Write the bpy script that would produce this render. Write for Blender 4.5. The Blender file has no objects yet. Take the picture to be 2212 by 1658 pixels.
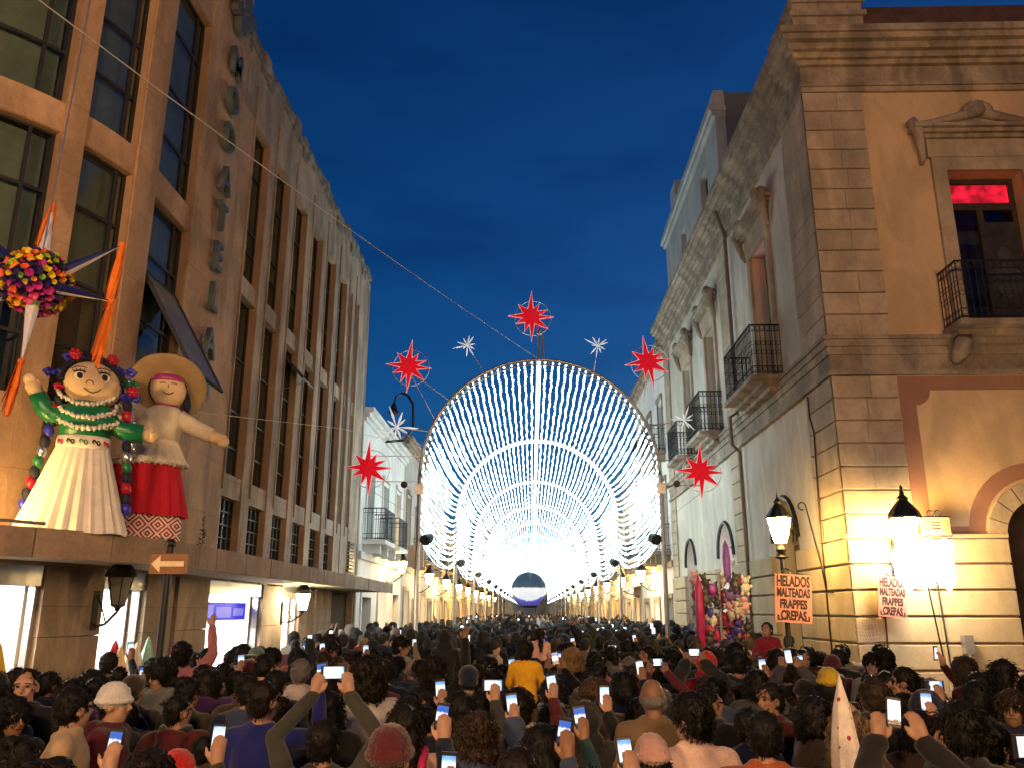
import bpy, bmesh, math, random
import numpy as np
from mathutils import Vector, Matrix, Euler, noise

sc = bpy.context.scene
COL = sc.collection
PI = math.pi
R = math.radians
rnd = random.Random(7)

# ---------------------------------------------------------------- camera
cam = bpy.data.cameras.new('camera')
cam_o = bpy.data.objects.new('camera', cam)
COL.objects.link(cam_o)
cam_o.location = (0, 0, 2.15)
cam_o.rotation_euler = (R(90 + 15.2), 0, R(1.29))
cam.sensor_width = 36
cam.lens = 36 * 1800 / 2212
cam.clip_end = 3000
sc.camera = cam_o

# ---------------------------------------------------------------- world: dusk sky
world = bpy.data.worlds.new('World')
sc.world = world
world.use_nodes = True
wn = world.node_tree
bg = wn.nodes['Background']
sky = wn.nodes.new('ShaderNodeTexSky')
sky.sky_type = 'NISHITA'
sky.sun_disc = False
sky.sun_elevation = R(3)
sky.sun_rotation = R(30)
sky.ozone_density = 6.5
sky.air_density = 1.0
sky.dust_density = 0.3
bg.inputs[1].default_value = 0.13
# thin dark evening cloud streaks
tc = wn.nodes.new('ShaderNodeTexCoord')
mp = wn.nodes.new('ShaderNodeMapping'); mp.inputs['Scale'].default_value = (2.2, 2.2, 9.0)
nz = wn.nodes.new('ShaderNodeTexNoise'); nz.inputs['Scale'].default_value = 1.6; nz.inputs['Detail'].default_value = 5
rp = wn.nodes.new('ShaderNodeValToRGB')
rp.color_ramp.elements[0].position = .48; rp.color_ramp.elements[0].color = (1, 1, 1, 1)
rp.color_ramp.elements[1].position = .74; rp.color_ramp.elements[1].color = (.70, .73, .78, 1)
mx = wn.nodes.new('ShaderNodeMixRGB'); mx.blend_type = 'MULTIPLY'; mx.inputs[0].default_value = 1
wn.links.new(tc.outputs['Generated'], mp.inputs[0]); wn.links.new(mp.outputs[0], nz.inputs['Vector'])
wn.links.new(nz.outputs['Fac'], rp.inputs[0]); wn.links.new(sky.outputs[0], mx.inputs[1]); wn.links.new(rp.outputs[0], mx.inputs[2])
wn.links.new(mx.outputs[0], bg.inputs[0])

# ---------------------------------------------------------------- exposure / render
sc.view_settings.view_transform = 'Standard'
sc.view_settings.look = 'None'
sc.view_settings.exposure = 0
sc.view_settings.gamma = 1
sc.render.engine = 'CYCLES'
sc.cycles.use_denoising = True
try: sc.cycles.denoiser = 'OPENIMAGEDENOISE'
except Exception: pass
sc.cycles.max_bounces = 5
sc.cycles.diffuse_bounces = 3
sc.cycles.glossy_bounces = 2
sc.cycles.transmission_bounces = 3
sc.cycles.transparent_max_bounces = 8
sc.cycles.sample_clamp_indirect = 4
sc.cycles.caustics_reflective = False
sc.cycles.caustics_refractive = False

# light strengths (radiance of the lit surfaces)
E_LED = 8.0
E_LANTERN = 420.0
E_PLAZA = 880.0
E_SHOP = 80.0

# ================================================================ materials
def nodes_of(name):
    m = bpy.data.materials.new(name); m.use_nodes = True
    nt = m.node_tree
    return m, nt, nt.nodes['Principled BSDF']

def N(nt, t, **kw):
    n = nt.nodes.new(t)
    for k, v in kw.items():
        if k in n.inputs: n.inputs[k].default_value = v
        else: setattr(n, k, v)
    return n

def c4(c): return (c[0], c[1], c[2], 1)

def M_rough(name, col, rough=.85, var=.25, scale=1.2, fine=22., stain=0., bump=.25, world_pos=True, piece=0., spec=.3, tint=None, joints=0.):
    """mottled mineral / painted surface: large and fine noise, optional vertical dirt streaks and per-piece shade"""
    m, nt, b = nodes_of(name)
    L = nt.links.new
    pos = N(nt, 'ShaderNodeNewGeometry').outputs['Position'] if world_pos else N(nt, 'ShaderNodeTexCoord').outputs['Object']
    n1 = N(nt, 'ShaderNodeTexNoise', Scale=scale, Detail=6.0, Roughness=.6); L(pos, n1.inputs['Vector'])
    n2 = N(nt, 'ShaderNodeTexNoise', Scale=fine, Detail=4.0, Roughness=.65); L(pos, n2.inputs['Vector'])
    r1 = N(nt, 'ShaderNodeValToRGB')
    t = tint or (1, .97, .92)
    r1.color_ramp.elements[0].position = .3; r1.color_ramp.elements[0].color = c4([c * (1 - var) for c in col])
    r1.color_ramp.elements[1].position = .7; r1.color_ramp.elements[1].color = c4([min(1, c * (1 + var * .6) * k) for c, k in zip(col, t)])
    L(n1.outputs['Fac'], r1.inputs[0])
    r2 = N(nt, 'ShaderNodeValToRGB')
    r2.color_ramp.elements[0].position = .25; r2.color_ramp.elements[0].color = c4((1 - var * .8,) * 3)
    r2.color_ramp.elements[1].position = .7; r2.color_ramp.elements[1].color = (1, 1, 1, 1)
    L(n2.outputs['Fac'], r2.inputs[0])
    mix = N(nt, 'ShaderNodeMixRGB', blend_type='MULTIPLY'); mix.inputs[0].default_value = 1
    L(r1.outputs[0], mix.inputs[1]); L(r2.outputs[0], mix.inputs[2])
    out = mix.outputs[0]
    if stain:
        mp = N(nt, 'ShaderNodeMapping'); mp.inputs['Scale'].default_value = (1.5, 1.5, .55); L(pos, mp.inputs[0])
        n3 = N(nt, 'ShaderNodeTexNoise', Scale=1.2, Detail=5.0, Roughness=.6, Distortion=.6); L(mp.outputs[0], n3.inputs['Vector'])
        r3 = N(nt, 'ShaderNodeValToRGB')
        r3.color_ramp.elements[0].position = .42; r3.color_ramp.elements[0].color = c4((1 - stain,) * 3)
        r3.color_ramp.elements[1].position = .6; r3.color_ramp.elements[1].color = (1, 1, 1, 1)
        L(n3.outputs['Fac'], r3.inputs[0])
        m2 = N(nt, 'ShaderNodeMixRGB', blend_type='MULTIPLY'); m2.inputs[0].default_value = 1
        L(out, m2.inputs[1]); L(r3.outputs[0], m2.inputs[2]); out = m2.outputs[0]
    if joints:      # fine mortar lines between cladding slabs
        sp = N(nt, 'ShaderNodeSeparateXYZ'); L(pos, sp.inputs[0])
        md = N(nt, 'ShaderNodeMath', operation='PINGPONG'); md.inputs[1].default_value = joints / 2; L(sp.outputs['Z'], md.inputs[0])
        lt = N(nt, 'ShaderNodeMapRange'); lt.inputs['From Max'].default_value = .012; lt.inputs['To Min'].default_value = .68; lt.inputs['To Max'].default_value = 1.0; L(md.outputs[0], lt.inputs['Value'])
        mj = N(nt, 'ShaderNodeMixRGB', blend_type='MULTIPLY'); mj.inputs[0].default_value = 1; L(out, mj.inputs[1]); L(lt.outputs[0], mj.inputs[2]); out = mj.outputs[0]
    if piece:
        oi = N(nt, 'ShaderNodeObjectInfo')
        mr = N(nt, 'ShaderNodeMapRange'); mr.inputs['To Min'].default_value = 1 - piece; mr.inputs['To Max'].default_value = 1 + piece * .6
        L(oi.outputs['Random'], mr.inputs['Value'])
        m3 = N(nt, 'ShaderNodeMixRGB', blend_type='MULTIPLY'); m3.inputs[0].default_value = 1
        L(out, m3.inputs[1]); L(mr.outputs[0], m3.inputs[2]); out = m3.outputs[0]
    L(out, b.inputs['Base Color'])
    b.inputs['Roughness'].default_value = rough
    b.inputs['Specular IOR Level'].default_value = spec
    if bump:
        bp = N(nt, 'ShaderNodeBump', Strength=bump, Distance=.02)
        L(n2.outputs['Fac'], bp.inputs['Height']); L(bp.outputs[0], b.inputs['Normal'])
    return m

def M_plain(name, col, rough=.6, metal=0., spec=.4, var=.12, scale=9.):
    m, nt, b = nodes_of(name)
    L = nt.links.new
    tcn = N(nt, 'ShaderNodeTexCoord')
    n = N(nt, 'ShaderNodeTexNoise', Scale=scale, Detail=4.0); L(tcn.outputs['Object'], n.inputs['Vector'])
    r = N(nt, 'ShaderNodeValToRGB')
    r.color_ramp.elements[0].position = .3; r.color_ramp.elements[0].color = c4([c * (1 - var) for c in col])
    r.color_ramp.elements[1].position = .7; r.color_ramp.elements[1].color = c4([min(1, c * (1 + var)) for c in col])
    L(n.outputs['Fac'], r.inputs[0]); L(r.outputs[0], b.inputs['Base Color'])
    b.inputs['Roughness'].default_value = rough; b.inputs['Metallic'].default_value = metal
    b.inputs['Specular IOR Level'].default_value = spec
    return m

def M_emit(name, col, strength, base=(.8, .8, .8)):
    m, nt, b = nodes_of(name)
    b.inputs['Base Color'].default_value = c4(base)
    b.inputs['Emission Color'].default_value = c4(col)
    b.inputs['Emission Strength'].default_value = strength
    b.inputs['Roughness'].default_value = .6; b.inputs['Specular IOR Level'].default_value = .08
    return m

def M_glass(name, tint=(.7, .78, .78), refl=.14):
    m, nt, b = nodes_of(name)
    L = nt.links.new
    tr = N(nt, 'ShaderNodeBsdfTransparent'); tr.inputs[0].default_value = c4(tint)
    gl = N(nt, 'ShaderNodeBsdfGlossy'); gl.inputs['Roughness'].default_value = .06
    fr = N(nt, 'ShaderNodeFresnel', IOR=1.5)
    mr = N(nt, 'ShaderNodeMapRange'); mr.inputs['To Min'].default_value = .02; mr.inputs['To Max'].default_value = refl
    L(fr.outputs[0], mr.inputs['Value'])
    nzn = N(nt, 'ShaderNodeTexNoise', Scale=1.1); bp = N(nt, 'ShaderNodeBump', Strength=.05, Distance=.05)
    L(N(nt, 'ShaderNodeNewGeometry').outputs['Position'], nzn.inputs['Vector']); L(nzn.outputs['Fac'], bp.inputs['Height']); L(bp.outputs[0], gl.inputs['Normal'])
    ms = N(nt, 'ShaderNodeMixShader')
    L(mr.outputs[0], ms.inputs[0]); L(tr.outputs[0], ms.inputs[1]); L(gl.outputs[0], ms.inputs[2])
    L(ms.outputs[0], nt.nodes['Material Output'].inputs['Surface'])
    return m

def M_objcol(name, rough=.85, var=.3, fine=60., bump=.35, stretch=(1, 1, 1), spec=.25, sheen=0.):
    """cloth / hair / skin whose colour is the object's own colour"""
    m, nt, b = nodes_of(name)
    L = nt.links.new
    oi = N(nt, 'ShaderNodeObjectInfo'); tcn = N(nt, 'ShaderNodeTexCoord')
    mp = N(nt, 'ShaderNodeMapping'); mp.inputs['Scale'].default_value = stretch; L(tcn.outputs['Object'], mp.inputs[0])
    n = N(nt, 'ShaderNodeTexNoise', Scale=fine, Detail=5.0, Roughness=.65); L(mp.outputs[0], n.inputs['Vector'])
    n2 = N(nt, 'ShaderNodeTexNoise', Scale=7.0, Detail=3.0); L(tcn.outputs['Object'], n2.inputs['Vector'])
    ad = N(nt, 'ShaderNodeMath', operation='ADD'); L(n.outputs['Fac'], ad.inputs[0]); L(n2.outputs['Fac'], ad.inputs[1])
    mr = N(nt, 'ShaderNodeMapRange'); mr.inputs['From Min'].default_value = .6; mr.inputs['From Max'].default_value = 1.4
    mr.inputs['To Min'].default_value = 1 - var; mr.inputs['To Max'].default_value = 1 + var
    L(ad.outputs[0], mr.inputs['Value'])
    mm = N(nt, 'ShaderNodeMixRGB', blend_type='MULTIPLY'); mm.inputs[0].default_value = 1
    L(oi.outputs['Color'], mm.inputs[1]); L(mr.outputs[0], mm.inputs[2]); L(mm.outputs[0], b.inputs['Base Color'])
    b.inputs['Roughness'].default_value = rough; b.inputs['Specular IOR Level'].default_value = spec
    if sheen: b.inputs['Sheen Weight'].default_value = sheen
    if bump:
        bp = N(nt, 'ShaderNodeBump', Strength=bump, Distance=.006); L(n.outputs['Fac'], bp.inputs['Height']); L(bp.outputs[0], b.inputs['Normal'])
    return m

MT = {}
MT['stone_l'] = M_rough('pink_cantera', (.52, .34, .22), var=.26, scale=.8, fine=14, stain=.32, bump=.35, piece=.08, joints=.92)
MT['stone_l2'] = M_rough('grey_cantera_cladding', (.42, .325, .245), var=.24, scale=.7, fine=12, stain=.38, bump=.35, piece=.1, joints=1.1)
MT['reveal'] = M_rough('brown_reveal_render', (.42, .27, .16), var=.18, scale=1.5, fine=30, stain=.2, bump=.2)
MT['coping'] = M_rough('weathered_coping', (.30, .27, .24), var=.5, scale=2.5, fine=18, stain=.4, bump=.5, piece=.2)
MT['fascia'] = M_rough('brown_fascia_slab', (.34, .25, .19), var=.25, scale=2.5, fine=20, stain=.25, bump=.3, piece=.16)
MT['soffit'] = M_rough('cream_soffit', (.72, .68, .60), var=.1, scale=1, fine=15, bump=.1)
MT['frame'] = M_plain('dark_window_steel', (.035, .035, .035), .5, .3)
MT['alu'] = M_plain('aluminium_profile', (.45, .45, .46), .4, .8)
MT['glass'] = M_glass('window_glass')
MT['blind'] = M_rough('yellowed_blind', (.42, .38, .26), var=.25, scale=1.3, fine=9, bump=.1)
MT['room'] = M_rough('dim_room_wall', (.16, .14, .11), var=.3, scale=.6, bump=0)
MT['white_wall'] = M_rough('white_shop_wall', (.80, .80, .78), var=.06, scale=.7, bump=.05)
MT['shop_tube'] = M_emit('shop_ceiling_light', (1, .97, .9), E_SHOP)
MT['shop_tube_far'] = M_emit('warm_shop_window_light', (1, .70, .36), 3.2)
MT['plaster_r'] = M_rough('ochre_plaster', (.62, .44, .26), var=.2, scale=.45, fine=30, stain=.2, bump=.2)
MT['quoin'] = M_rough('quoin_stone', (.50, .40, .29), var=.25, scale=1.7, fine=16, stain=.22, bump=.35, piece=.12)
MT['ledge'] = M_rough('weathered_ledge_stone', (.43, .35, .265), var=.32, scale=1.8, fine=15, stain=.42, bump=.4, piece=.06)
MT['base'] = M_rough('base_course_stone', (.56, .46, .30), var=.18, scale=1.4, fine=18, stain=.16, bump=.3, piece=.08)
MT['joint'] = M_rough('recessed_joint_mortar', (.22, .17, .12), var=.2, bump=.1)
MT['brick'] = M_rough('dark_brick_parapet', (.10, .055, .045), var=.4, scale=3, fine=25, bump=.4)
MT['brownpaint'] = M_rough('brown_painted_band', (.30, .155, .105), var=.12, scale=1.5, fine=25, bump=.1)
MT['iron'] = M_plain('black_wrought_iron', (.018, .018, .02), .5, .4)
MT['wood_dark'] = M_rough('dark_timber', (.06, .04, .03), var=.4, scale=3, fine=30, bump=.2)
MT['wood'] = M_rough('brown_timber', (.22, .13, .07), var=.3, scale=3, fine=30, bump=.2)
MT['white_l'] = M_rough('white_plaster_left', (.72, .72, .70), var=.12, scale=.6, fine=22, stain=.12, bump=.15)
MT['grey_side'] = M_rough('grey_gable_render', (.15, .16, .17), var=.2, scale=.7, bump=.15)
MT['pale_upper'] = M_rough('pale_upper_render', (.46, .48, .47), var=.15, scale=.8, stain=.15, bump=.15)
MT['steel'] = M_plain('galvanised_steel', (.42, .43, .44), .38, .85)
MT['black'] = M_plain('black_plastic', (.012, .012, .013), .4, 0)
MT['paving'] = M_rough('street_paving', (.20, .17, .15), var=.3, scale=1.2, fine=16, bump=.3)
MT['led'] = M_emit('white_led', (.72, .94, 1.0), E_LED)
MT['ledrib'] = M_emit('white_led_rib', (.82, .95, 1.0), E_LED * .7)
MT['lantern'] = M_emit('lit_lantern_glass', (1, .60, .17), E_LANTERN)
MT['lantern_post'] = M_emit('lit_post_lantern_glass', (1, .60, .17), 170)
MT['lantern_w'] = M_emit('lit_lantern_pale', (1, .80, .45), E_LANTERN * .5)
MT['lantern_off'] = M_plain('dusty_lantern_glass', (.20, .20, .17), .3)
MT['plaza'] = M_emit('sodium_globe', (1, .58, .27), E_PLAZA)
MT['red_star'] = M_emit('red_star_acrylic', (.9, .015, .035), .36, (.6, .01, .025))
MT['star_rim'] = M_emit('star_rim_tube', (1, .75, .75), .5)
MT['redlight'] = M_emit('red_lit_glass', (1, .01, .05), 1.6)
MT['orange_paper'] = M_rough('orange_crepe', (.95, .22, .03), var=.3, scale=9, fine=60, bump=.5, world_pos=False)

# ================================================================ mesh helpers
class MB:
    def __init__(s): s.v = []; s.f = []; s.m = []
    def add(s, verts, faces, m=0):
        o = len(s.v); s.v.extend([tuple(p) for p in verts])
        s.f.extend([tuple(i + o for i in f) for f in faces]); s.m.extend([m] * len(faces)); return s
    BF = ((0, 3, 2, 1), (4, 5, 6, 7), (0, 1, 5, 4), (1, 2, 6, 5), (2, 3, 7, 6), (3, 0, 4, 7))
    def box(s, x0, x1, y0, y1, z0, z1, m=0):
        return s.add([(x0, y0, z0), (x1, y0, z0), (x1, y1, z0), (x0, y1, z0), (x0, y0, z1), (x1, y0, z1), (x1, y1, z1), (x0, y1, z1)], s.BF, m)
    def cbox(s, f, u0, u1, o0, o1, z0, z1, c=.012, m=0, cu=None):
        """block with chamfered arrises on its outer face, in mapped (u, out, z) coordinates"""
        a = [(u0, o0, z0), (u1, o0, z0), (u1, o0, z1), (u0, o0, z1)]
        b = [(u0, o1 - c, z0), (u1, o1 - c, z0), (u1, o1 - c, z1), (u0, o1 - c, z1)]
        cu = c if cu is None else cu
        d = [(u0 + cu, o1, z0 + c), (u1 - cu, o1, z0 + c), (u1 - cu, o1, z1 - c), (u0 + cu, o1, z1 - c)]
        vs = [f(*p) for p in a + b + d]
        fs = [(0, 1, 2, 3)]
        for k in (0, 4):
            for i in range(4):
                j = (i + 1) % 4
                fs.append((k + i, k + j, k + 4 + j, k + 4 + i))
        fs.append((8, 9, 10, 11))
        return s.add(vs, fs, m)
    def hexa(s, f, u0, u1, o0, o1, z0, z1, n=1, m=0):
        for k in range(n):
            a = u0 + (u1 - u0) * k / n; b = u0 + (u1 - u0) * (k + 1) / n
            fs = list(s.BF)
            if n > 1:
                keep = []
                for i, q in enumerate(fs):
                    if i == 5 and k > 0: continue
                    if i == 3 and k < n - 1: continue
                    keep.append(q)
                fs = keep
            s.add([f(a, o0, z0), f(b, o0, z0), f(b, o1, z0), f(a, o1, z0), f(a, o0, z1), f(b, o0, z1), f(b, o1, z1), f(a, o1, z1)], fs, m)
        return s
    def tube(s, pts, r, n=6, m=0, close=False, cap=True):
        pts = [Vector(p) for p in pts]; K = len(pts)
        rs = [r] * K if not hasattr(r, '__len__') else list(r)
        ring0 = len(s.v)
        up = Vector((0, 0, 1)); prev = None
        for i in range(K):
            if close: d = pts[(i + 1) % K] - pts[i - 1]
            else: d = pts[min(i + 1, K - 1)] - pts[max(i - 1, 0)]
            if d.length < 1e-9: d = Vector((0, 0, 1))
            d.normalize()
            if prev is None:
                a = up if abs(d.dot(up)) < .95 else Vector((1, 0, 0))
                x = d.cross(a).normalized()
            else:
                x = (prev - d * prev.dot(d))
                x = x.normalized() if x.length > 1e-6 else d.orthogonal().normalized()
            prev = x; y = d.cross(x)
            for k in range(n):
                t = 2 * PI * k / n
                s.v.append(tuple(pts[i] + (x * math.cos(t) + y * math.sin(t)) * rs[i]))
        for i in range(K if close else K - 1):
            j = (i + 1) % K
            for k in range(n):
                l = (k + 1) % n
                s.f.append((ring0 + i * n + k, ring0 + i * n + l, ring0 + j * n + l, ring0 + j * n + k)); s.m.append(m)
        if cap and not close:
            s.f.append(tuple(ring0 + k for k in reversed(range(n)))); s.m.append(m)
            s.f.append(tuple(ring0 + (K - 1) * n + k for k in range(n))); s.m.append(m)
        return s
    def lathe(s, prof, n=16, c=(0, 0, 0), sx=1, sy=1, m=0, mod=None):
        o = len(s.v)
        for (r, z) in prof:
            for k in range(n):
                t = 2 * PI * k / n
                q = r * (mod(t, z) if mod else 1)
                s.v.append((c[0] + math.cos(t) * q * sx, c[1] + math.sin(t) * q * sy, c[2] + z))
        for i in range(len(prof) - 1):
            for k in range(n):
                l = (k + 1) % n
                s.f.append((o + i * n + k, o + i * n + l, o + (i + 1) * n + l, o + (i + 1) * n + k)); s.m.append(m)
        if prof[0][0] > 1e-6: s.f.append(tuple(o + k for k in reversed(range(n)))); s.m.append(m)
        if prof[-1][0] > 1e-6: s.f.append(tuple(o + (len(prof) - 1) * n + k for k in range(n))); s.m.append(m)
        return s
    def ball(s, c, r, nu=12, nv=8, m=0, rot=None):
        rr = (r, r, r) if not hasattr(r, '__len__') else r
        o = len(s.v)
        for i in range(nv + 1):
            p = PI * i / nv
            for k in range(nu):
                t = 2 * PI * k / nu
                q = Vector((rr[0] * math.sin(p) * math.cos(t), rr[1] * math.sin(p) * math.sin(t), rr[2] * math.cos(p)))
                if rot is not None: q = rot @ q
                s.v.append((c[0] + q.x, c[1] + q.y, c[2] + q.z))
        for i in range(nv):
            for k in range(nu):
                l = (k + 1) % nu
                s.f.append((o + i * nu + k, o + (i + 1) * nu + k, o + (i + 1) * nu + l, o + i * nu + l)); s.m.append(m)
        return s
    def prism(s, poly, f, t0, t1, m=0):
        """extrude a 2D polygon; f(a, b, t) -> point"""
        n = len(poly)
        vs = [f(a, b, t0) for a, b in poly] + [f(a, b, t1) for a, b in poly]
        fs = [tuple(reversed(range(n))), tuple(range(n, 2 * n))] + [(i, (i + 1) % n, n + (i + 1) % n, n + i) for i in range(n)]
        return s.add(vs, fs, m)
    def mesh(s, name, smooth=False):
        me = bpy.data.meshes.new(name); me.from_pydata(s.v, [], s.f); me.update()
        if any(s.m): me.polygons.foreach_set('material_index', s.m)
        if smooth: me.polygons.foreach_set('use_smooth', [True] * len(me.polygons))
        return me
    def obj(s, name, mat, parent=None, smooth=False, local=False):
        return link(name, s.mesh(name, smooth), mat, parent, local)

def link(name, me, mat, parent=None, local=False):
    o = bpy.data.objects.new(name, me); COL.objects.link(o)
    if mat is not None and len(me.materials) == 0:
        for mm in (mat if isinstance(mat, (list, tuple)) else [mat]):
            me.materials.append(MT[mm] if isinstance(mm, str) else mm)
    if parent is not None:
        o.parent = parent
        if not local and parent.type == 'EMPTY':
            o.matrix_parent_inverse = parent.matrix_basis.inverted()
    return o

def thing(name, label, cat, loc=(0, 0, 0), rotz=0, group=None, scale=1):
    o = bpy.data.objects.new(name, None); COL.objects.link(o)
    o.empty_display_size = .2
    o.location = loc; o.rotation_euler = (0, 0, rotz); o.scale = (scale,) * 3
    return tag(o, label, cat, group)

def tag(o, label=None, cat=None, group=None, kind=None):
    if label: o['label'] = label
    if cat: o['category'] = cat
    if group: o['group'] = group
    if kind: o['kind'] = kind
    return o

def copy_tree(o, parent=None):
    c = o.copy(); COL.objects.link(c); c.parent = parent
    for ch in o.children: copy_tree(ch, c)
    return c

def at_xf(parent_loc, rotz=0):
    return Matrix.Translation(parent_loc) @ Matrix.Rotation(rotz, 4, 'Z')

def text_mesh(txt, size, depth=.01, xscale=1., bold=0.):
    cu = bpy.data.curves.new('text', 'FONT'); cu.body = txt; cu.size = size; cu.extrude = depth / 2
    cu.align_x = 'CENTER'; cu.align_y = 'CENTER'; cu.offset = bold; cu.resolution_u = 3
    ob = bpy.data.objects.new('text', cu); COL.objects.link(ob)
    dg = bpy.context.evaluated_depsgraph_get(); dg.update()
    me = bpy.data.meshes.new_from_object(ob.evaluated_get(dg))
    bpy.data.objects.remove(ob); bpy.data.curves.remove(cu)
    me.transform(Matrix.Diagonal((xscale, 1, 1, 1)))
    me.materials.clear()
    return me

def wall_cells(u0, u1, z0, z1, holes):
    us = sorted({u0, u1, *[max(u0, min(u1, h[i])) for h in holes for i in (0, 1)]})
    out = []
    for a, b in zip(us, us[1:]):
        if b - a < 1e-6: continue
        um = (a + b) / 2
        segs = [(z0, z1)]
        for h in holes:
            if h[0] < um < h[1]:
                nn = []
                for p, q in segs:
                    if h[3] <= p or h[2] >= q: nn.append((p, q)); continue
                    if h[2] > p: nn.append((p, h[2]))
                    if h[3] < q: nn.append((h[3], q))
                segs = nn
        out += [(a, b, p, q) for p, q in segs]
    return out

def wall_part(parent, name, mat, f, u0, u1, z0, z1, holes, o0, o1, step=None):
    mb = MB()
    for a, b, p, q in wall_cells(u0, u1, z0, z1, holes):
        mb.hexa(f, a, b, o0, o1, p, q, n=max(1, int(math.ceil((b - a) / step))) if step else 1)
    return mb.obj(name, mat, parent)

def arch_fill(mb, f, uc, r, zs, ztop, o0, o1, n=14):
    """solid between a semicircular opening (centre uc, springing zs) and the rectangle above it up to ztop"""
    pts = [(uc + r * math.cos(PI * k / n), zs + r * math.sin(PI * k / n)) for k in range(n + 1)]
    for (a, za), (b, zb) in zip(pts, pts[1:]):
        vs = [f(a, o0, za), f(b, o0, zb), f(b, o0, ztop), f(a, o0, ztop), f(a, o1, za), f(b, o1, zb), f(b, o1, ztop), f(a, o1, ztop)]
        mb.add(vs, [(0, 1, 2, 3), (4, 7, 6, 5), (0, 4, 5, 1)])

def window_part(parent, f, u0, u1, z0, z1, o, hb=(), vb=(), bar=.035, dep=.05, frame='frame', glass='glass', blind=None, name='window'):
    """steel frame with its own panes (thing > window > pane)"""
    mb = MB()
    zs = [z0] + list(hb) + [z1]; us = [u0] + list(vb) + [u1]
    st = max(1, int((u1 - u0) / .25))
    for z in zs:
        a, b = (z, z + bar) if z == z0 else ((z - bar, z) if z == z1 else (z - bar / 2, z + bar / 2))
        mb.hexa(f, u0, u1, o - dep, o, a, b, n=st)
    for u in us:
        a, b = (u, u + bar) if u == u0 else ((u - bar, u) if u == u1 else (u - bar / 2, u + bar / 2))
        mb.hexa(f, a, b, o - dep + .003, o + .004, z0, z1)
    w = mb.obj(name, frame, parent)
    for p, q in zip(zs, zs[1:]):
        for a, b in zip(us, us[1:]):
            mb = MB(); mb.hexa(f, a + .01, b - .01, o - dep * .6, o - dep * .6 + .008, p + .01, q - .01)
            mb.obj('pane', glass, w)
    if blind:
        for (p, q, bm) in blind:
            mb = MB(); mb.hexa(f, u0 + .05, u1 - .05, o - dep - .12, o - dep - .09, p, q, n=st); mb.obj('blind', bm, w)
    return w

def railing(mb, f, u0, u1, proj, z0, h, step=.11, fancy=True):
    """iron balcony railing: three sides, bars and scrolls"""
    def run(g, a, b):
        n = max(2, int(round(abs(b - a) / step)))
        for zz, r in ((z0 + .06, .012), (z0 + h, .018), (z0 + h - .14, .009), (z0 + .2, .009)):
            mb.tube([g(a, zz), g(b, zz)], r, 5)
        for i in range(n + 1):
            t = a + (b - a) * i / n
            mb.tube([g(t, z0), g(t, z0 + h)], .009, 4)
            if fancy and i < n:
                m = a + (b - a) * (i + .5) / n; rr = abs(b - a) / n * .45
                for zc in (z0 + h - .07, z0 + .13, z0 + h * .45, z0 + h * .63):
                    mb.tube([g(m + rr * math.cos(q), zc + rr * math.sin(q)) for q in [2 * PI * j / 8 for j in range(8)]], .006, 3, close=True)
    run(lambda t, z: f(t, proj, z), u0, u1)
    run(lambda t, z: f(u0, t, z), .0, proj)
    run(lambda t, z: f(u1, t, z), .0, proj)
# ================================================================ ground
g = MB(); g.add([(-900, -900, 0), (900, -900, 0), (900, 900, 0), (-900, 900, 0)], [(0, 1, 2, 3)])
tag(g.obj('ground', 'paving'), kind='structure')
g = MB(); g.box(-3.4, 3.4, 11, 165, .004, .008)
tag(g.obj('street_paving', M_rough('street_slab', (.26, .24, .22), var=.25, scale=2, fine=20, bump=.3)), kind='structure')

# ================================================================ LEFT: rounded corner store
CX0, CY0, R0 = -8.35, 10.6, 3.0
def LP(s, o, z):
    if s >= 0: return (CX0 + R0 + o, CY0 + s, z)
    t = s / R0
    if t >= -PI / 2: return (CX0 + (R0 + o) * math.cos(t), CY0 + (R0 + o) * math.sin(t), z)
    return (CX0 + (s + PI / 2 * R0), CY0 - (R0 + o), z)
SB = -4.6 - .11         # end of the curve
ORD = ['first', 'second', 'third', 'fourth', 'fifth', 'sixth', 'seventh', 'eighth', 'ninth', 'tenth', 'eleventh', 'twelfth', 'thirteenth', 'fourteenth', 'fifteenth', 'sixteenth', 'seventeenth', 'eighteenth', 'nineteenth']
ORD = ORD + ['twentieth'] + ['twenty-' + w for w in ORD[:9]] + ['thirtieth'] + ['thirty-' + w for w in ORD[:9]]
LB = thing('corner_store_building', 'brown stone building with rounded corner tower, tall windows and street canopy', 'building', (-8.35, 16, 0))
bays = [(3.70, 4.70), (5.15, 6.20), (6.65, 7.70), (8.17, 9.22), (9.68, 10.72), (11.17, 12.17), (12.47, 13.0), (13.42, 13.97)]
cuts = [2.9] + [x for b in bays for x in b] + [15.25]
Z = dict(can=2.95, s0=3.18, s1=4.10, l0=4.50, l1=7.86, u0=8.26, u1=11.40, top=12.75)
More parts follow.
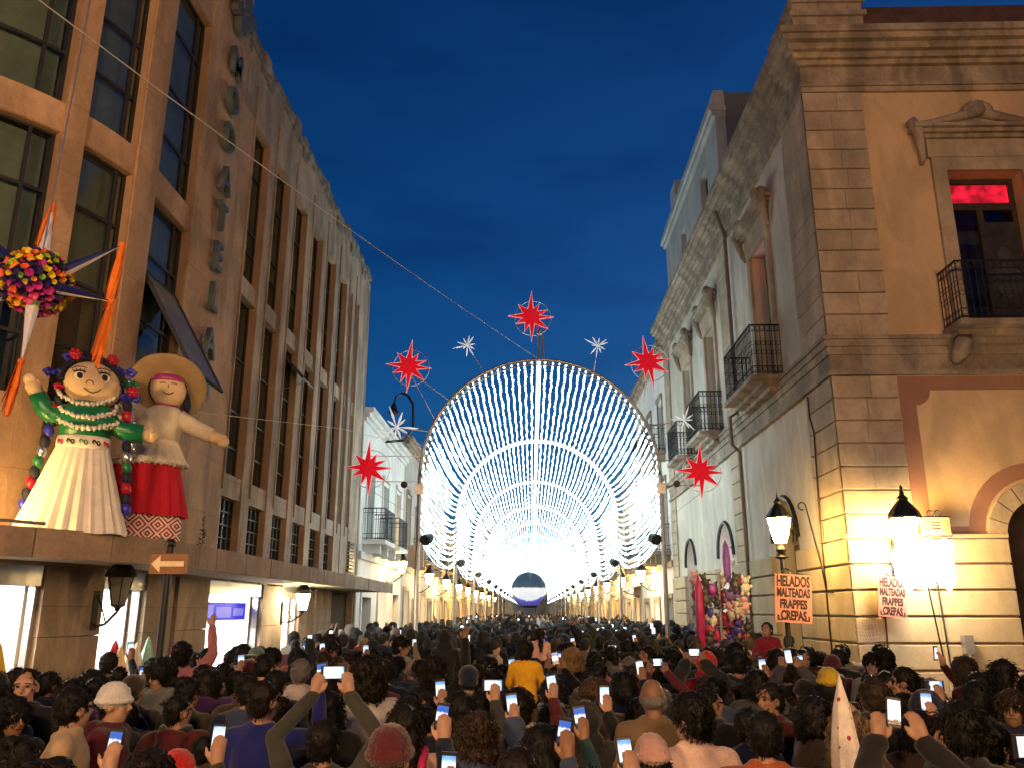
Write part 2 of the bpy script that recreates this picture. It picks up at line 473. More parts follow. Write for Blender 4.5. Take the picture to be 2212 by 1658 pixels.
# pilasters of the street front
for i in range(0, len(cuts), 2):
    m = MB(); m.hexa(LP, cuts[i], cuts[i + 1], -.5, 0, Z['can'] - .3, Z['u1']); m.obj('pilaster', 'stone_l2' if i > 1 else 'stone_l', LB)
    if i < len(cuts) - 2:       # thin shadow-gap fin beside every pier
        m = MB(); m.hexa(LP, cuts[i + 1] - .045, cuts[i + 1] + .0, .002, .03, 4.2, Z['u1'] + .75); m.obj('fin', 'stone_l2', LB)
for k, (a, b) in enumerate(bays):
    full = b - a > .8
    for z0, z1, d in (((Z['can'] - .3, Z['s0'], .02), (Z['s1'], Z['l0'], .03)) if full else ((Z['can'] - .3, Z['l0'], .02),)) + ((Z['l1'], Z['u0'], .07),):
        m = MB(); m.hexa(LP, a + .002, b - .002, -.5, -d, z0, z1); m.obj('spandrel', 'stone_l2', LB)
    for z0, z1 in ((Z['s0'], Z['s1']), (Z['l0'], Z['l1']), (Z['u0'], Z['u1'])):
        if z1 == Z['s1'] and not full: continue
        m = MB(); m.hexa(LP, b - .012, b - .002, -.19, -.012, z0, z1); m.obj('reveal', 'reveal', LB)
        m = MB(); m.hexa(LP, a + .003, b - .014, -.19, -.02, z1 - .012, z1 - .002); m.obj('head_reveal', 'reveal', LB)
    if full:
        window_part(LB, LP, a, b - .014, Z['s0'], Z['s1'], -.13, hb=[3.4, 3.63, 3.86], vb=[a + (b - a) * t for t in (.25, .5, .75)], bar=.022)
    g1 = rnd.choice([.28, .34]); h1 = Z['l1'] - Z['l0']
    window_part(LB, LP, a, b - .014, Z['l0'], Z['l1'], -.15, hb=[Z['l0'] + h1 * .16, Z['l0'] + h1 * .36, Z['l0'] + h1 * .66], blind=[(Z['l0'] + h1 * rnd.uniform(.1, .5), Z['l1'] - .05, 'blind')] if rnd.random() < .75 else None)
    h2 = Z['u1'] - Z['u0']
    window_part(LB, LP, a, b - .014, Z['u0'], Z['u1'], -.15, hb=[Z['u0'] + h2 * .2, Z['u0'] + h2 * .34, Z['u0'] + h2 * .72], blind=[(Z['u0'] + h2 * rnd.uniform(.1, .6), Z['u1'] - .05, 'blind')] if rnd.random() < .75 else None)
# wall above the windows, coping stones
m = MB(); m.hexa(LP, 2.9, 15.25, -.5, 0, Z['u1'] + .001, Z['top']); m.obj('upper_wall', 'stone_l2', LB)
s = 2.9; k = 0
while s < 15.2:
    w = rnd.uniform(.28, .55); e = min(15.3, s + w); h = rnd.uniform(.14, .3)
    m = MB(); m.cbox(LP, s + .006, e - .006, -.55, .05 + rnd.uniform(0, .05), Z['top'] + .002, Z['top'] + h, .02); m.obj('coping_stone', 'coping', LB)
    if rnd.random() < .55:
        m = MB(); m.cbox(LP, s + .02, e - rnd.uniform(.02, .1), .001, .03 + rnd.uniform(0, .03), Z['top'] - rnd.uniform(.1, .3), Z['top'] - .003, .012); m.obj('coping_stone', 'coping', LB)
    s = e
# louvre above canopy at the far end with a box below
m = MB()
for i in range(9): m.hexa(LP, 14.0, 14.7, .004, .06, 3.25 + i * .1, 3.31 + i * .1)
m.hexa(LP, 13.7, 14.95, .003, .28, 3.02, 3.14); m.obj('louvre', 'frame', LB)
# corner tower
tow = [(-12.0, -3.55), (-1.66, -1.38), (-.52, -.02), (1.25, 2.9)]
TO = .06; TTOP = 16.2
m = MB(); m.hexa(LP, SB - 7, -3.15, -.5, TO, 2.65, TTOP, n=20); m.obj('tower_wall', 'stone_l', LB)
for a, b in tow[1:]:
    m = MB(); m.hexa(LP, a, b, -.5, TO, 2.65, TTOP, n=max(1, int((b - a) / .12))); m.obj('pilaster', 'stone_l', LB)
tb = [(-3.15, -1.66), (-1.38, -.52), (-.02, 1.25)]
for i, (a, b) in enumerate(tb):
    n = max(2, int((b - a) / .14))
    for z0, z1, d in ((2.65, 4.52, .02), (Z['l1'], Z['u0'], .02), (11.62, 15.2, .0)):
        m = MB(); m.hexa(LP, a + .002, b - .002, -.5, TO - .02 - d, z0, z1, n=n); m.obj('spandrel', 'stone_l', LB)
    for z0, z1 in ((4.52, Z['l1']), (Z['u0'], 11.62)):
        m = MB(); m.hexa(LP, b - .014, b - .003, -.13, TO - .03, z0, z1); m.obj('reveal', 'reveal', LB)
        m = MB(); m.hexa(LP, a + .003, b - .016, -.13, TO - .05, z1 - .014, z1 - .003, n=n); m.obj('head_reveal', 'reveal', LB)
        h = z1 - z0
        hb = [z0 + h * .22, z0 + h * .47, z0 + h * .76]
        window_part(LB, LP, a, b - .016, z0, z1, -.08, hb=hb, vb=[b - .016 - (b - a) * .2], bar=.04,
                    blind=[(z0 + h * (.45 if z0 < 6 else .02), z1 - .05, 'blind')])
# open top-hung sashes
def open_sash(a, b, zt, h, ang, o):
    m = MB(); ca, sa = math.cos(ang), math.sin(ang)
    g = lambda u, d, t: LP(u, o + d * sa + t * ca, zt - d * ca + t * sa)
    for u0, u1, d0, d1 in ((a, a + .05, 0, h), (b - .05, b, 0, h), (a, b, 0, .05), (a, b, h - .05, h)):
        m.add([g(u0, d0, 0), g(u1, d0, 0), g(u1, d1, 0), g(u0, d1, 0), g(u0, d0, .04), g(u1, d0, .04), g(u1, d1, .04), g(u0, d1, .04)], MB.BF)
    w = m.obj('open_sash', 'frame', LB)
    m = MB(); m.add([g(a + .05, .05, .015), g(b - .05, .05, .015), g(b - .05, h - .05, .015), g(a + .05, h - .05, .015), g(a + .05, .05, .024), g(b - .05, .05, .024), g(b - .05, h - .05, .024), g(a + .05, h - .05, .024)], MB.BF)
    m.obj('pane', M_rough('dusty_sash_glass', (.17, .17, .16), rough=.25, var=.2, bump=0, spec=.6), w)
    m = MB(); m.tube([LP(b - .08, -.3, zt - h * .8), g(b - .08, h * .8, 0)], .012, 4); m.obj('stay', 'alu', w)
open_sash(.06, 1.18, 6.75, 1.75, R(30), -.07)
open_sash(6.72, 7.6, 7.72, .95, R(42), -.24)
# back wall and floors behind the glass
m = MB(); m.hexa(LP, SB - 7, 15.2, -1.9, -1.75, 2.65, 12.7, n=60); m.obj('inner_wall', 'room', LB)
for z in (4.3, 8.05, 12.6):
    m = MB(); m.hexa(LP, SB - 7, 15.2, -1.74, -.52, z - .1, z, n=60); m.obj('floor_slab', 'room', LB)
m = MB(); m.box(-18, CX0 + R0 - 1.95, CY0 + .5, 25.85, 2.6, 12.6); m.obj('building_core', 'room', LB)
m = MB(); m.hexa(LP, 15.251, 15.4, -6, .02, 0, 12.7); m.obj('end_wall', 'stone_l2', LB)

# canopy: slab, soffit, individual fascia slabs
n = 60
m = MB(); m.hexa(LP, SB - 7, 15.3, .062, 1.10, 2.74, 2.935, n=n); can = m.obj('canopy', 'fascia', LB)
m = MB(); m.hexa(LP, SB - 7, 15.3, -.3, 1.10, 2.69, 2.738, n=n); m.obj('soffit', 'soffit', can)
s = SB - 7
while s < 15.3:
    w = .62 if s < 0 else .60
    e = min(s + w, 15.32)
    m = MB()
    q = 3 if SB < s < 0.1 else 1
    sub = [s + (e - s) * i / q for i in range(q + 1)]
    for a, b in zip(sub, sub[1:]):
        m.hexa(LP, a + (.006 if a == s else 0), b - (.006 if b == e else 0), 1.102, 1.15 + rnd.uniform(-.006, .006), 2.66, 2.952)
    m.obj('fascia_slab', 'fascia', can); s = e

# ground floor: piers, shop openings with lit rooms
piers = [(SB - 7, -3.3), (-1.0, .08), (1.28, 2.2), (2.36, 3.62), (6.50, 7.95), (9.25, 10.55), (10.80, 12.42), (15.12, 15.25)]
for a, b in piers:
    m = MB(); z = 0
    zs = [0, .95, 1.86, 2.685]
    for z0, z1 in zip(zs, zs[1:]):
        m = MB(); m.hexa(LP, a, b, -.25, -.02, z0 + .004, z1 - .004, n=max(1, int((b - a) / .15) if a < 0 else 1)); m.obj('pier_block', 'stone_l2', LB)
rooms = [(-3.3, -1.0), (.08, 1.28), (3.62, 6.5), (7.95, 9.25), (2.2, 2.36), (10.55, 10.8)]
shop = M_rough('bright_shop_wall', (.85, .85, .82), var=.05, scale=.8, bump=.03)
for a, b in rooms:
    m = MB(); n = max(1, int((b - a) / .2)) if a < 0 else 1
    wa, wb = a + .004, b - .004
    m.hexa(LP, wa, wb, -2.0, -1.9, .004, 2.67, n=n)
    m.hexa(LP, wa - .0, wa + .05, -1.9, -.26, .004, 2.67); m.hexa(LP, wb - .05, wb, -1.9, -.26, .004, 2.67)
    m.hexa(LP, wa, wb, -1.9, -.26, .004, .03, n=n); m.hexa(LP, wa, wb, -1.9, -.26, 2.6, 2.67, n=n)
    rm = m.obj('shop_room', shop, LB)
    m = MB(); m.hexa(LP, a + (b - a) * .15, b - (b - a) * .15, -1.1, -.6, 2.52, 2.595, n=n); m.obj('ceiling_light', 'shop_tube', rm)
    if b - a > 1:       # roller-shutter box and aluminium jambs
        m = MB(); m.hexa(LP, a + .01, b - .01, -.25, -.05, 2.42, 2.66, n=n); m.obj('shutter_box', 'alu', rm)
        m = MB(); m.hexa(LP, a + .004, a + .05, -.2, -.1, .02, 2.42); m.obj('jamb', 'alu', rm)
        m = MB(); m.hexa(LP, b - .05, b - .004, -.2, -.1, .02, 2.42); m.obj('jamb', 'alu', rm)
# rolled-down shutter with slats in the last opening
m = MB(); m.hexa(LP, 12.43, 15.11, -.24, -.2, .02, 2.67); sh = m.obj('roller_shutter', 'wood_dark', LB)
for i in range(20):
    m = MB(); m.hexa(LP, 12.45, 13.6, -.198, -.15, .1 + i * .11, .19 + i * .11); m.obj('slat', MT['wood_dark'], sh)
# shop window contents of the wide opening
m = MB(); m.hexa(LP, 3.75, 6.35, -.33, -.30, 1.98, 2.3)
bl = tag(m.obj('fascia_sign', M_emit('blue_sign', (.05, .04, .9), .8, (.004, .004, .03))), 'blue lit sign strip above the wide white shop window', 'sign')
m = MB(); m.hexa(LP, 3.9, 4.6, -.299, -.296, 2.03, 2.25); m.hexa(LP, 4.75, 5.5, -.299, -.296, 2.03, 2.22); m.hexa(LP, 5.65, 6.2, -.299, -.296, 2.06, 2.2)
m.obj('pale_text_block', M_emit('sign_text', (.30, .28, .95), .8, (.01, .01, .04)), bl)
m = MB(); m.hexa(LP, 3.85, 4.12, -.32, -.30, 1.05, 1.62)
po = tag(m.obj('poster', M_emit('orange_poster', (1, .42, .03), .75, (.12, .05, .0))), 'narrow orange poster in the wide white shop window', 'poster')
m = MB(); m.hexa(LP, 3.87, 4.10, -.32, -.298, 1.64, 1.75); m.obj('poster_header', 'brownpaint', po)
m = MB(); m.hexa(LP, 3.68, 6.44, -.36, -.31, 1.0, 1.03); tag(m.obj('window_ledge', 'black'), 'dark ledge line across the wide white shop window', 'ledge')

# ---------------------------------------------------------------- vertical store letters and emblem
SG = thing('store_sign', 'vertical column of grey metal letters under a flower emblem on the tower', 'sign', LP(2.12, .1, 5.6))
letter_m = M_rough('aged_zinc_letter', (.085, .11, .115), rough=.5, var=.25, bump=.2)
zl = [11.50, 10.76, 10.0, 9.22, 8.52, 7.80, 7.08, 6.30, 5.58]
for ch, z in zip('MODATELAS', zl):
    me = text_mesh(ch, .68, .09, .85, .012)
    M = Matrix(((0, 0, 1, LP(2.12, TO + .10, 0)[0]), (1, 0, 0, LP(2.12, 0, 0)[1]), (0, 1, 0, z), (0, 0, 0, 1)))
    me.transform(M); link('letter', me, letter_m, SG)
m = MB(); cen = (2.12, 12.75)
for k in range(8):
    a = PI * 2 * k / 8 + PI / 8 * 0
    r0, r1 = .12, (.62 if k % 2 == 0 else .46)
    d = (math.cos(a), math.sin(a)); e = (-d[1], d[0])
    w = .15 if k % 2 == 0 else .12
    poly = [(cen[0] + d[0] * r + e[0] * q, cen[1] + d[1] * r + e[1] * q) for r, q in ((r0, -.06), (r0 + .2, -w), (r1 - .06, -w * .8), (r1, 0), (r1 - .06, w * .8), (r0 + .2, w), (r0, .06))]
    m.prism(poly, lambda u, z, t: LP(u, t, z), TO + .03, TO + .17)
m.prism([(cen[0] + .17 * math.cos(2 * PI * k / 16), cen[1] + .17 * math.sin(2 * PI * k / 16)) for k in range(16)], lambda u, z, t: LP(u, t, z), TO + .03, TO + .21)
m.obj('flower_emblem', letter_m, SG)
# ================================================================ RIGHT: colonial corner building
XR, YR = 5.25, 14.0
RF = lambda u, o, z: (u, YR - o, z)          # front, facing the plaza
RS = lambda u, o, z: (XR - o, u, z)          # along the street
XE, YE = 16.0, 31.3
RB = thing('colonial_corner_building', 'ochre two-storey colonial corner building with stone quoins and cornice', 'building', (10, 20, 0))
fw = (7.69, 9.06, 6.84, 9.96)
door_c, door_r = 8.40, .62
front_holes = [fw, (door_c - door_r, door_c + door_r, 0, 3.3 + door_r), (11.6, 12.9, 6.84, 9.96), (11.6, 12.9, 0, 3.9)]
wall_part(RB, 'front_wall', 'plaster_r', RF, XR + .5, XE, 0, 12.2, front_holes, -.5, 0)
m = MB(); arch_fill(m, RF, door_c, door_r, 3.3, 3.3 + door_r, -.5, 0); m.obj('front_arch', 'plaster_r', RB)
sw = [(17.05, 18.35, 6.72, 10.15), (22.55, 23.75, 6.72, 10.0), (26.2, 27.35, 6.72, 10.0)]
dr = [(17.5, .82), (22.9, .85), (28.0, .8)]
sholes = list(sw) + [(c - r, c + r, 0, 3.55 + r) for c, r in dr]
plaster_s = M_rough('grey_ochre_plaster', (.62, .57, .48), var=.16, scale=.6, fine=30, stain=.2, bump=.2)
wall_part(RB, 'street_wall', plaster_s, RS, YR, YE, 0, 12.2, sholes, -.5, 0)
for c, r in dr:
    m = MB(); arch_fill(m, RS, c, r, 3.55, 3.55 + r, -.5, 0); m.obj('street_arch', plaster_s, RB)
m = MB(); m.box(XR + 2.2, XE, YR + 2.2, YE, 0, 12.2); m.obj('building_core', 'room', RB)
m = MB(); m.box(XR + .5, XE, YR + .5, YE, 12.0, 12.18); m.obj('roof', 'room', RB)
m = MB(); m.box(XR + .5, XE, YR + .5, YE, 6.3, 6.5); m.obj('floor_slab', 'room', RB)
m = MB(); m.box(XE, XE + .3, YR, YE, 0, 12.2); m.obj('end_wall', 'plaster_r', RB)

# mouldings that run round the corner: profile list of (z0, z1, projection)
def moulding(name, mat, prof, u_end=XE, y_end=YE, x0=XR, y0=YR):
    part = None
    for i, (z0, z1, p) in enumerate(prof):
        m = MB()
        m.add([(x0 - p, y0 - p, z0), (u_end, y0 - p, z0), (u_end, y0 + .02, z0), (x0 + .02, y0 + .02, z0), (x0 + .02, y_end, z0), (x0 - p, y_end, z0),
               (x0 - p, y0 - p, z1), (u_end, y0 - p, z1), (u_end, y0 + .02, z1), (x0 + .02, y0 + .02, z1), (x0 + .02, y_end, z1), (x0 - p, y_end, z1)],
              [(0, 1, 2, 3), (0, 3, 4, 5), (6, 9, 8, 7), (6, 11, 10, 9), (0, 6, 7, 1), (1, 7, 8, 2), (2, 8, 9, 3), (3, 9, 10, 4), (4, 10, 11, 5), (5, 11, 6, 0)])
        o = m.obj(name if part is None else 'fillet', mat, part or RB)
        part = part or o
moulding('belt_course', 'ledge', [(6.06, 6.14, .10), (6.142, 6.42, .05), (6.422, 6.56, .09), (6.562, 6.68, .13), (6.682, 6.75, .17)])
moulding('entablature', 'ledge', [(11.64, 11.74, .07), (11.742, 11.82, .11), (11.822, 12.18, .05), (12.182, 12.28, .14), (12.282, 12.40, .22), (12.402, 12.54, .32), (12.542, 12.66, .44), (12.662, 12.80, .50)])
# parapet
m = MB(); m.box(6.5, XE, YR - .02, YR + .3, 12.802, 13.55); m.obj('parapet', 'brick', RB)
m = MB(); m.box(XR + .1, XR + .4, YR + 1.3, YE, 12.802, 13.15); m.obj('parapet', 'ledge', RB)
for z0, z1, p in ((12.802, 13.25, .0), (13.252, 13.36, .06), (13.362, 13.56, .0), (13.562, 13.66, .05)):
    m = MB(); m.box(XR - .12 - p, 6.48 + p, YR - .14 - p, YR + 1.28 + p, z0, z1); m.obj('corner_pier', 'ledge', RB)
m = MB(); m.lathe([(.34, 0), (.3, .1), (.16, .16), (.12, .3), (.3, .5), (.34, .7), (.2, .95), (.06, 1.05), (0, 1.2)], 14, (XR + .35, YR + .35, 13.662)); m.obj('urn_finial', 'ledge', RB, smooth=True)
# quoins, block by block, front and street faces
qz = [6.76 + .40 * i for i in range(12)] + [11.63]
for zone in ((6.76, 11.63, 12), (3.30, 6.05, 7)):
    z0a, z1a, nq = zone; hq = (z1a - z0a) / nq
    for i in range(nq):
        z0, z1 = z0a + i * hq + .014, z0a + (i + 1) * hq - .002
        wq = 1.05; sp = rnd.uniform(.4, .62) * wq
        for a, b in ((XR - .06, XR + sp), (XR + sp + .002, XR + wq)):
            m = MB(); m.cbox(RF, a, b, .001, .06 + rnd.uniform(-.003, .003), z0, z1, .014, cu=.003); m.obj('quoin_block', 'quoin', RB)
        m = MB(); m.cbox(RS, YR - .055, YR + 1.38, .001, .06, z0, z1, .012); m.obj('quoin_block', 'quoin', RB)
        m = MB(); m.cbox(RS, 20.55, 21.6, .001, .055, z0, z1, .012); m.obj('quoin_block', 'quoin', RB)
        m = MB(); m.cbox(RS, 30.2, YE - .01, .001, .055, z0, z1, .012); m.obj('quoin_block', 'quoin', RB)
# banded base courses
nb = 8; hb = 3.29 / nb
for i in range(nb):
    z0, z1 = i * hb + .02, (i + 1) * hb - .012
    for a, b in ((XR - .10, 6.5), (6.504, door_c - door_r - .02), (door_c + door_r + .02, 11.58), (12.92, XE)):
        m = MB(); m.cbox(RF, a, b, .001, .105, z0, z1, .016); m.obj('base_course', 'base', RB)
    ys = [YR - .1] + [x for c, r in dr for x in (c - r - .03, c + r + .03)] + [YE - .01]
    for a, b in zip(ys[::2], ys[1::2]):
        m = MB(); m.cbox(RS, a, b, .001, .105, z0, z1, .016); m.obj('base_course', 'base', RB)
m = MB(); m.cbox(RF, XR - .12, door_c - door_r - .02, .001, .125, 3.292, 3.36, .01); m.obj('base_cap', 'base', RB)
# painted brown border and arch band on the front
m = MB()
m.hexa(RF, 6.33, 6.60, .0, .004, 3.37, 6.05); m.hexa(RF, 6.601, 11.2, .0, .004, 5.80, 6.05)
n = 8
m.prism([(6.601, 5.799), (6.601, 5.55)] + [(6.601 + .26 * math.sin(q), 5.799 - .26 * math.cos(q)) for q in [PI / 2 * i / n for i in range(n + 1)]], lambda a, b, t: RF(a, t, b), 0, .004)
m.hexa(RF, 6.601, 7.2, .0, .004, 3.37, 3.49)
m.obj('painted_border', 'brownpaint', RB)
m = MB()
for i in range(20):
    a0, a1 = PI * i / 20, PI * (i + 1) / 20
    p = lambda r, a, o: RF(door_c + r * math.cos(a), o, 3.37 + r * math.sin(a) * .98)
    m.add([p(.94, a0, 0), p(1.2, a0, 0), p(1.2, a1, 0), p(.94, a1, 0), p(.94, a0, .006), p(1.2, a0, .006), p(1.2, a1, .006), p(.94, a1, .006)], MB.BF)
m.obj('painted_arch_band', 'brownpaint', RB)
for i in range(9):     # voussoirs
    a0, a1 = PI * i / 9 + .012, PI * (i + 1) / 9 - .012
    m = MB(); vs = []
    q = [a0, (a0 + a1) / 2, a1]
    for o in (0, .07):
        for r in (.63, .93):
            for a in q: vs.append(RF(door_c + r * math.cos(a), o, 3.3 + r * math.sin(a)))
    m.add(vs, [(0, 1, 4, 3), (1, 2, 5, 4), (6, 9, 10, 7), (7, 10, 11, 8), (0, 3, 9, 6), (2, 8, 11, 5), (3, 4, 10, 9), (4, 5, 11, 10), (0, 6, 7, 1), (1, 7, 8, 2)])
    m.obj('voussoir', 'quoin', RB)
m = MB(); m.hexa(RF, door_c - door_r, door_c + door_r, -.5, -.42, 0, 3.9); m.obj('arched_door', 'wood_dark', RB)
# front french window with stone surround, pediment, red-lit transom
u0, u1, z0, z1 = fw
def surround(f, u0, u1, z0, z1, ped=True, wd=.26, big=True):
    m = MB(); m.hexa(f, u0 - wd, u0, .001, .07, z0, z1 + wd); m.hexa(f, u1, u1 + wd, .001, .07, z0, z1 + wd); m.hexa(f, u0, u1, .001, .07, z1, z1 + wd)
    s = m.obj('window_surround', 'quoin', RB)
    m = MB(); m.hexa(f, u0 - wd - .06, u1 + wd + .06, .001, .09, z1 + wd + .002, z1 + wd + .36); m.obj('lintel', 'quoin', s)
    zc = z1 + wd + .362
    for k, (d, p, e) in enumerate(((.07, .16, .16), (.07, .24, .24), (.08, .32, .34))):
        m = MB(); m.hexa(f, u0 - wd - e, u1 + wd + e, .001, p, zc + k * .072, zc + k * .072 + .07); m.obj('hood_moulding', 'ledge', s)
    zc += .22
    for sd in (-1, 1):
        uu = u0 - wd - .3 if sd < 0 else u1 + wd + .3
        m = MB(); m.tube([f(uu + sd * .02, .15, zc + .12), f(uu - sd * .05, .2, zc - .05), f(uu - sd * .1, .16, zc - .35), f(uu - sd * .14, .1, zc - .62), f(uu - sd * .12, .05, zc - .72)], [.11, .12, .08, .06, .03], 7); m.obj('scroll_bracket', 'ledge', s, smooth=True)
    uc = (u0 + u1) / 2; hw = (u1 - u0) / 2 + wd + .3
    if ped:
        for sd in (-1, 1):
            m = MB(); m.tube([f(uc + sd * hw * t, .12, zc + .03 + .30 * (1 - t) ** 1.3) for t in (0, .2, .4, .6, .8, 1)], [.12, .1, .085, .08, .08, .1], 7); m.obj('raking_moulding', 'ledge', s, smooth=True)
        m = MB(); m.prism([(uc - hw, zc), (uc + hw, zc), (uc + .12, zc + .3), (uc - .12, zc + .3)], lambda a, b, t: f(a, t, b), .002, .1); m.obj('tympanum', 'ledge', s)
        m = MB()
        for q in range(7):
            a = PI * (q + .5) / 7
            m.ball(f(uc + .2 * math.cos(a), .14, zc + .33 + .14 * math.sin(a)), (.09, .09, .09), 8, 6)
        m.ball(f(uc, .16, zc + .34), .13, 10, 7); m.obj('carved_shell', 'ledge', s, smooth=True)
    return s
surround(RF, *fw)
def french(f, u0, u1, z0, z1, red=0, o=-.3):
    tz = z1 - .56
    mb = MB()
    for a, b, p, q in ((u0, u1, z0, z0 + .12), (u0, u1, tz - .07, tz + .07), (u0, u1, z1 - .1, z1), (u0, u0 + .09, z0 + .12, z1 - .1), (u1 - .09, u1, z0 + .12, z1 - .1), ((u0 + u1) / 2 - .06, (u0 + u1) / 2 + .06, z0 + .12, tz - .07)):
        mb.hexa(f, a, b, o - .06, o if q - p < .2 else o - .004, p, q)
    w = mb.obj('french_window', 'wood_dark', RB)
    mb = MB(); mb.hexa(f, u0 + .1, u1 - .1, o - .04, o - .03, tz + .08, z1 - .11); mb.obj('transom_pane', 'glass' if not red else MT['redlight_t'], w)
    for a, b in ((u0 + .1, (u0 + u1) / 2 - .07), ((u0 + u1) / 2 + .07, u1 - .1)):
        mb = MB(); mb.hexa(f, a, b, o - .04, o - .03, z0 + .13, tz - .08); mb.obj('pane', 'glass', w)
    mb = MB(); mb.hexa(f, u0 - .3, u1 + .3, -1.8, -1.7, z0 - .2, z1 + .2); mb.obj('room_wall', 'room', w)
    return w
def M_red():
    m, nt, b = nodes_of('red_lit_transom'); L = nt.links.new
    pos = N(nt, 'ShaderNodeNewGeometry').outputs['Position']
    n = N(nt, 'ShaderNodeTexNoise', Scale=5.0, Detail=5.0); L(pos, n.inputs['Vector'])
    v = N(nt, 'ShaderNodeTexVoronoi', Scale=9.0); L(pos, v.inputs['Vector'])
    mr = N(nt, 'ShaderNodeMapRange'); mr.inputs['From Min'].default_value = .35; mr.inputs['From Max'].default_value = .75; mr.inputs['To Min'].default_value = .25; mr.inputs['To Max'].default_value = 2.2
    L(n.outputs['Fac'], mr.inputs['Value'])
    mm = N(nt, 'ShaderNodeMath', operation='MULTIPLY'); L(mr.outputs[0], mm.inputs[0])
    m2 = N(nt, 'ShaderNodeMapRange'); m2.inputs['From Max'].default_value = .45; m2.inputs['To Min'].default_value = .45; m2.inputs['To Max'].default_value = .6; L(v.outputs['Distance'], m2.inputs['Value']); L(m2.outputs[0], mm.inputs[1])
    b.inputs['Base Color'].default_value = (.3, .01, .02, 1); b.inputs['Emission Color'].default_value = (1, .012, .05, 1)
    L(mm.outputs[0], b.inputs['Emission Strength'])
    return m
MT['redlight_t'] = M_red()
w = french(RF, *fw, red=1)
m = MB(); m.ball((8.1, YR + 1.3, 9.2), .1, 10, 7); m.obj('red_lamp', 'redlight', w, smooth=True)
# a portrait poster leaning inside the doorway
m = MB(); m.hexa(RF, 8.30, 8.98, -.28, -.25, 7.0, 9.05); pst = tag(m.obj('poster_board', M_rough('dark_poster', (.045, .04, .045), var=.5, scale=3, fine=6, bump=0)), 'dark poster board behind the balcony with red transom', 'poster')
m = MB(); m.ball((8.66, YR + .245, 8.42), (.11, .012, .15), 12, 8); m.ball((8.66, YR + .245, 7.92), (.25, .01, .36), 12, 8)
m.obj('printed_figure', M_plain('poster_grey', (.045, .042, .045), .7), pst)
def balcony(f, u0, u1, z, proj, h=1.0, fancy=True, mat='ledge'):
    m = MB(); m.hexa(f, u0 - .06, u1 + .06, .0, proj + .06, z - .10, z)
    b = m.obj('balcony', mat, RB)
    m = MB(); m.hexa(f, u0, u1, .0, proj * .7, z - .2, z - .102); m.hexa(f, u0 + .1, u1 - .1, .0, proj * .45, z - .3, z - .202); m.obj('balcony_moulding', mat, b)
    m = MB(); railing(m, f, u0, u1, proj, z, h, fancy=fancy); m.obj('railing', 'iron', b)
    return b
balcony(RF, 7.27, 9.48, 6.86, .62, 1.06)
for uu in (7.36, 9.4):
    m = MB(); m.tube([RF(uu, .02, 6.3), RF(uu, .2, 6.42), RF(uu, .42, 6.6)], [.09, .15, .13], 8); m.obj('balcony_corbel', 'ledge', RB, smooth=True)
for i, q in enumerate(sw):
    surround(RS, *q, ped=False, wd=.2)
    w = french(RS, *q, red=1 if i == 0 else 0)
    balcony(RS, q[0] - .3, q[1] + .35 if i else q[1] + .8, 6.86, .62, 1.1)
# big keystone hood tops over the street windows
for q in sw:
    uc = (q[0] + q[1]) / 2
    for sg in (-1, 1):
        m = MB()
        for t in (.85, .75): m.ball(RS(uc + sg * t, .22, q[3] + .92), (.12, .1, .14), 8, 6)
        m.obj('hood_scroll', 'ledge', RB, smooth=True)
MT['fan_lit'] = M_emit('white_lit_doorway', (.9, .88, 1), 3.0)
# ground floor arched doors with iron fanlights
for c, r in dr:
    m = MB(); m.hexa(RS, c - r, c + r, -.45, -.4, 0, 3.5); d = m.obj('arched_door', 'wood', RB)
    m = MB(); m.tube([RS(c + (r + .06) * math.cos(PI * k / 12), .03, 3.55 + (r + .06) * math.sin(PI * k / 12)) for k in range(13)], .05, 5); m.obj('arch_moulding', 'iron', d)
    m = MB()
    for k in range(1, 8): m.tube([RS(c, -.3, 3.55), RS(c + r * math.cos(PI * k / 8), -.3, 3.55 + r * math.sin(PI * k / 8))], .014, 4)
    for q in (.35, .65): m.tube([RS(c + r * q * math.cos(PI * k / 8), -.3, 3.55 + r * q * math.sin(PI * k / 8)) for k in range(9)], .012, 4)
    m.obj('fanlight_grille', 'iron', d)
    m = MB(); m.hexa(RS, c - r, c + r, -.8, -.75, 3.4, 3.55 + r); m.obj('fanlight_glass', 'lantern_off' if c < 20 else MT['fan_lit'], d)
    if 20 < c < 25:
        m = MB(); m.hexa(RS, c - r + .1, c + r - .1, -.399, -.38, .3, 3.3); m.obj('lit_doorway', MT['fan_lit'], d)
# drain pipe on the street face
m = MB(); m.tube([RS(20.35, .3, 12.4), RS(20.3, .16, 11.9), RS(20.28, .11, 11.6), RS(20.28, .11, 6.9), RS(20.28, .3, 6.78), RS(20.28, .3, 6.1), RS(20.28, .12, 5.9), RS(20.28, .12, .1)], .05, 8)
tag(m.obj('drain_pipe', M_plain('brown_pipe', (.16, .12, .10), .6)), 'brown drain pipe running down the colonial building beside its balconies', 'drain pipe')
m = MB(); m.tube([RS(15.2, .07, 6.0), RS(15.2, .07, 5.6), RS(15.05, .07, 5.3), RS(15.05, .12, 3.5), RS(15.05, .13, .2)], .016, 5)
tag(m.obj('conduit', 'frame'), 'thin dark conduit on the street side next to the corner quoins', 'conduit')
m = MB(); m.tube([RF(5.62, .13, 2.15), RF(5.6, .13, 1.2), RF(5.66, .13, .1)], .012, 5); m.tube([RF(6.5, .13, 2.6), RF(6.55, .13, 1.2), RF(6.6, .13, .1)], .014, 5)
tag(m.obj('wall_cable', 'frame'), 'thin dark cables running down the banded base wall', 'cable')
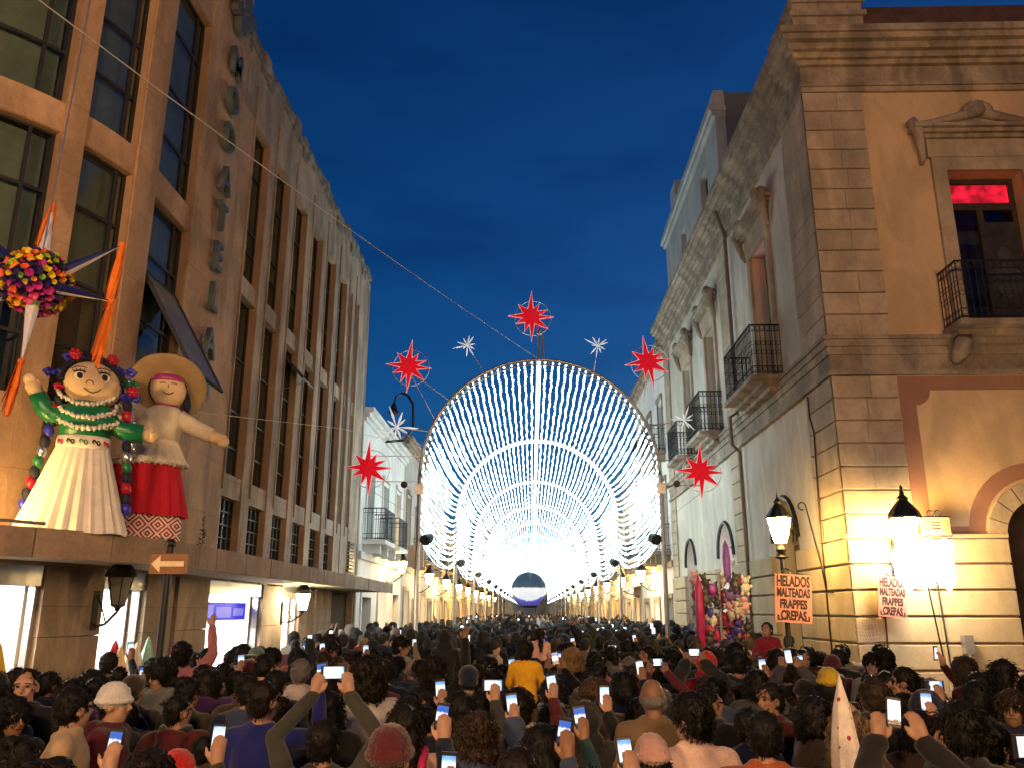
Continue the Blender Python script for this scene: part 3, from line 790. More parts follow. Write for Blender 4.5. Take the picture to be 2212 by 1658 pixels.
m = MB(); m.box(6.76, 6.9, YR - .25, YR - .107, 1.5, 1.78); m.tube([(6.83, YR - .2, 1.5), (6.83, YR - .2, .05)], .03, 8)
tag(m.obj('meter_box', 'alu'), 'small grey meter box on a pipe at the banded base wall', 'meter box')

# set-back upper storey
US = thing('rooftop_storey', 'pale set-back upper storey with dark gable wall above the colonial cornice', 'building', (8, 26, 12.2))
UF = lambda u, o, z: (5.55 - o, u, z)
uh = [(23.5, 24.5, 13.6, 15.6), (27.2, 28.1, 13.5, 15.4)]
wall_part(US, 'wall', 'pale_upper', UF, 22.0, 31.3, 12.19, 16.3, uh, -.3, 0)
m = MB(); m.hexa(UF, 21.9, 31.4, -.3, .12, 16.302, 16.45); m.hexa(UF, 21.85, 31.45, -.3, .2, 16.452, 16.62); m.hexa(UF, 21.95, 31.4, -.3, .02, 16.622, 17.2); m.obj('cornice', 'pale_upper', US)
m = MB(); m.box(5.851, 13, 22.0, 22.3, 12.2, 17.15); m.obj('gable_wall', 'grey_side', US)
m = MB(); m.box(5.86, 13, 22.3, 31.3, 16.8, 17.0); m.obj('roof', 'grey_side', US)
for q in uh:
    window_part(US, UF, *q, -.2, hb=[(q[2] + q[3]) / 2], frame='frame')
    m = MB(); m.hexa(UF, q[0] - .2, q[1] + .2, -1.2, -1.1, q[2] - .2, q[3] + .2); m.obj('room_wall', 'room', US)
m = MB(); m.box(5.7, 6.6, 29.5, 30.6, 17.0, 18.4); m.obj('water_tank_housing', 'pale_upper', US)
# ================================================================ lanterns
LAMP_GLASS = [(.10, .0), (.135, .12), (.19, .38)]
def make_lantern(label, glass='lantern', bracket=True, group=None, r=1.0):
    """six-sided tapered street lantern; local origin at the wall fixing, lamp hangs in front (local -y)"""
    t = thing('wall_lantern', label, 'lantern', group=group)
    cy = -.55 if bracket else 0; z0 = -.62 if bracket else 0
    m = MB(); m.lathe([(.10, 0), (.135, .14), (.195, .42)], 6, (0, cy, z0)); m.obj('lamp_glass', glass, t, local=True)
    m = MB(); m.lathe([(.225, .42), (.235, .45), (.2, .53), (.11, .64), (.075, .68), (.085, .72), (.04, .76), (.02, .84), (.028, .87), (0, .92)], 12, (0, cy, z0)); m.obj('cap', 'black', t, local=True)
    m = MB()
    for k in range(6):
        a = 2 * PI * k / 6
        m.tube([(.103 * math.cos(a), cy + .103 * math.sin(a), z0), (.2 * math.cos(a), cy + .2 * math.sin(a), z0 + .43)], .011, 4)
    m.lathe([(.0, -.1), (.03, -.09), (.05, -.04), (.11, -.01), (.11, .005)], 10, (0, cy, z0)); m.obj('frame', 'black', t, local=True)
    if bracket:
        m = MB(); m.tube([(0, 0, -.9), (0, -.08, -.95), (0, -.3, -.9), (0, cy, z0 - .1)], .022, 6)
        m.tube([(0, 0, -.45), (0, -.15, -.62), (0, -.3, -.88)], .014, 5)
        m.box(-.05, .05, -.02, 0, -1.0, -.4); m.obj('bracket', 'iron', t, local=True)
    return t

def place(t, loc, rz, label=None, sc_=1, group=None, first=False):
    o = t if first else copy_tree(t)
    o.location = loc; o.rotation_euler = (0, 0, rz); o.scale = (sc_,) * 3
    if label: o['label'] = label
    if group: o['group'] = group
    return o

lan_lit = make_lantern('lit amber lantern on the plaza front of the ochre corner building')
lan_lit.location = (5.86, YR - .10, 3.76); lan_lit.scale = (1.08,) * 3
# lamp post with lit lantern and the pink menu sign
PO = thing('lamp_post', 'iron lamp post carrying a lit amber lantern by the street corner', 'lamp post', (4.28, 14.6, 0))
m = MB(); m.tube([(0, 0, .0), (0, 0, .4), (0, 0, .45), (0, 0, 3.25)], [.09, .08, .05, .04], 10); m.lathe([(.05, 0), (.12, .03), (.06, .1), (.09, .16), (.05, .22)], 12, (0, 0, 3.0)); m.obj('post', 'iron', PO, local=True)
m = MB(); m.lathe([(.10, 0), (.145, .14), (.2, .40), (.19, .46), (.10, .54), (.0, .56)], 12, (0, 0, 3.28)); m.obj('lamp_glass', 'lantern_post', PO, local=True, smooth=True)
m = MB()
for k in range(6):
    a = 2 * PI * k / 6
    m.tube([(.10 * math.cos(a), .10 * math.sin(a), 3.27), (.206 * math.cos(a), .206 * math.sin(a), 3.69), (.1 * math.cos(a), .1 * math.sin(a), 3.84)], .009, 4)
m.lathe([(.21, .41), (.22, .44), (.13, .57), (.06, .66), (.07, .7), (.02, .76), (0, .88)], 12, (0, 0, 3.28)); m.obj('lantern_frame', 'iron', PO, local=True)

lan_off = make_lantern('unlit dusty lantern bracketed to the big pier under the canopy', glass='lantern_off')
p = LP(-.12, -.01, 2.62); lan_off.location = (p[0], p[1], 2.70); lan_off.rotation_euler = (0, 0, R(62)); lan_off.scale = (.78,) * 3
lan_w = make_lantern('lantern in front of the narrow lit doorway under the canopy', glass='lantern_w')
p = LP(8.0, .0, 2.6); lan_w.location = (p[0] + .0, p[1] - .2, 2.66); lan_w.rotation_euler = (0, 0, R(90)); lan_w.scale = (.8,) * 3
lan_w2 = make_lantern('lit lantern on the white house with the corner balcony', glass='lantern')
lan_w2.location = (-5.33, 31.4, 4.1); lan_w2.rotation_euler = (0, 0, R(90))

# ================================================================ houses down the street
def row_house(name, label, side, y0, y1, h, wallm, seed, floors=2, nb=3, bal=(0,), trim=None, shop=(), lantern=True, dec=False):
    rr = random.Random(seed)
    f = (lambda u, o, z: (-5.35 + o, u, z)) if side < 0 else (lambda u, o, z: (XR - o, u, z))
    t = thing(name, label, 'building', (-8 if side < 0 else 8, (y0 + y1) / 2, 0), group='houses along the street')
    pit = (y1 - y0) / nb; holes = []; grd = []; up = []
    for i in range(nb):
        c = y0 + pit * (i + .5); w = min(1.5, pit * .52) / 2
        gh = rr.uniform(2.5, 3.0)
        grd.append((c - w, c + w, 0.0, gh))
        if floors > 1:
            z = 4.35; up.append((c - w * .8, c + w * .8, z, min(h - 1.0, z + rr.uniform(2.1, 2.6))))
        if floors > 2: up.append((c - w * .7, c + w * .7, 8.2, 10.2))
    wall_part(t, 'wall', wallm, f, y0, y1, 0, h, grd + up, -.35, 0)
    m = MB(); sx = -1 if side < 0 else 1
    xa, xb = (-11.5, -5.75) if side < 0 else (5.65, 11.5)
    m.box(xa, xb, y0 + .01, y1 - .01, h - .5, h - .2); m.obj('roof', 'grey_side', t)
    m = MB(); m.box(xa, xb, y0 + .005, y0 + .3, 0, h - .22); m.obj('side_wall', wallm, t)
    m = MB(); m.hexa(f, y0 + .3, y1, -2.2, -2.1, 0, h - .5); m.obj('inner_wall', 'room', t)
    tm = trim or 'ledge'
    c = None
    for k, (za, zb, pj) in enumerate(((h - .42, h - .3, .08), (h - .298, h - .14, .18), (h - .138, h + .02, .3))):
        m = MB(); m.hexa(f, y0 - .02, y1 + .02, .0, pj, za, zb); o = m.obj('cornice' if c is None else 'cornice_fillet', tm, c or t); c = c or o
        if k == 1 and dec:
            for i in range(int((y1 - y0) / .35)):
                m = MB(); m.hexa(f, y0 + .1 + i * .35, y0 + .28 + i * .35, .182, .27, za + .02, zb - .01); m.obj('dentil', tm, c)
    if floors > 1:
        m = MB(); m.hexa(f, y0, y1, .001, .09, 3.72, 3.95); m.obj('belt_course', tm, t)
    for i, (a, b, p, q) in enumerate(grd):
        m = MB(); m.hexa(f, a - .14, a, .001, .05, 0, q + .16); m.hexa(f, b, b + .14, .001, .05, 0, q + .16); m.hexa(f, a, b, .001, .05, q, q + .16); s = m.obj('door_surround', tm, t)
        if i in shop:
            m = MB(); m.hexa(f, a, b, -.34, -.3, .02, q); m.obj('lit_shop_window', 'shop_tube_far', s)
            m = MB(); m.hexa(f, a, b, -.3, -.26, 1.0, 1.06); m.hexa(f, (a + b) / 2 - .03, (a + b) / 2 + .03, -.3, -.262, 0.02, q); m.obj('window_bar', 'frame', s)
        else:
            m = MB(); m.hexa(f, a, b, -.34, -.28, .0, q); d = m.obj('door', rr.choice(['wood', 'wood_dark']), s)
            m = MB()
            for aa, bb in ((a + .08, (a + b) / 2 - .05), ((a + b) / 2 + .05, b - .08)):
                for p0, p1 in ((.15, q * .45), (q * .5, q - .1)): m.hexa(f, aa, bb, -.28, -.255, p0, p1)
            m.obj('door_panel', 'wood', d)
    for i, (a, b, p, q) in enumerate(up):
        m = MB(); m.hexa(f, a - .12, a, .001, .05, p, q + .14); m.hexa(f, b, b + .12, .001, .05, p, q + .14); m.hexa(f, a - .12, b + .12, .001, .1, q + .142, q + .3); m.obj('window_surround', tm, t)
        window_part(t, f, a, b, p, q, -.2, hb=[q - .5], vb=[(a + b) / 2], frame='wood_dark', bar=.05, blind=[(p + .05, q - .05, 'white_wall')] if rr.random() < .6 else None)
        if i in bal:
            m = MB(); m.hexa(f, a - .4, b + .4, .0, .75, p - .16, p - .03); bb = m.obj('balcony', tm, t)
            for q0 in (a - .2, b):
                m = MB(); m.hexa(f, q0, q0 + .2, .0, .55, p - .45, p - .162); m.obj('balcony_corbel', tm, bb)
            m = MB(); railing(m, f, a - .36, b + .36, .7, p - .03, 1.0, step=.14, fancy=False); m.obj('railing', 'iron', bb)
    return t, f

pl = lambda n, c, **k: M_rough(n, c, var=.12, scale=.7, fine=22, stain=.15, bump=.15, **k)
PWH, POC, PPK, PGR, PCR, PTE = pl('white_lime', (.72, .72, .70)), pl('ochre_lime', (.60, .44, .22)), pl('pink_lime', (.58, .40, .33)), pl('grey_lime', (.42, .41, .39)), pl('cream_lime', (.66, .60, .48)), pl('sand_lime', (.52, .45, .36))
row_house('town_house', 'white house with corner balcony right behind the brown stone building', -1, 26.15, 35.0, 8.5, PWH, 1, nb=3, bal=(0, 1), shop=(1,), trim=PWH)
row_house('town_house', 'pale grey house with dark doors beyond the white balcony house', -1, 35.05, 43.5, 9.4, PGR, 2, nb=3, bal=(1,), shop=(0, 2))
row_house('town_house', 'cream house with shuttered doors beyond the pale grey house', -1, 43.55, 52, 7.6, PCR, 3, nb=3, bal=(0, 2), shop=(1,))
row_house('town_house', 'yellow ochre house with lit shopfront on the balcony house side of the tunnel', -1, 52.05, 61, 7.0, POC, 4, nb=3, bal=(1,), shop=(0, 1, 2))
row_house('town_house', 'pink house beyond the yellow ochre house', -1, 61.05, 72, 7.9, PPK, 5, nb=4, bal=(0, 2), shop=(1, 3))
row_house('town_house', 'long white house beyond the pink house', -1, 72.05, 90, 7.2, PWH, 6, nb=6, bal=(1, 3), shop=(0, 2, 4))
row_house('town_house', 'sand coloured house at the far end of the balcony house side', -1, 90.05, 171.5, 7.8, PTE, 7, nb=22, bal=(2, 5), shop=(0, 2, 4, 6, 8, 10, 12, 14, 16, 18, 20))
row_house('town_house', 'white three-storey house with dentil cornice beyond the colonial corner building', 1, 31.35, 40.5, 12.4, PWH, 8, nb=3, floors=3, bal=(0, 1, 2, 3, 4), shop=(1,), dec=True)
row_house('town_house', 'cream house with lit awning shop beyond the three-storey house', 1, 40.55, 48, 8.2, PCR, 9, nb=2, bal=(0, 1), shop=(0,))
row_house('town_house', 'ochre house with lit doors beyond the cream awning shop', 1, 48.05, 57, 7.6, POC, 10, nb=3, bal=(1,), shop=(0, 2))
row_house('town_house', 'sand house with many lit doors beyond the ochre lit doors', 1, 57.05, 68, 7.0, PTE, 11, nb=4, bal=(0, 3), shop=(1, 2))
row_house('town_house', 'grey house with three balconies beyond the sand house', 1, 68.05, 85, 7.4, PGR, 12, nb=6, bal=(1, 3, 5), shop=(0, 2, 4))
row_house('town_house', 'long cream house at the far end of the grey house side', 1, 85.05, 171.5, 7.6, PCR, 13, nb=24, bal=(2, 6), shop=(0, 3, 5, 7, 9, 11, 13, 15, 17, 19, 21))
m = MB(); m.box(-14, 14, 172, 176, 0, 9); tag(m.obj('end_building', PWH), 'pale building closing the far end of the street', 'building')
# warm wall lanterns down both sides
mini = make_lantern('small lit wall lantern on the house fronts under the light tunnel', glass='lantern', group='wall lanterns along the street')
ys_l = [39.5, 47.5, 56, 64, 73, 83, 95, 110]; ys_r = [36.2, 44.0, 52.5, 61, 70, 80, 92, 106]
first = True
for y in ys_l:
    place(mini, (-5.33, y, 4.0), R(90), 'small lit wall lantern, %s one past the white balcony house' % ORD[ys_l.index(y)], sc_=1.1, first=first); first = False
for y in ys_r: place(mini, (XR - .02, y, 4.0), R(-90), 'small lit wall lantern, %s one past the colonial corner building' % ORD[ys_r.index(y)], sc_=1.1)
# awning over the cream shop, flags
AW = thing('shop_awning', 'pale canvas awning on the cream house with lit shop', 'awning', (5.2, 42.5, 3.0))
m = MB(); m.add([(XR, 41, 3.35), (XR - 1.5, 41, 2.95), (XR - 1.5, 44.3, 2.95), (XR, 44.3, 3.35), (XR, 41, 3.31), (XR - 1.5, 41, 2.91), (XR - 1.5, 44.3, 2.91), (XR, 44.3, 3.31)], MB.BF); m.obj('canvas', 'soffit', AW)
m = MB(); m.box(XR - 1.52, XR - 1.5, 41, 44.3, 2.7, 2.96); m.obj('valance', 'soffit', AW)
m = MB(); m.tube([(XR, 41.05, 2.7), (XR - 1.45, 41.05, 2.94)], .02, 5); m.tube([(XR, 44.25, 2.7), (XR - 1.45, 44.25, 2.94)], .02, 5); m.obj('arm', 'steel', AW)
# black double roof lamp on the white house
RL = thing('roof_lamp', 'black swan-neck lamp with hanging head above the white house roof', 'lamp', (-4.35, 29.8, 7.7))
m = MB(); m.tube([(-5.3, 29.8, 8.1), (-4.6, 29.8, 8.15), (-4.3, 29.8, 8.6), (-4.32, 29.8, 9.5), (-4.55, 29.8, 9.86), (-4.75, 29.8, 9.92)], .05, 7)
m.tube([(-4.75, 29.8, 9.92), (-4.98, 29.8, 9.8), (-5.03, 29.8, 9.45)], .035, 6); m.obj('arm', 'iron', RL)
m = MB(); m.lathe([(.05, .3), (.1, .2), (.13, .05), (.2, -.02), (.19, -.1), (.0, -.12)], 12, (-5.03, 29.8, 9.25)); m.obj('lamp_head', 'iron', RL)
# brown shop sign box on the first arch post side, stone ornament with warm light
m = MB(); m.box(-3.5, -3.05, 24.0, 24.12, 3.35, 3.95); m.tube([(-3.28, 24.06, 3.3), (-3.28, 24.06, 0)], .03, 6)
tag(m.obj('banner_board', M_plain('tan_board', (.42, .28, .16), .7)), 'small tan board on a pole beside the white balcony house', 'sign')
# ================================================================ light tunnel
TX, TR, TZ = .22, 2.90, 5.30           # axis, radius, springing height
Y_A0, PITCH, NA = 20.0, 10.0, 15
def arch_pts(n=36, r=TR):
    return [(r * math.cos(PI * k / n), 0, TZ + r * math.sin(PI * k / n)) for k in range(n + 1)]
def make_arch(front):
    t = thing('light_arch', 'grey steel entrance arch of the light tunnel with bare hoop' if front else 'steel arch inside the light tunnel with white lit hoop', 'arch', (TX, Y_A0, 0), group=None if front else 'arches of the light tunnel')
    for sx in (1, -1):
        m = MB(); m.tube([(sx * TR, 0, 0), (sx * TR, 0, TZ)], .055, 10); m.lathe([(.16, 0), (.16, .02), (.07, .03), (.06, .12)], 12, (sx * TR, 0, 0)); p = m.obj('post', 'steel', t, local=True, smooth=False)
        m = MB(); m.tube([(sx * TR, 0, TZ + .02), (sx * (TR + .02), 0, 3.4)], .02, 5); m.obj('cable', 'frame', p, local=True)
        m = MB(); m.lathe([(.03, -.16), (.11, -.12), (.14, .06), (.13, .1), (.0, .09)], 10, (0, 0, 0))
        fl = m.obj('floodlight', 'black', p, local=True); fl.location = (sx * (TR - .22), -.1, 3.78); fl.rotation_euler = (R(110), 0, R(35 * sx))
        m = MB(); m.tube([(sx * TR, 0, 3.72), (sx * (TR - .22), -.06, 3.78)], .018, 5); m.obj('floodlight_arm', 'iron', p, local=True)
        if front:
            m = MB(); m.lathe([(.02, -.07), (.075, -.05), (.085, .05), (.0, .06)], 10); f2 = m.obj('camera_dome', 'black', p, local=True); f2.location = (sx * (TR + .36), -.08, 5.08); f2.rotation_euler = (R(100), 0, 0)
            m = MB(); m.tube([(sx * TR, 0, 4.95), (sx * (TR + .34), -.02, 5.06)], .02, 5); m.box(sx * TR - .1, sx * TR + .1, -.08, -.055, 4.85, 5.1); m.obj('camera_arm', 'steel', p, local=True)
    m = MB(); m.tube(arch_pts(), .045, 8); h = m.obj('hoop', 'steel', t, local=True, smooth=True)
    if front:
        m = MB(); m.tube(arch_pts(r=TR - .12), .022, 6); m.obj('inner_hoop', 'steel', h, local=True)
        m = MB()
        for k in range(1, 36):
            a = PI * k / 36
            m.tube([((TR - .12) * math.cos(a), 0, TZ + (TR - .12) * math.sin(a)), (TR * math.cos(a), 0, TZ + TR * math.sin(a))], .01, 4)
        m.obj('hoop_web', 'steel', h, local=True)
    else:
        m = MB(); m.tube(arch_pts(r=TR - .07), .05, 5); m.obj('lit_hoop', 'ledrib', h, local=True)
    return t
a0 = make_arch(True)
a1 = make_arch(False); a1.location = (TX, Y_A0 + PITCH, 0); a1['label'] = 'steel arch with lit hoop, second arch of the light tunnel from its entrance'
for k in range(2, NA):
    c = copy_tree(a1); c.location = (TX, Y_A0 + PITCH * k, 0); c['label'] = 'steel arch with lit hoop, %s arch of the light tunnel from its entrance' % ORD[k]
# strings of LED clusters between arches
half = PI * TR / 2 + 1.45
NS = 69
def strand_pos(q):
    """q: arc distance from the crown -> (x, z)"""
    a = q / TR
    if abs(a) <= PI / 2: return TR * math.sin(a), TZ + TR * math.cos(a)
    return math.copysign(TR, q), TZ - (abs(q) - PI * TR / 2)
OCT_F = [(0, 2, 4), (2, 1, 4), (1, 3, 4), (3, 0, 4), (2, 0, 5), (1, 2, 5), (3, 1, 5), (0, 3, 5)]
def bead(mb, c, r):
    x, y, z = c
    mb.add([(x + r, y, z), (x - r, y, z), (x, y + r, z), (x, y - r, z), (x, y, z + r), (x, y, z - r)], OCT_F)
def strand(mb, i, step, rr, big=1., y0=0, fine=True):
    q = (i - (NS - 1) / 2) / ((NS - 1) / 2) * (half - .05)
    x, z = strand_pos(q)
    sag = .16 + .34 * (abs(q) / half) ** 2 + rr.uniform(-.04, .05)
    n = int(PITCH / step); ph = rr.uniform(0, 6)
    inw = -math.copysign(1, x) if abs(x) > .2 else 0
    for k in range(n):
        t = (k + rr.uniform(.1, .9)) / n
        s = 4 * t * (1 - t)
        wob = .014 * math.sin(ph + t * 37) + rr.uniform(-.011, .011)
        bead(mb, (x * (1 - .012 * s) + wob + inw * sag * .25 * s * (abs(q) / half), y0 + t * PITCH, z - sag * s + rr.uniform(-.013, .013)), rr.uniform(.014, .031) * big)
    if fine:
        mb.tube([(x, y0 + PITCH * t, z - sag * 4 * t * (1 - t)) for t in [j / 8 for j in range(9)]], .006, 3)
rr = random.Random(5)
strands = []
for i in range(NS):
    mb = MB(); strand(mb, i, .085, rr)
    me = mb.mesh('light_string')
    me.materials.append(MT['led']); strands.append(me)
for b in range(4):
    for i in range(NS):
        o = link('light_string', strands[i], None); o.location = (TX, Y_A0 + PITCH * b, 0)
        if b % 2: o.location.y += PITCH; o.rotation_euler = (0, 0, PI); 
        k = i - NS // 2
        if b % 2: k = -k
        lab = 'white light string under the crown cable, %s bay of the tunnel' % ORD[b] if k == 0 else 'white light string, %s from the crown cable towards the %s building, %s tunnel bay' % (ORD[abs(k) - 1], 'brown' if k < 0 else 'colonial', ORD[b])
        tag(o, lab, 'light string', 'strings of bay %d of the tunnel' % (b + 1))
mb = MB()
for b in range(4, NA - 1):
    for i in range(NS): strand(mb, i, .30 if b < 8 else .6, rr, 1.1 if b < 8 else 1.3, y0=PITCH * b, fine=False)
far = mb.obj('far_light_strings', 'led'); far.location = (TX, Y_A0, 0)
tag(far, 'dense mass of white light strings at the far end of the tunnel', 'light strings', kind='stuff')
# crown cable with dense lights
CR = thing('crown_cable', 'thick white lit cable along the crown of the light tunnel', 'cable', (TX, Y_A0, TZ + TR - .1))
m = MB(); m.tube([(0, PITCH * k * .25, -.14 * math.sin(PI * ((k * .25) % 1))) for k in range(4 * (NA - 1) + 1)], .055, 6); m.obj('lit_tube', 'ledrib', CR, local=True)

# ================================================================ red stars and silver bursts on the entrance arch
TIPS = [(90, 150), (60, 86), (24, 100), (0, 125), (-36, 120), (-87, 150), (-110, 96), (-152, 94), (180, 126), (137, 100)]
def make_star(label):
    t = thing('red_star', label, 'star', group=None)
    k = .0046; ri = 47 * k
    angs = [R(a) for a, _ in TIPS]
    out = []
    for i in range(10):
        a, l = angs[i], TIPS[i][1] * k
        b = angs[(i + 1) % 10]
        d = (b - a)
        while d > 0: d -= 2 * PI
        out.append((l * math.cos(a), l * math.sin(a))); out.append((ri * math.cos(a + d / 2), ri * math.sin(a + d / 2)))
    m = MB(); n = len(out)
    vs = [(x, -.03, z) for x, z in out] + [(x, .03, z) for x, z in out] + [(0, -.09, 0), (0, .09, 0)]
    m.add(vs, [(i, (i + 1) % n, n + (i + 1) % n, n + i) for i in range(n)] + [((i + 1) % n, i, 2 * n) for i in range(n)] + [(n + i, n + (i + 1) % n, 2 * n + 1) for i in range(n)])
    m.obj('star_body', 'red_star', t, local=True)
    m = MB(); m.tube([(x, -.034, z) for x, z in out], .007, 4, close=True); m.obj('lit_outline', 'star_rim', t, local=True)
    m = MB(); m.tube([(.05 + .46 * math.cos(2 * PI * i / 40), .05, -.02 + .46 * math.sin(2 * PI * i / 40)) for i in range(40)], .009, 5, close=True); m.obj('ring', 'steel', t, local=True)
    return t
star0 = make_star('')
def arm_pts(p, q): return [(p[0], p[1], p[2]), (q[0], q[1], q[2])]
def on_hoop(deg, r=TR): return (TX + r * math.cos(R(deg)), Y_A0, TZ + r * math.sin(R(deg)))
stars = [((.03, 9.30), 'red star at the very top of the tunnel entrance', [(90, (TX, 8.9))]),
         ((-3.02, 8.02), 'red star on the upper shoulder of the arch towards the brown building', [(140, None), (152, None)]),
         ((2.92, 8.09), 'red star on the upper shoulder of the arch towards the colonial building', [(42, None), (30, None)]),
         ((-3.92, 5.48), 'low red star beside the arch post against the white balcony house', [(172, None), (0, None)]),
         ((4.05, 5.36), 'low red star beside the arch post against the colonial building', [(10, None), (0, None)])]
star_o = [star0] + [copy_tree(star0) for _ in stars[1:]]
for i, ((x, z), lab, arms) in enumerate(stars):
    o = star_o[i]
    o.location = (x, Y_A0 - .12, z); o['label'] = lab
    o.rotation_euler = (0, R([2, 6, -8, 1, 3][i]), 0)
    m = MB()
    if i == 0: m.tube([(TX, Y_A0, TZ + TR), (TX - .02, Y_A0 - .02, 9.1)], .03, 6); m.tube([(TX + .12, Y_A0, TZ + TR), (TX + .1, Y_A0 - .02, 8.85)], .03, 6); m.ball((TX + .03, Y_A0 - .2, 8.86), .07, 10, 7)
    elif i < 3:
        for dg in (arms[0][0], arms[1][0]): m.tube(arm_pts(on_hoop(dg), (x, Y_A0 - .06, z - .1)), .012, 5)
    else:
        sx = -1 if x < 0 else 1
        for dz in (.3, -.32): m.tube(arm_pts((TX + sx * TR, Y_A0, z + dz), (x, Y_A0 - .06, z + dz)), .012, 5)
        m.tube([(TX + sx * TR, Y_A0, z - 1.2), (x, Y_A0 - .06, z - .5)], .006, 4)
    w = m.obj('mount', 'steel', None); w.name = 'mount'
    w.parent = o; w.matrix_parent_inverse = Matrix.LocRotScale(o.location, o.rotation_euler, o.scale).inverted()
silver = M_emit('silver_burst', (.8, .9, 1), .35, (.8, .82, .85))
def make_burst():
    t = thing('silver_burst', '', 'ornament'); m = MB()
    for k in range(10):
        a = 2 * PI * k / 10 + .2; b = R([0, 35, -30, 20, -15][k % 5])
        d = Vector((math.cos(a) * math.cos(b), -math.sin(b), math.sin(a) * math.cos(b))); l = .2 + .09 * (k % 3)
        m.tube([d * .04, d * l * .55, d * l], [.006, .022, .006], 5)
    m.obj('spikes', silver, t, local=True); m = MB(); m.ball((0, 0, 0), .04, 8, 6); m.obj('hub', silver, t, local=True); return t
b0 = make_burst(); burst_o = [b0] + [copy_tree(b0) for _ in range(3)]
for i, ((x, z), lab, dg) in enumerate([((-1.57, 8.56), 'silver spiky burst on the arch shoulder next to the top star, brown building side', 118), ((1.70, 8.53), 'silver spiky burst on the arch shoulder next to the top star, colonial side', 62),
                                       ((-3.27, 6.48), 'silver spiky burst beside the arch above the low star, brown building side', 158), ((3.75, 6.62), 'thin silver burst beside the arch above the low star, colonial side', 24)]):
    o = burst_o[i]
    o.location = (x, Y_A0 - .1, z); o['label'] = lab; o.rotation_euler = (0, i * .7, 0)
    if i == 2: o.scale = (1.5,) * 3
    h = on_hoop(dg); m = MB(); m.tube([h, (x, Y_A0 - .1, z)], .011, 5)
    if i > 1: m.tube([on_hoop(dg - (8 if i == 3 else -8)), (x, Y_A0 - .1, z)], .008, 5)
    w = m.obj('mount_rod', 'steel', None); w.parent = o; w.matrix_parent_inverse = Matrix.LocRotScale(o.location, o.rotation_euler, o.scale).inverted()

# overhead wires
def wire(pts, r, lab, mat=None):
    mat = mat or MT.setdefault('wire', M_plain('pale_wire', (.45, .44, .42), .7))
    m = MB(); m.tube(pts, r, 5); return tag(m.obj('overhead_wire', mat), lab, 'wire')
P0, P1 = Vector((-4.25, 6.2, 7.55)), Vector((TX, Y_A0, TZ + TR + .02)); PX = P0 + (P0 - P1) * .6
wire([PX.lerp(P1, t) - Vector((0, 0, .25 * math.sin(PI * t))) for t in [k / 14 for k in range(15)]], .007, 'taut pale wire from the plaza to the crown of the entrance arch')
wire([LP(1.3, .3, 5.0), (-3.6, 15.5, 5.5), (-2.7, 20, 6.0)], .006, 'thin faint wire from the doll ledge to the arch post')

# ================================================================ globe inside the tunnel
GL = thing('giant_globe', 'giant glowing globe with dark top, white band and violet base in the tunnel', 'globe', (-.25, 85, 0))
def M_globe():
    m, nt, b = nodes_of('globe_projection'); L = nt.links.new
    tcn = N(nt, 'ShaderNodeTexCoord'); sp = N(nt, 'ShaderNodeSeparateXYZ'); L(tcn.outputs['Object'], sp.inputs[0])
    n = N(nt, 'ShaderNodeTexNoise', Scale=2.4, Detail=7.0, Roughness=.7); L(tcn.outputs['Object'], n.inputs['Vector'])
    ad = N(nt, 'ShaderNodeMath', operation='MULTIPLY_ADD'); ad.inputs[1].default_value = .35; L(n.outputs['Fac'], ad.inputs[0]); L(sp.outputs['Z'], ad.inputs[2])
    xx = N(nt, 'ShaderNodeMath', operation='MULTIPLY'); L(sp.outputs['X'], xx.inputs[0]); L(sp.outputs['X'], xx.inputs[1])
    bl = N(nt, 'ShaderNodeMath', operation='MULTIPLY_ADD'); bl.inputs[1].default_value = -.24; L(xx.outputs[0], bl.inputs[0]); L(ad.outputs[0], bl.inputs[2])
    r = N(nt, 'ShaderNodeValToRGB'); e = r.color_ramp.elements
    mr = N(nt, 'ShaderNodeMapRange'); mr.inputs['From Min'].default_value = -1.74; mr.inputs['From Max'].default_value = 1.94
    L(bl.outputs[0], mr.inputs['Value']); L(mr.outputs[0], r.inputs[0])
    e[0].position = 0; e[0].color = (.03, .03, .22, 1); e[1].position = .22; e[1].color = (.10, .09, .5, 1)
    for p, c in ((.25, (.9, .97, 1, 1)), (.55, (1, 1, 1, 1))): q = e.new(p); q.color = c
    r2 = N(nt, 'ShaderNodeValToRGB'); r2.color_ramp.elements[0].position = .565; r2.color_ramp.elements[0].color = (0, 0, 0, 1); r2.color_ramp.elements[1].position = .58; r2.color_ramp.elements[1].color = (1, 1, 1, 1)
    m3 = N(nt, 'ShaderNodeMapRange'); m3.inputs['From Min'].default_value = -1.74; m3.inputs['From Max'].default_value = 1.94; L(ad.outputs[0], m3.inputs['Value']); L(m3.outputs[0], r2.inputs[0])
    mx = N(nt, 'ShaderNodeMixRGB'); L(r2.outputs[0], mx.inputs[0]); L(r.outputs[0], mx.inputs[1]); mx.inputs[2].default_value = (.03, .065, .10, 1)
    L(mx.outputs[0], b.inputs['Emission Color']); b.inputs['Emission Strength'].default_value = .85
    b.inputs['Base Color'].default_value = (.02, .03, .05, 1); b.inputs['Roughness'].default_value = .3
    return m
m = MB(); m.ball((0, 0, 0), 1.74, 48, 28); gb = m.obj('globe', M_globe(), GL, local=True, smooth=True); gb.location = (0, 0, 4.15)
m = MB()
for sx in (-1, 1):
    for sy in (-1, 1): m.tube([(sx * .9, sy * .9, 0), (sx * .55, sy * .55, 2.85)], .05, 6)
m.tube([(.9, -.9, 1.2), (-.9, -.9, 1.2)], .03, 5); m.lathe([(.75, 0), (.95, .3), (.9, .32), (.7, .05)], 20, (0, 0, 2.45)); m.obj('stand', 'black', GL, local=True)
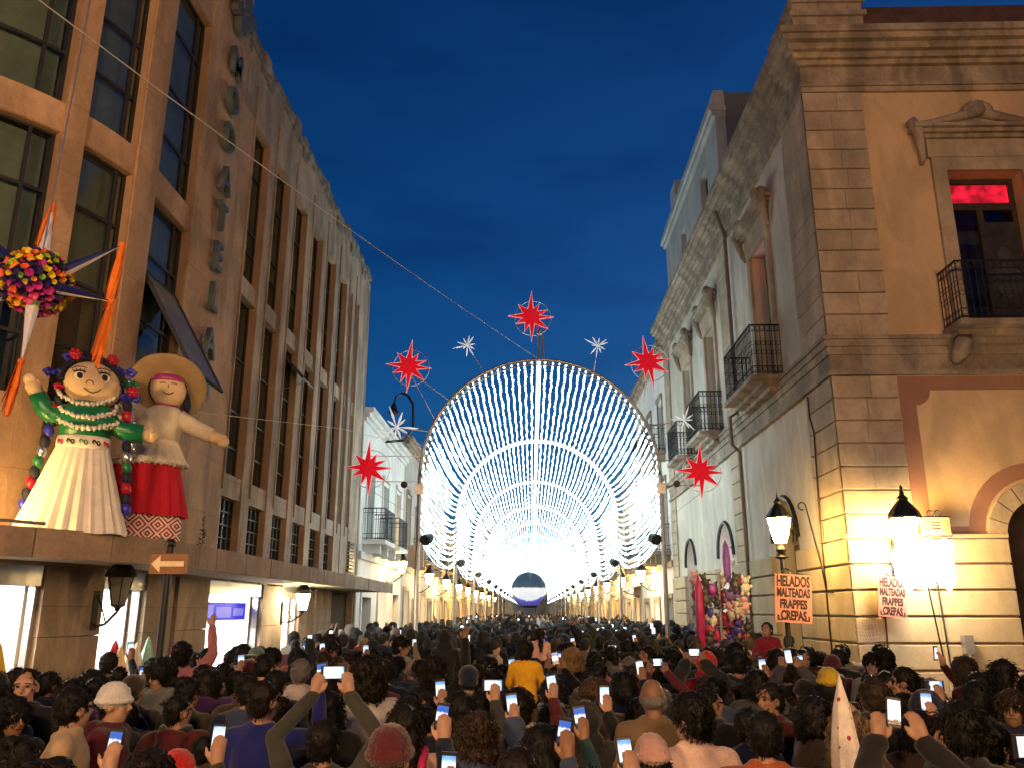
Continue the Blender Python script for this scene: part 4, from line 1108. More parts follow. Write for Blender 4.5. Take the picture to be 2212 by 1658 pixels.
m = MB(); m.box(1.15, 1.5, -.6, -.3, 0, 4.7); m.box(1.1, 1.7, -.65, -.25, 2.0, 3.2); m.obj('speaker_tower', 'black', GL, local=True)

# plaza lamps behind the photographer
PLZ = thing('plaza_lamp', 'tall plaza lamp post with a cluster of amber globes facing the stone buildings', 'lamp post', (0, -6, 0), group='plaza lamp posts')
m = MB(); m.tube([(0, 0, 0), (0, 0, .5), (0, 0, .6), (0, 0, 5.6)], [.13, .12, .07, .05], 10)
for k in range(4): a = PI / 2 * k + .4; m.tube([(0, 0, 5.2), (.4 * math.cos(a), .4 * math.sin(a), 5.15), (.5 * math.cos(a), .5 * math.sin(a), 5.45)], .025, 6)
m.obj('post', 'iron', PLZ, local=True)
for k in range(4):
    a = PI / 2 * k + .4; m = MB(); m.ball((.5 * math.cos(a), .5 * math.sin(a), 5.62), .17, 12, 8); m.obj('globe', 'plaza', PLZ, local=True, smooth=True)
PLZ.location = (1.0, -8.0, 0)
for loc in ((8.5, -8.5, 0), (-5.5, -4.5, 0)):
    c = copy_tree(PLZ); c.location = loc
# ================================================================ the two giant cloth dolls on the canopy
def cloth(name, col, rough=.85, **k): return M_rough(name, col, rough=rough, var=.15, scale=5, fine=45, bump=.25, world_pos=False, **k)
D = dict(skin=cloth('doll_skin_cloth', (.80, .60, .36)), green=M_rough('green_satin', (.015, .22, .085), rough=.3, var=.35, scale=7, fine=20, bump=.3, world_pos=False, spec=.6),
         white=cloth('white_pleated_cloth', (.80, .76, .70)), red=cloth('red_skirt_cloth', (.50, .012, .03)), cream=cloth('cream_blouse_cloth', (.82, .74, .56)),
         hair=M_plain('black_yarn', (.012, .013, .03), .7), purple=M_rough('magenta_ribbon', (.50, .05, .25), rough=.35, var=.3, scale=8, fine=20, bump=.3, world_pos=False, spec=.6),
         blue=M_plain('blue_foil_bow', (.03, .035, .42), .35), straw=cloth('straw_hat', (.42, .30, .15)), redb=M_plain('red_foil_rose', (.42, .01, .03), .3), ink=M_plain('face_ink', (.015, .01, .01), .7),
         eyew=M_plain('eye_white', (.85, .83, .78), .5), brown=M_plain('brown_stitch', (.20, .09, .03), .8), foil=M_plain('silver_foil', (.75, .8, .82), .25, .9))

def loft(mb, rings, n=20):
    """rings: (cx, cy, z, rx, ry); closed ends"""
    o = len(mb.v)
    for (cx, cy, z, rx, ry) in rings:
        for k in range(n):
            t = 2 * PI * k / n
            mb.v.append((cx + rx * math.cos(t), cy + ry * math.sin(t), z))
    for i in range(len(rings) - 1):
        for k in range(n):
            l = (k + 1) % n
            mb.f.append((o + i * n + k, o + i * n + l, o + (i + 1) * n + l, o + (i + 1) * n + k)); mb.m.append(0)
    mb.f.append(tuple(o + k for k in reversed(range(n)))); mb.m.append(0)
    mb.f.append(tuple(o + (len(rings) - 1) * n + k for k in range(n))); mb.m.append(0)

def pleat_skirt(z0, z1, c0, c1, r0, r1, n=30, amp=.05, depth=.75, flare=1.0):
    mb = MB(); K = 12; seg = n * 6
    for i in range(K + 1):
        t = i / K; r = r0 + (r1 - r0) * t ** flare; cx = c0 + (c1 - c0) * t
        for k in range(seg):
            a = 2 * PI * k / seg; w = (k % 6) / 6
            q = r * (1 + amp * (1 - t * .75) * (abs(w - .5) * 2 - .5) * (1 + .25 * math.sin(k * .37)))
            mb.v.append((cx + q * math.cos(a), q * depth * math.sin(a), z0 + (z1 - z0) * t + .008 * math.sin(a * 7) * (1 - t)))
    for i in range(K):
        for k in range(seg):
            l = (k + 1) % seg
            mb.f.append((i * seg + k, i * seg + l, (i + 1) * seg + l, (i + 1) * seg + k)); mb.m.append(0)
    return mb
def ruffle(mb, pts, r=.03, amp=.018, n=60):
    P = [Vector(p) for p in pts]; out = []; rs = []
    for i in range(n + 1):
        t = i / n * (len(P) - 1); a = min(int(t), len(P) - 2); q = P[a].lerp(P[a + 1], t - a)
        out.append(q + Vector((0, -amp * math.sin(i * 1.9), amp * math.cos(i * 2.3)))); rs.append(r * (.75 + .35 * math.sin(i * 1.7)))
    mb.tube(out, rs, 6)

GD = thing('giant_doll', 'giant cloth doll with green blouse, white pleated skirt and dark braided hair', 'doll', (-4.97, 8.97, 2.938), R(27))
def shear(mb, k):
    mb.v = [(x - k * z, y, z) for x, y, z in mb.v]; return mb
mk = lambda name, mb, mat, par=None, sm=True: shear(mb, .15).obj(name, D[mat] if isinstance(mat, str) else mat, par or GD, smooth=sm, local=True)
sk = pleat_skirt(0, .94, .0, .16, .56, .27, n=26, amp=.07)
skirt = mk('skirt', sk, 'white', sm=False)
m = MB(); loft(m, [(.16, 0, .92, .272, .21), (.17, 0, 1.0, .275, .215), (.18, 0, 1.06, .27, .21)], 28); belt = mk('sash', m, 'white')
for i in range(5):      # scroll motifs on the sash
    a0 = R(-90 + (i - 2) * 27); m = MB(); pts = []
    for k in range(17):
        t = k / 16; ph = 2 * PI * t
        a = a0 + R(-9 + 18 * t); zz = .985 + .028 * math.sin(ph)
        pts.append((.17 + .282 * math.cos(a), .222 * math.sin(a), zz))
    m.tube(pts, .007, 4)
    for sgn in (-1, 1):
        a = a0 + R(4.5 * sgn)
        m.tube([(.17 + .283 * math.cos(a + R(3.0) * math.cos(q)), .223 * math.sin(a + R(3.0) * math.cos(q)), .985 + .02 * math.sin(q)) for q in [2 * PI * j / 10 for j in range(8)]], .006, 4)
    mk('scroll_motif', m, ['redb', 'ink', 'green', 'ink', 'redb'][i], belt)
m = MB(); loft(m, [(.18, 0, 1.04, .26, .2), (.2, 0, 1.2, .27, .2), (.22, 0, 1.35, .28, .2), (.24, 0, 1.45, .2, .16), (.26, 0, 1.5, .13, .12)], 24); blouse = mk('blouse', m, 'green')
m = MB(); m.tube([(-.0, 0, 1.32), (-.14, -.02, 1.27), (-.2, -.03, 1.34), (-.27, -.05, 1.5)], [.12, .115, .11, .095], 12); mk('sleeve', m, 'green', blouse)
m = MB(); m.tube([(.42, 0, 1.28), (.55, -.05, 1.17), (.78, -.08, 1.14)], [.11, .105, .11], 12); mk('sleeve', m, 'green', blouse)
m = MB(); m.tube([(-.26, -.05, 1.48), (-.31, -.06, 1.58), (-.33, -.06, 1.63)], [.075, .09, .06], 12); m.ball((-.33, -.06, 1.64), .075, 10, 8); m.tube([(-.29, -.08, 1.58), (-.24, -.1, 1.63)], .03, 6); mk('hand', m, 'skin')
m = MB(); m.tube([(.76, -.08, 1.14), (.86, -.09, 1.13)], [.075, .07], 10); m.ball((.87, -.09, 1.13), .075, 10, 8); m.tube([(.84, -.12, 1.17), (.88, -.14, 1.2)], .028, 6); mk('hand', m, 'skin')
for z, w, dp in ((1.47, .3, .17), (1.31, .3, .24), (1.19, .33, .25)):
    m = MB(); ruffle(m, [(.22 - w, .02, z + .14), (.22 - w * .9, -.12, z + .03), (.22 - w * .45, -dp, z - .05), (.22, -dp - .03, z - .07), (.22 + w * .45, -dp, z - .04), (.22 + w * .95, -.12, z + .05), (.22 + w, .02, z + .15)], .026); mk('ruffle_trim', m, 'white', blouse)
m = MB(); loft(m, [(.22, -.04, 1.14, .26, .19), (.22, -.05, 1.22, .31, .22), (.23, -.03, 1.36, .26, .19), (.26, 0, 1.47, .16, .13)], 24); mk('cape_collar', m, 'green', blouse)
m = MB(); m.ball((.28, -.02, 1.66), (.30, .21, .265), 28, 18); head = mk('head', m, 'skin')
def face_pt(x, z, c=(.28, -.02, 1.66), r=(.30, .21, .265), d=.004):
    q = 1 - ((x - c[0]) / r[0]) ** 2 - ((z - c[2]) / r[2]) ** 2
    return (x, c[1] - r[1] * math.sqrt(max(0, q)) - d, z)
for ex in (.155, .405):
    m = MB(); m.ball(face_pt(ex, 1.715, d=-.006), (.055, .02, .043), 14, 10); mk('eye', m, 'eyew', head)
    m = MB(); m.ball(face_pt(ex, 1.713, d=.006), (.033, .014, .036), 12, 8); mk('pupil', m, 'ink', head)
    m = MB(); m.tube([face_pt(ex + .06 * t, 1.755 + .02 * (1 - t * t) + .0) for t in (-1, -.5, 0, .5, 1)], .009, 5); m.tube([face_pt(ex + .075 * t, 1.81 + .02 * (1 - t * t)) for t in (-1, -.5, 0, .5, 1)], .005, 4)
    for t in (-.9, -.4, .1, .6): m.tube([face_pt(ex + .06 * t, 1.76), face_pt(ex + .085 * t, 1.795, d=.02)], .004, 3)
    mk('lash', m, 'ink', head)
m = MB(); m.tube([face_pt(.25 + .035 * math.cos(q), 1.635 + .03 * math.sin(q)) for q in [PI * j / 8 for j in range(-1, 10)]], .006, 5); mk('nose_stitch', m, 'brown', head)
m = MB(); m.tube([face_pt(.275 + .085 * t, 1.555 + .045 * t * t - .02) for t in (-1, -.7, -.35, 0, .35, .7, 1)], .007, 5); mk('smile_stitch', m, 'brown', head)
m = MB(); m.ball((.28, .06, 1.69), (.335, .22, .29), 26, 16)
for k in range(22):
    a = PI * (k + .5) / 22; m.tube([(.28 + .30 * math.cos(a), -.1, 1.67 + .27 * math.sin(a)), (.28 + .34 * math.cos(a), .02, 1.7 + .3 * math.sin(a))], .03, 6)
hair = mk('hair', m, 'hair')
def bow(c, s, mat, par):
    m = MB(); c = Vector(c)
    for sx in (-1, 1):
        m.tube([c, c + Vector((sx * s * .6, -.01, s * .35)), c + Vector((sx * s, -.02, s * .1)), c + Vector((sx * s * .7, 0, -s * .3)), c], [.02, .05 * s * 6, .045 * s * 6, .04 * s * 6, .02], 6)
    m.ball(c + Vector((0, -.02, 0)), s * .3, 8, 6); mk('bow', m, mat, par)
bow((-.1, -.02, 1.76), .1, 'blue', hair); bow((.1, -.06, 1.94), .1, 'blue', hair); bow((.62, -.04, 1.84), .11, 'blue', hair); bow((.66, -.04, 1.55), .1, 'blue', hair); bow((.66, -.05, 1.70), .09, 'green', hair); bow((-.02, -.05, 1.6), .08, 'redb', hair)
for c in ((.12, -.08, 1.98), (.5, -.06, 1.96), (.69, -.04, 1.62)):
    m = MB(); m.ball(c, .06, 10, 8)
    for k in range(6): a = 2 * PI * k / 6; m.ball((c[0] + .04 * math.cos(a), c[1] - .03, c[2] + .04 * math.sin(a)), .03, 8, 6)
    mk('rose', m, 'redb', hair)
for sx, x0 in ((-1, -.03), (1, .58)):      # braids with ribbons
    for j in range(11):
        t = j / 10; m = MB(); x = x0 + sx * .03 + (-.36 * t if sx < 0 else .02 - .06 * t)
        m.ball((x, -.06 + .05 * t, 1.45 - t * 1.15), (.055, .05, .075), 8, 6); mk('braid_knot', m, ['hair', 'redb', 'hair', 'blue', 'hair', 'foil', 'green'][j % 7], hair)
m = MB(); m.tube([(.66, .04, 1.8 - .05 * k) for k in range(18)], [.025 + .02 * (k % 2) for k in range(18)], 6); mk('foil_garland', m, 'foil', hair)

LD = thing('giant_doll', 'giant cloth doll with wide straw hat, cream blouse and red skirt', 'doll', (-4.70, 9.98, 2.938), R(24))
mk2 = lambda name, mb, mat, par=None, sm=True: shear(mb, .11).obj(name, D[mat] if isinstance(mat, str) else mat, par or LD, smooth=sm, local=True)
def M_lace():
    m, nt, b = nodes_of('red_embroidered_band'); L = nt.links.new
    tcn = N(nt, 'ShaderNodeTexCoord'); sp = N(nt, 'ShaderNodeSeparateXYZ'); L(tcn.outputs['Object'], sp.inputs[0])
    def tri(sock, sc, off=0):
        a = N(nt, 'ShaderNodeMath', operation='MULTIPLY_ADD'); a.inputs[1].default_value = sc; a.inputs[2].default_value = off; L(sock, a.inputs[0])
        p = N(nt, 'ShaderNodeMath', operation='PINGPONG'); p.inputs[1].default_value = 1; L(a.outputs[0], p.inputs[0]); return p.outputs[0]
    ax, az = tri(sp.outputs['X'], 9.5), tri(sp.outputs['Z'], 9.5, .2)
    s_ = N(nt, 'ShaderNodeMath', operation='ADD'); L(ax, s_.inputs[0]); L(az, s_.inputs[1])
    f_ = N(nt, 'ShaderNodeMath', operation='MULTIPLY'); f_.inputs[1].default_value = 4.0; L(s_.outputs[0], f_.inputs[0])
    p_ = N(nt, 'ShaderNodeMath', operation='PINGPONG'); p_.inputs[1].default_value = 1; L(f_.outputs[0], p_.inputs[0])
    g_ = N(nt, 'ShaderNodeMath', operation='GREATER_THAN'); g_.inputs[1].default_value = .55; L(p_.outputs[0], g_.inputs[0])
    mxn = N(nt, 'ShaderNodeMixRGB'); L(g_.outputs[0], mxn.inputs[0]); mxn.inputs[1].default_value = (.78, .60, .55, 1); mxn.inputs[2].default_value = (.28, .01, .03, 1)
    L(mxn.outputs[0], b.inputs['Base Color']); b.inputs['Roughness'].default_value = .9
    return m
m = pleat_skirt(0, .36, 0.0, 0.02, .47, .49, n=16, amp=.02, depth=.7); band = mk2('embroidered_band', m, M_lace(), sm=True)
m = MB(); ruffle(m, [(.46 * math.cos(t), .33 * math.sin(t), .03) for t in [2 * PI * j / 24 for j in range(25)]], .012, .008, 110); mk2('green_edging', m, 'green', band)
sk2 = pleat_skirt(.30, .98, .02, .13, .54, .36, n=20, amp=.08, depth=.75); rskirt = mk2('skirt', sk2, 'red', sm=False)
m = MB(); ruffle(m, [(.13 + .39 * math.cos(t), .3 * math.sin(t), .93) for t in [2 * PI * j / 24 for j in range(25)]], .025, .015, 110); mk2('lace_trim', m, 'white', rskirt)
pep = pleat_skirt(.92, 1.24, .16, .22, .42, .25, n=22, amp=.07, depth=.75); blo = mk2('peplum', pep, 'cream', sm=False)
m = MB(); ruffle(m, [(.16 + .43 * math.cos(t), .325 * math.sin(t), .94) for t in [2 * PI * j / 24 for j in range(25)]], .018, .014, 110); mk2('lace_hem', m, 'white', blo)
m = MB(); loft(m, [(.22, 0, 1.2, .25, .19), (.25, 0, 1.4, .27, .2), (.29, 0, 1.55, .27, .19), (.32, 0, 1.63, .2, .15), (.34, 0, 1.68, .13, .12)], 24); tor = mk2('blouse', m, 'cream')
m = MB(); m.tube([(.05, 0, 1.55), (-.06, -.04, 1.62), (-.14, -.06, 1.74)], [.12, .11, .1], 12); mk2('sleeve', m, 'cream', tor)
m = MB(); m.tube([(.5, 0, 1.54), (.66, -.04, 1.43), (.86, -.08, 1.33)], [.12, .11, .1], 12); mk2('sleeve', m, 'cream', tor)
m = MB(); m.tube([(-.13, -.06, 1.72), (-.17, -.07, 1.80)], .08, 10); m.ball((-.17, -.07, 1.82), .08, 10, 8); mk2('hand', m, 'skin')
m = MB(); m.tube([(.84, -.08, 1.34), (.98, -.1, 1.28)], [.085, .08], 10); m.ball((.99, -.1, 1.275), .085, 10, 8); mk2('hand', m, 'skin')
m = MB(); loft(m, [(.345, 0, 1.66, .15, .13), (.35, 0, 1.70, .15, .13)], 20); mk2('neck_ribbon', m, 'purple', tor)
m = MB(); m.ball((.365, -.03, 1.88), (.215, .18, .235), 26, 18); h2 = mk2('head', m, 'skin')
fp = lambda x, z, d=.004: face_pt(x, z, (.365, -.03, 1.88), (.215, .18, .235), d)
m = MB()
for ex in (.30, .43): m.tube([fp(ex + .035 * t, 1.925 + .008 * (1 - t * t)) for t in (-1, -.5, 0, .5, 1)], .006, 4)
mk2('closed_eye', m, 'brown', h2)
m = MB(); m.tube([fp(.362, 1.91), fp(.365, 1.87)], .006, 4); mk2('nose_stitch', m, 'brown', h2)
m = MB(); m.tube([fp(.36 + .06 * t, 1.79 + .03 * t * t) for t in (-1, -.5, 0, .5, 1)], .007, 5); mk2('smile_stitch', m, 'brown', h2)
m = MB(); loft(m, [(.365, -.03, 1.97, .205, .175), (.365, -.03, 2.02, .185, .16), (.365, -.03, 2.06, .15, .14)], 24); mk2('headband', m, 'purple', h2)
m = MB(); m.ball((.365, .05, 1.9), (.235, .17, .24), 20, 14); m.tube([(.57, 0, 1.85), (.59, -.03, 1.7), (.58, -.04, 1.6)], [.05, .05, .03], 8); mk2('hair', m, 'hair')
rot = Matrix.Rotation(R(52), 3, 'X')
m = MB(); N_ = 40; prof = [(.0, .22), (.16, .21), (.19, .16), (.2, .0), (.3, -.015), (.42, -.01), (.46, .015), (.465, .0), (.42, -.03), (.3, -.035), (.2, -.02)]
o = len(m.v)
for r_, z_ in prof:
    for k in range(N_):
        a = 2 * PI * k / N_; v = rot @ Vector((r_ * math.cos(a), r_ * math.sin(a), z_ + (.02 * math.sin(3 * a) if r_ > .3 else 0)))
        m.v.append((.37 + v.x, .10 - v.y * 1 + 0, 1.95 + v.z))
for i in range(len(prof) - 1):
    for k in range(N_):
        l = (k + 1) % N_; m.f.append((i * N_ + k, i * N_ + l, (i + 1) * N_ + l, (i + 1) * N_ + k)); m.m.append(0)
mk2('straw_hat', m, 'straw')

# floodlight on the canopy
FL = thing('canopy_floodlight', 'small floodlight on the canopy shining on the pleated white skirt', 'floodlight', LP(-2.35, .85, 2.953))
m = MB(); m.box(-.12, .12, -.05, .05, .0, .03); m.tube([(0, 0, .03), (0, 0, .1)], .02, 6); m.obj('foot', 'iron', FL, local=True)
m = MB(); m.box(-.1, .1, -.03, .04, .1, .25); m.obj('housing', 'iron', FL, local=True)
m = MB(); m.box(-.085, .085, .041, .05, .115, .235); m.obj('lit_glass', M_emit('flood_glass', (1, .62, .18), 600), FL, local=True)
FL.rotation_euler = (0, 0, R(-22))
m = MB(); m.tube([LP(-2.2, 1.08, 2.955), LP(-2.05, .9, 3.2), LP(-1.95, .8, 2.955)], .015, 5); m.tube([LP(-3.2, 1.06, 3.06), LP(-1.7, 1.06, 3.0)], .018, 5)
tag(m.obj('ledge_rail', 'steel'), 'thin metal rail on the canopy edge at the pleated skirt', 'rail')
# weed on the canopy
m = MB(); wr = random.Random(3)
for k in range(64):
    a = wr.uniform(0, 6.28); z = wr.uniform(.03, .55); p = LP(1.75, .5, 2.95); r_ = .11 * (1 - z / .7)
    c = Vector((p[0], p[1], p[2] + z)); d = Vector((math.cos(a), math.sin(a), .4)) * r_; e = Vector((-math.sin(a), math.cos(a), 0)) * .018
    m.add([c, c + d * .6 + e, c + d, c + d * .6 - e], [(0, 1, 2, 3)])
WD = thing('weed', 'small dry weed growing on the canopy beside the embroidered skirt', 'plant', LP(1.75, .5, 2.95)); m.obj('leaves', M_plain('weed_leaf', (.05, .06, .02), .8), WD)
m = MB(); p = LP(1.75, .5, 2.94); m.tube([p, (p[0] + .01, p[1], p[2] + .3), (p[0], p[1] + .02, p[2] + .56)], [.008, .006, .003], 5); m.obj('stem', 'wood', WD)

# ================================================================ seven-point star pinata
PN = thing('star_pinata', 'star pinata with crepe paper ball, foil points and orange tassels', 'pinata', (-4.17, 6.5, 4.83))
rr = random.Random(11); PR = .25
pal = [(.75, .10, .30), (.85, .40, .03), (.80, .62, .03), (.03, .02, .16), (.25, .5, .03), (.85, .18, .05), (.04, .02, .10), (.5, .04, .3)]
pm = [M_rough('crepe_%d' % i, c, rough=.8, var=.3, scale=20, fine=60, bump=.3, world_pos=False) for i, c in enumerate(pal)]
m = MB(); m.ball((0, 0, 0), PR * .95, 16, 12); m.obj('core', pm[3], PN, local=True)
N_c = 250
for k in range(N_c):
    z = 1 - 2 * (k + .5) / N_c; a = k * 2.39996; q = math.sqrt(1 - z * z)
    n_ = Vector((q * math.cos(a), q * math.sin(a), z)); c = n_ * PR
    t1 = n_.orthogonal().normalized(); t2 = n_.cross(t1)
    mb = MB(); rad = rr.uniform(.022, .044); ring = []
    for j in range(7):
        b = 2 * PI * j / 7; ring.append(c + (t1 * math.cos(b) + t2 * math.sin(b)) * rad + n_ * (.028 + rr.uniform(-.02, .03)))
    mb.add([c - n_ * .01] + ring, [(0, 1 + j, 1 + (j + 1) % 7) for j in range(7)])
    mb.obj('paper_flower', pm[rr.randrange(8)], PN, local=True)
blue_f = M_plain('blue_foil', (.04, .05, .22), .25, .7); silv_f = M_plain('silver_foil_point', (.88, .86, .86), .3, .35)
pts_dir = [(-.05, .15, 1, .62), (.85, -.05, .38, .60), (.9, -.25, -.30, .68), (.16, -.3, -.9, .66), (-.8, -.3, -.5, .62), (-1, -.2, .05, .62), (-.75, .1, .62, .62)]
for i, (x, y, z, l) in enumerate(pts_dir):
    d = Vector((x, y, z)).normalized(); t1 = d.orthogonal().normalized(); t2 = d.cross(t1)
    for half_, mm in ((0, blue_f), (1, silv_f)):
        mb = MB(); base = d * PR * .85; vs = [base + (t1 * math.cos(b) + t2 * math.sin(b)) * .058 for b in [2 * PI * (j + half_ * 4) / 8 for j in range(5)]]
        mb.add(vs + [d * (PR + l * .9)], [(j, j + 1, 5) for j in range(4)]); mb.obj('foil_point', mm, PN, local=True)
    tip = d * (PR + l * .88)
    if i in (0, 1, 2, 3, 5):
        mb = MB(); L_ = [.5, .58, .56, .42, .5, .5, .5][i]
        for k in range(26):
            a = rr.uniform(0, 6.28); w = rr.uniform(.0, .05); lx = rr.uniform(.75, 1.05) * L_
            b_ = tip + Vector((math.cos(a) * w * .5, math.sin(a) * w * .5, 0)); e_ = tip + Vector((math.cos(a) * w * 1.2 - .10 * L_, math.sin(a) * w, -lx))
            s_ = Vector((math.cos(a + 1.5), math.sin(a + 1.5), 0)) * .012
            mid = (b_ + e_) / 2 + Vector((rr.uniform(-.015, .015), 0, 0))
            mb.add([b_ - s_, b_ + s_, mid + s_ * 1.5, mid - s_ * 1.5, e_ + s_, e_ - s_], [(0, 1, 2, 3), (3, 2, 4, 5)])
        mb.ball(tip, .03, 8, 6); mb.obj('tassel', 'orange_paper', PN, local=True)
mb = MB(); mb.tube([(0, 0, PR), (-.1, .25, 2.5), (-.2, .5, 5.2)], .006, 5); mb.obj('hanging_rope', 'steel', PN, local=True)
wire([LP(-1.9, .1, 11.0), (-4.37, 7.0, 10.03), (-2.2, 4.0, 10.6), (0.5, -6, 11.5)], .008, 'wire strung over the plaza that holds the star pinata')

# ================================================================ signs
sign_pink = M_rough('pink_sign_board', (.56, .23, .16), rough=.6, var=.06, scale=3, fine=30, bump=.05)
ink = M_plain('sign_ink', (.035, .015, .01), .7)
def menu_sign(loc, w, h, lines, label, tilt=0, sizes=None):
    t = thing('menu_sign', label, 'sign', loc); t.rotation_euler = (0, tilt, 0)
    m = MB(); m.box(-w / 2, w / 2, 0, .02, -h / 2, h / 2); m.obj('board', sign_pink, t, local=True)
    for k, s_ in enumerate(lines):
        z = h / 2 - h * (.155 + .235 * k)
        sz = [.235, .195, .195, .205][k] * h / .78
        me = text_mesh(s_, sz, .004, 1, .0095); xs = [v.co.x for v in me.vertices]; wd = max(xs) - min(xs)
        tw = [.90, .90, .74, .70][k] * w
        me.transform(Matrix.Diagonal((tw / wd, 1, 1, 1)))
        me.transform(Matrix(((1, 0, 0, 0), (0, 0, -1, -.0025), (0, 1, 0, z), (0, 0, 0, 1)))); link('lettering', me, ink, t, local=True)
    for sx in (-1, 1):
        m = MB(); m.box(min(sx * w * .44, sx * w * .30), max(sx * w * .44, sx * w * .30), -.004, .0, -h * .46, -h * .43); m.box(min(sx * w * .44, sx * w * .39), max(sx * w * .44, sx * w * .39), -.004, .0, -h * .43, -h * .35); m.obj('corner_mark', ink, t, local=True)
    return t
LN = ['HELADOS', 'MALTEADAS', 'FRAPPES', 'CREPAS']
s1 = menu_sign((4.31, 14.25, 2.345), .60, .77, LN, 'pink menu board with dark lettering hung on the corner lamp post', R(4))
m = MB(); m.tube([(0, .02, .36), (-.03, .3, .5)], .012, 5); m.tube([(-.25, .02, .36), (-.03, .3, .5), (.25, .02, .36)], .006, 4); m.obj('hanger', 'iron', s1, local=True)
s2 = menu_sign((5.68, 13.66, 2.36), .44, .62, LN, 'pink menu board half hidden behind the glowing balloons on the wall', R(5))
m = MB(); m.tube([(0, .02, .29), (0, .24, .38)], .012, 5); m.obj('hanger', 'iron', s2, local=True)
# curled iron bracket
m = MB(); pts = [(5.10, 15.5, 3.95 + .0)] 
m.tube([(5.12 - .1 + .07 * math.cos(q), 15.6, 4.02 + .07 * math.sin(q)) for q in [PI * 1.6 - j * .45 for j in range(11)]] + [(5.11, 15.55, 3.8), (5.1, 15.1, 2.95), (5.1, 14.95, 2.45), (5.13, 14.72, 2.45)], .013, 5)
tag(m.obj('curled_bracket', 'iron'), 'thin iron rod with a curled top on the street side of the quoins', 'bracket')
# ornate hanging shop sign
OS = thing('hanging_shop_sign', 'ornate iron-framed shop sign beside the lit wall lantern', 'sign', (6.52, 13.72, 3.5))
m = MB(); m.box(-.23, .23, -.02, .02, -.17, .10); m.obj('board', M_rough('cream_sign', (.50, .38, .22), var=.3, scale=8, fine=30, world_pos=False), OS, local=True)
for q0 in (-.21, .1):
    m = MB(); m.box(q0, q0 + .11, -.026, -.021, -.14, .07); m.obj('printed_panel', 'brownpaint', OS, local=True)
m = MB()
for q in (-.07, -.02, .03): m.box(-.075, .075, -.026, -.021, q - .012, q + .012)
m.obj('printed_line', ink, OS, local=True)
m = MB(); m.tube([(-.25, 0, -.19), (.25, 0, -.19), (.25, 0, .12), (-.25, 0, .12)], .012, 5, close=True)
for c in (-.06, .06): m.tube([(c + .05 * math.cos(q), 0, .17 + .05 * math.sin(q)) for q in [j * .7 for j in range(9)]], .009, 4, close=True)
m.tube([(.25, 0, -.1), (.25, .17, -.1)], .012, 5); m.tube([(-.25, 0, -.1), (-.25, .17, -.1)], .012, 5); m.obj('iron_frame', 'iron', OS, local=True)
# arrow sign on a pole
AR = thing('arrow_sign', 'brown arrow sign on a dark pole under the canopy edge', 'sign', (-3.50, 8.15, 0))
m = MB(); m.tube([(0, 0, 0), (0, 0, 2.75)], .035, 10); m.ball((0, 0, 2.78), .05, 10, 7); m.obj('pole', 'iron', AR, local=True)
m = MB(); m.box(-.16, .20, -.06, -.04, 2.49, 2.68); m.obj('plate', M_plain('brown_plate', (.28, .13, .05), .6), AR, local=True)
m = MB(); m.prism([(-.145, 2.585), (-.06, 2.505), (-.06, 2.56), (.17, 2.56), (.17, 2.61), (-.06, 2.61), (-.06, 2.665)], lambda a, b, t: (a, t, b), -.066, -.061); m.obj('arrow', M_plain('pale_arrow', (.85, .70, .42), .6), AR, local=True)

# ================================================================ fabric-covered cones outside the store
cl = [((.03, .30), 1.74, (.72, .55, .38), 'beige pointed fabric cone with a red mark beside the big pier'), ((.25, .12), 1.80, (.45, .03, .06), 'dark red pointed fabric cone between pale ones in the shop doorway'),
      ((.46, .30), 1.77, (.70, .66, .60), 'off-white pointed fabric cone in the shop doorway'), ((.74, .32), 1.83, (.25, .42, .34), 'mint green pointed fabric cone in the shop doorway'), ((.88, .02), 1.70, (.62, .6, .35), 'pale yellow pointed fabric cone in the shop doorway'),
      ((1.18, .30), 1.70, (.30, .46, .42), 'pale teal pointed fabric cone by the narrow pier'), ((1.60, .30), 1.66, (.62, .02, .04), 'bright red pointed fabric cone in front of the narrow pier'), ((1.95, .28), 1.72, (.5, .5, .46), 'grey pointed fabric cone behind the red one'),
      ((-1.62, .32), 1.85, (.62, .42, .04), 'yellow patterned pointed fabric cone by the big pier'), ((-1.98, .30), 1.82, (.58, .40, .05), 'mustard pointed fabric cone beside the yellow patterned one')]
for (s_, o_), h, c, lab in cl:
    p = LP(s_, o_, 0); t = thing('fabric_cone', lab, 'cone', p)
    cm = M_rough('cone_fabric', c, rough=.8, var=.2, scale=7, fine=35, bump=.3, world_pos=False)
    ph = rnd.uniform(0, 6)
    m = MB(); m.lathe([(.19, 0), (.185, .3), (.15, h * .62), (.09, h * .84), (.03, h * .97), (0, h)], 26, (0, 0, 0), mod=lambda a, z: 1 + .09 * math.sin(a * 5 + ph) + .05 * math.sin(a * 9 + z * 3)); m.obj('draped_fabric', cm, t, local=True)
    m = MB(); m.lathe([(.21, 0), (.21, .03), (.05, .05)], 14); m.obj('stand', 'black', t, local=True)

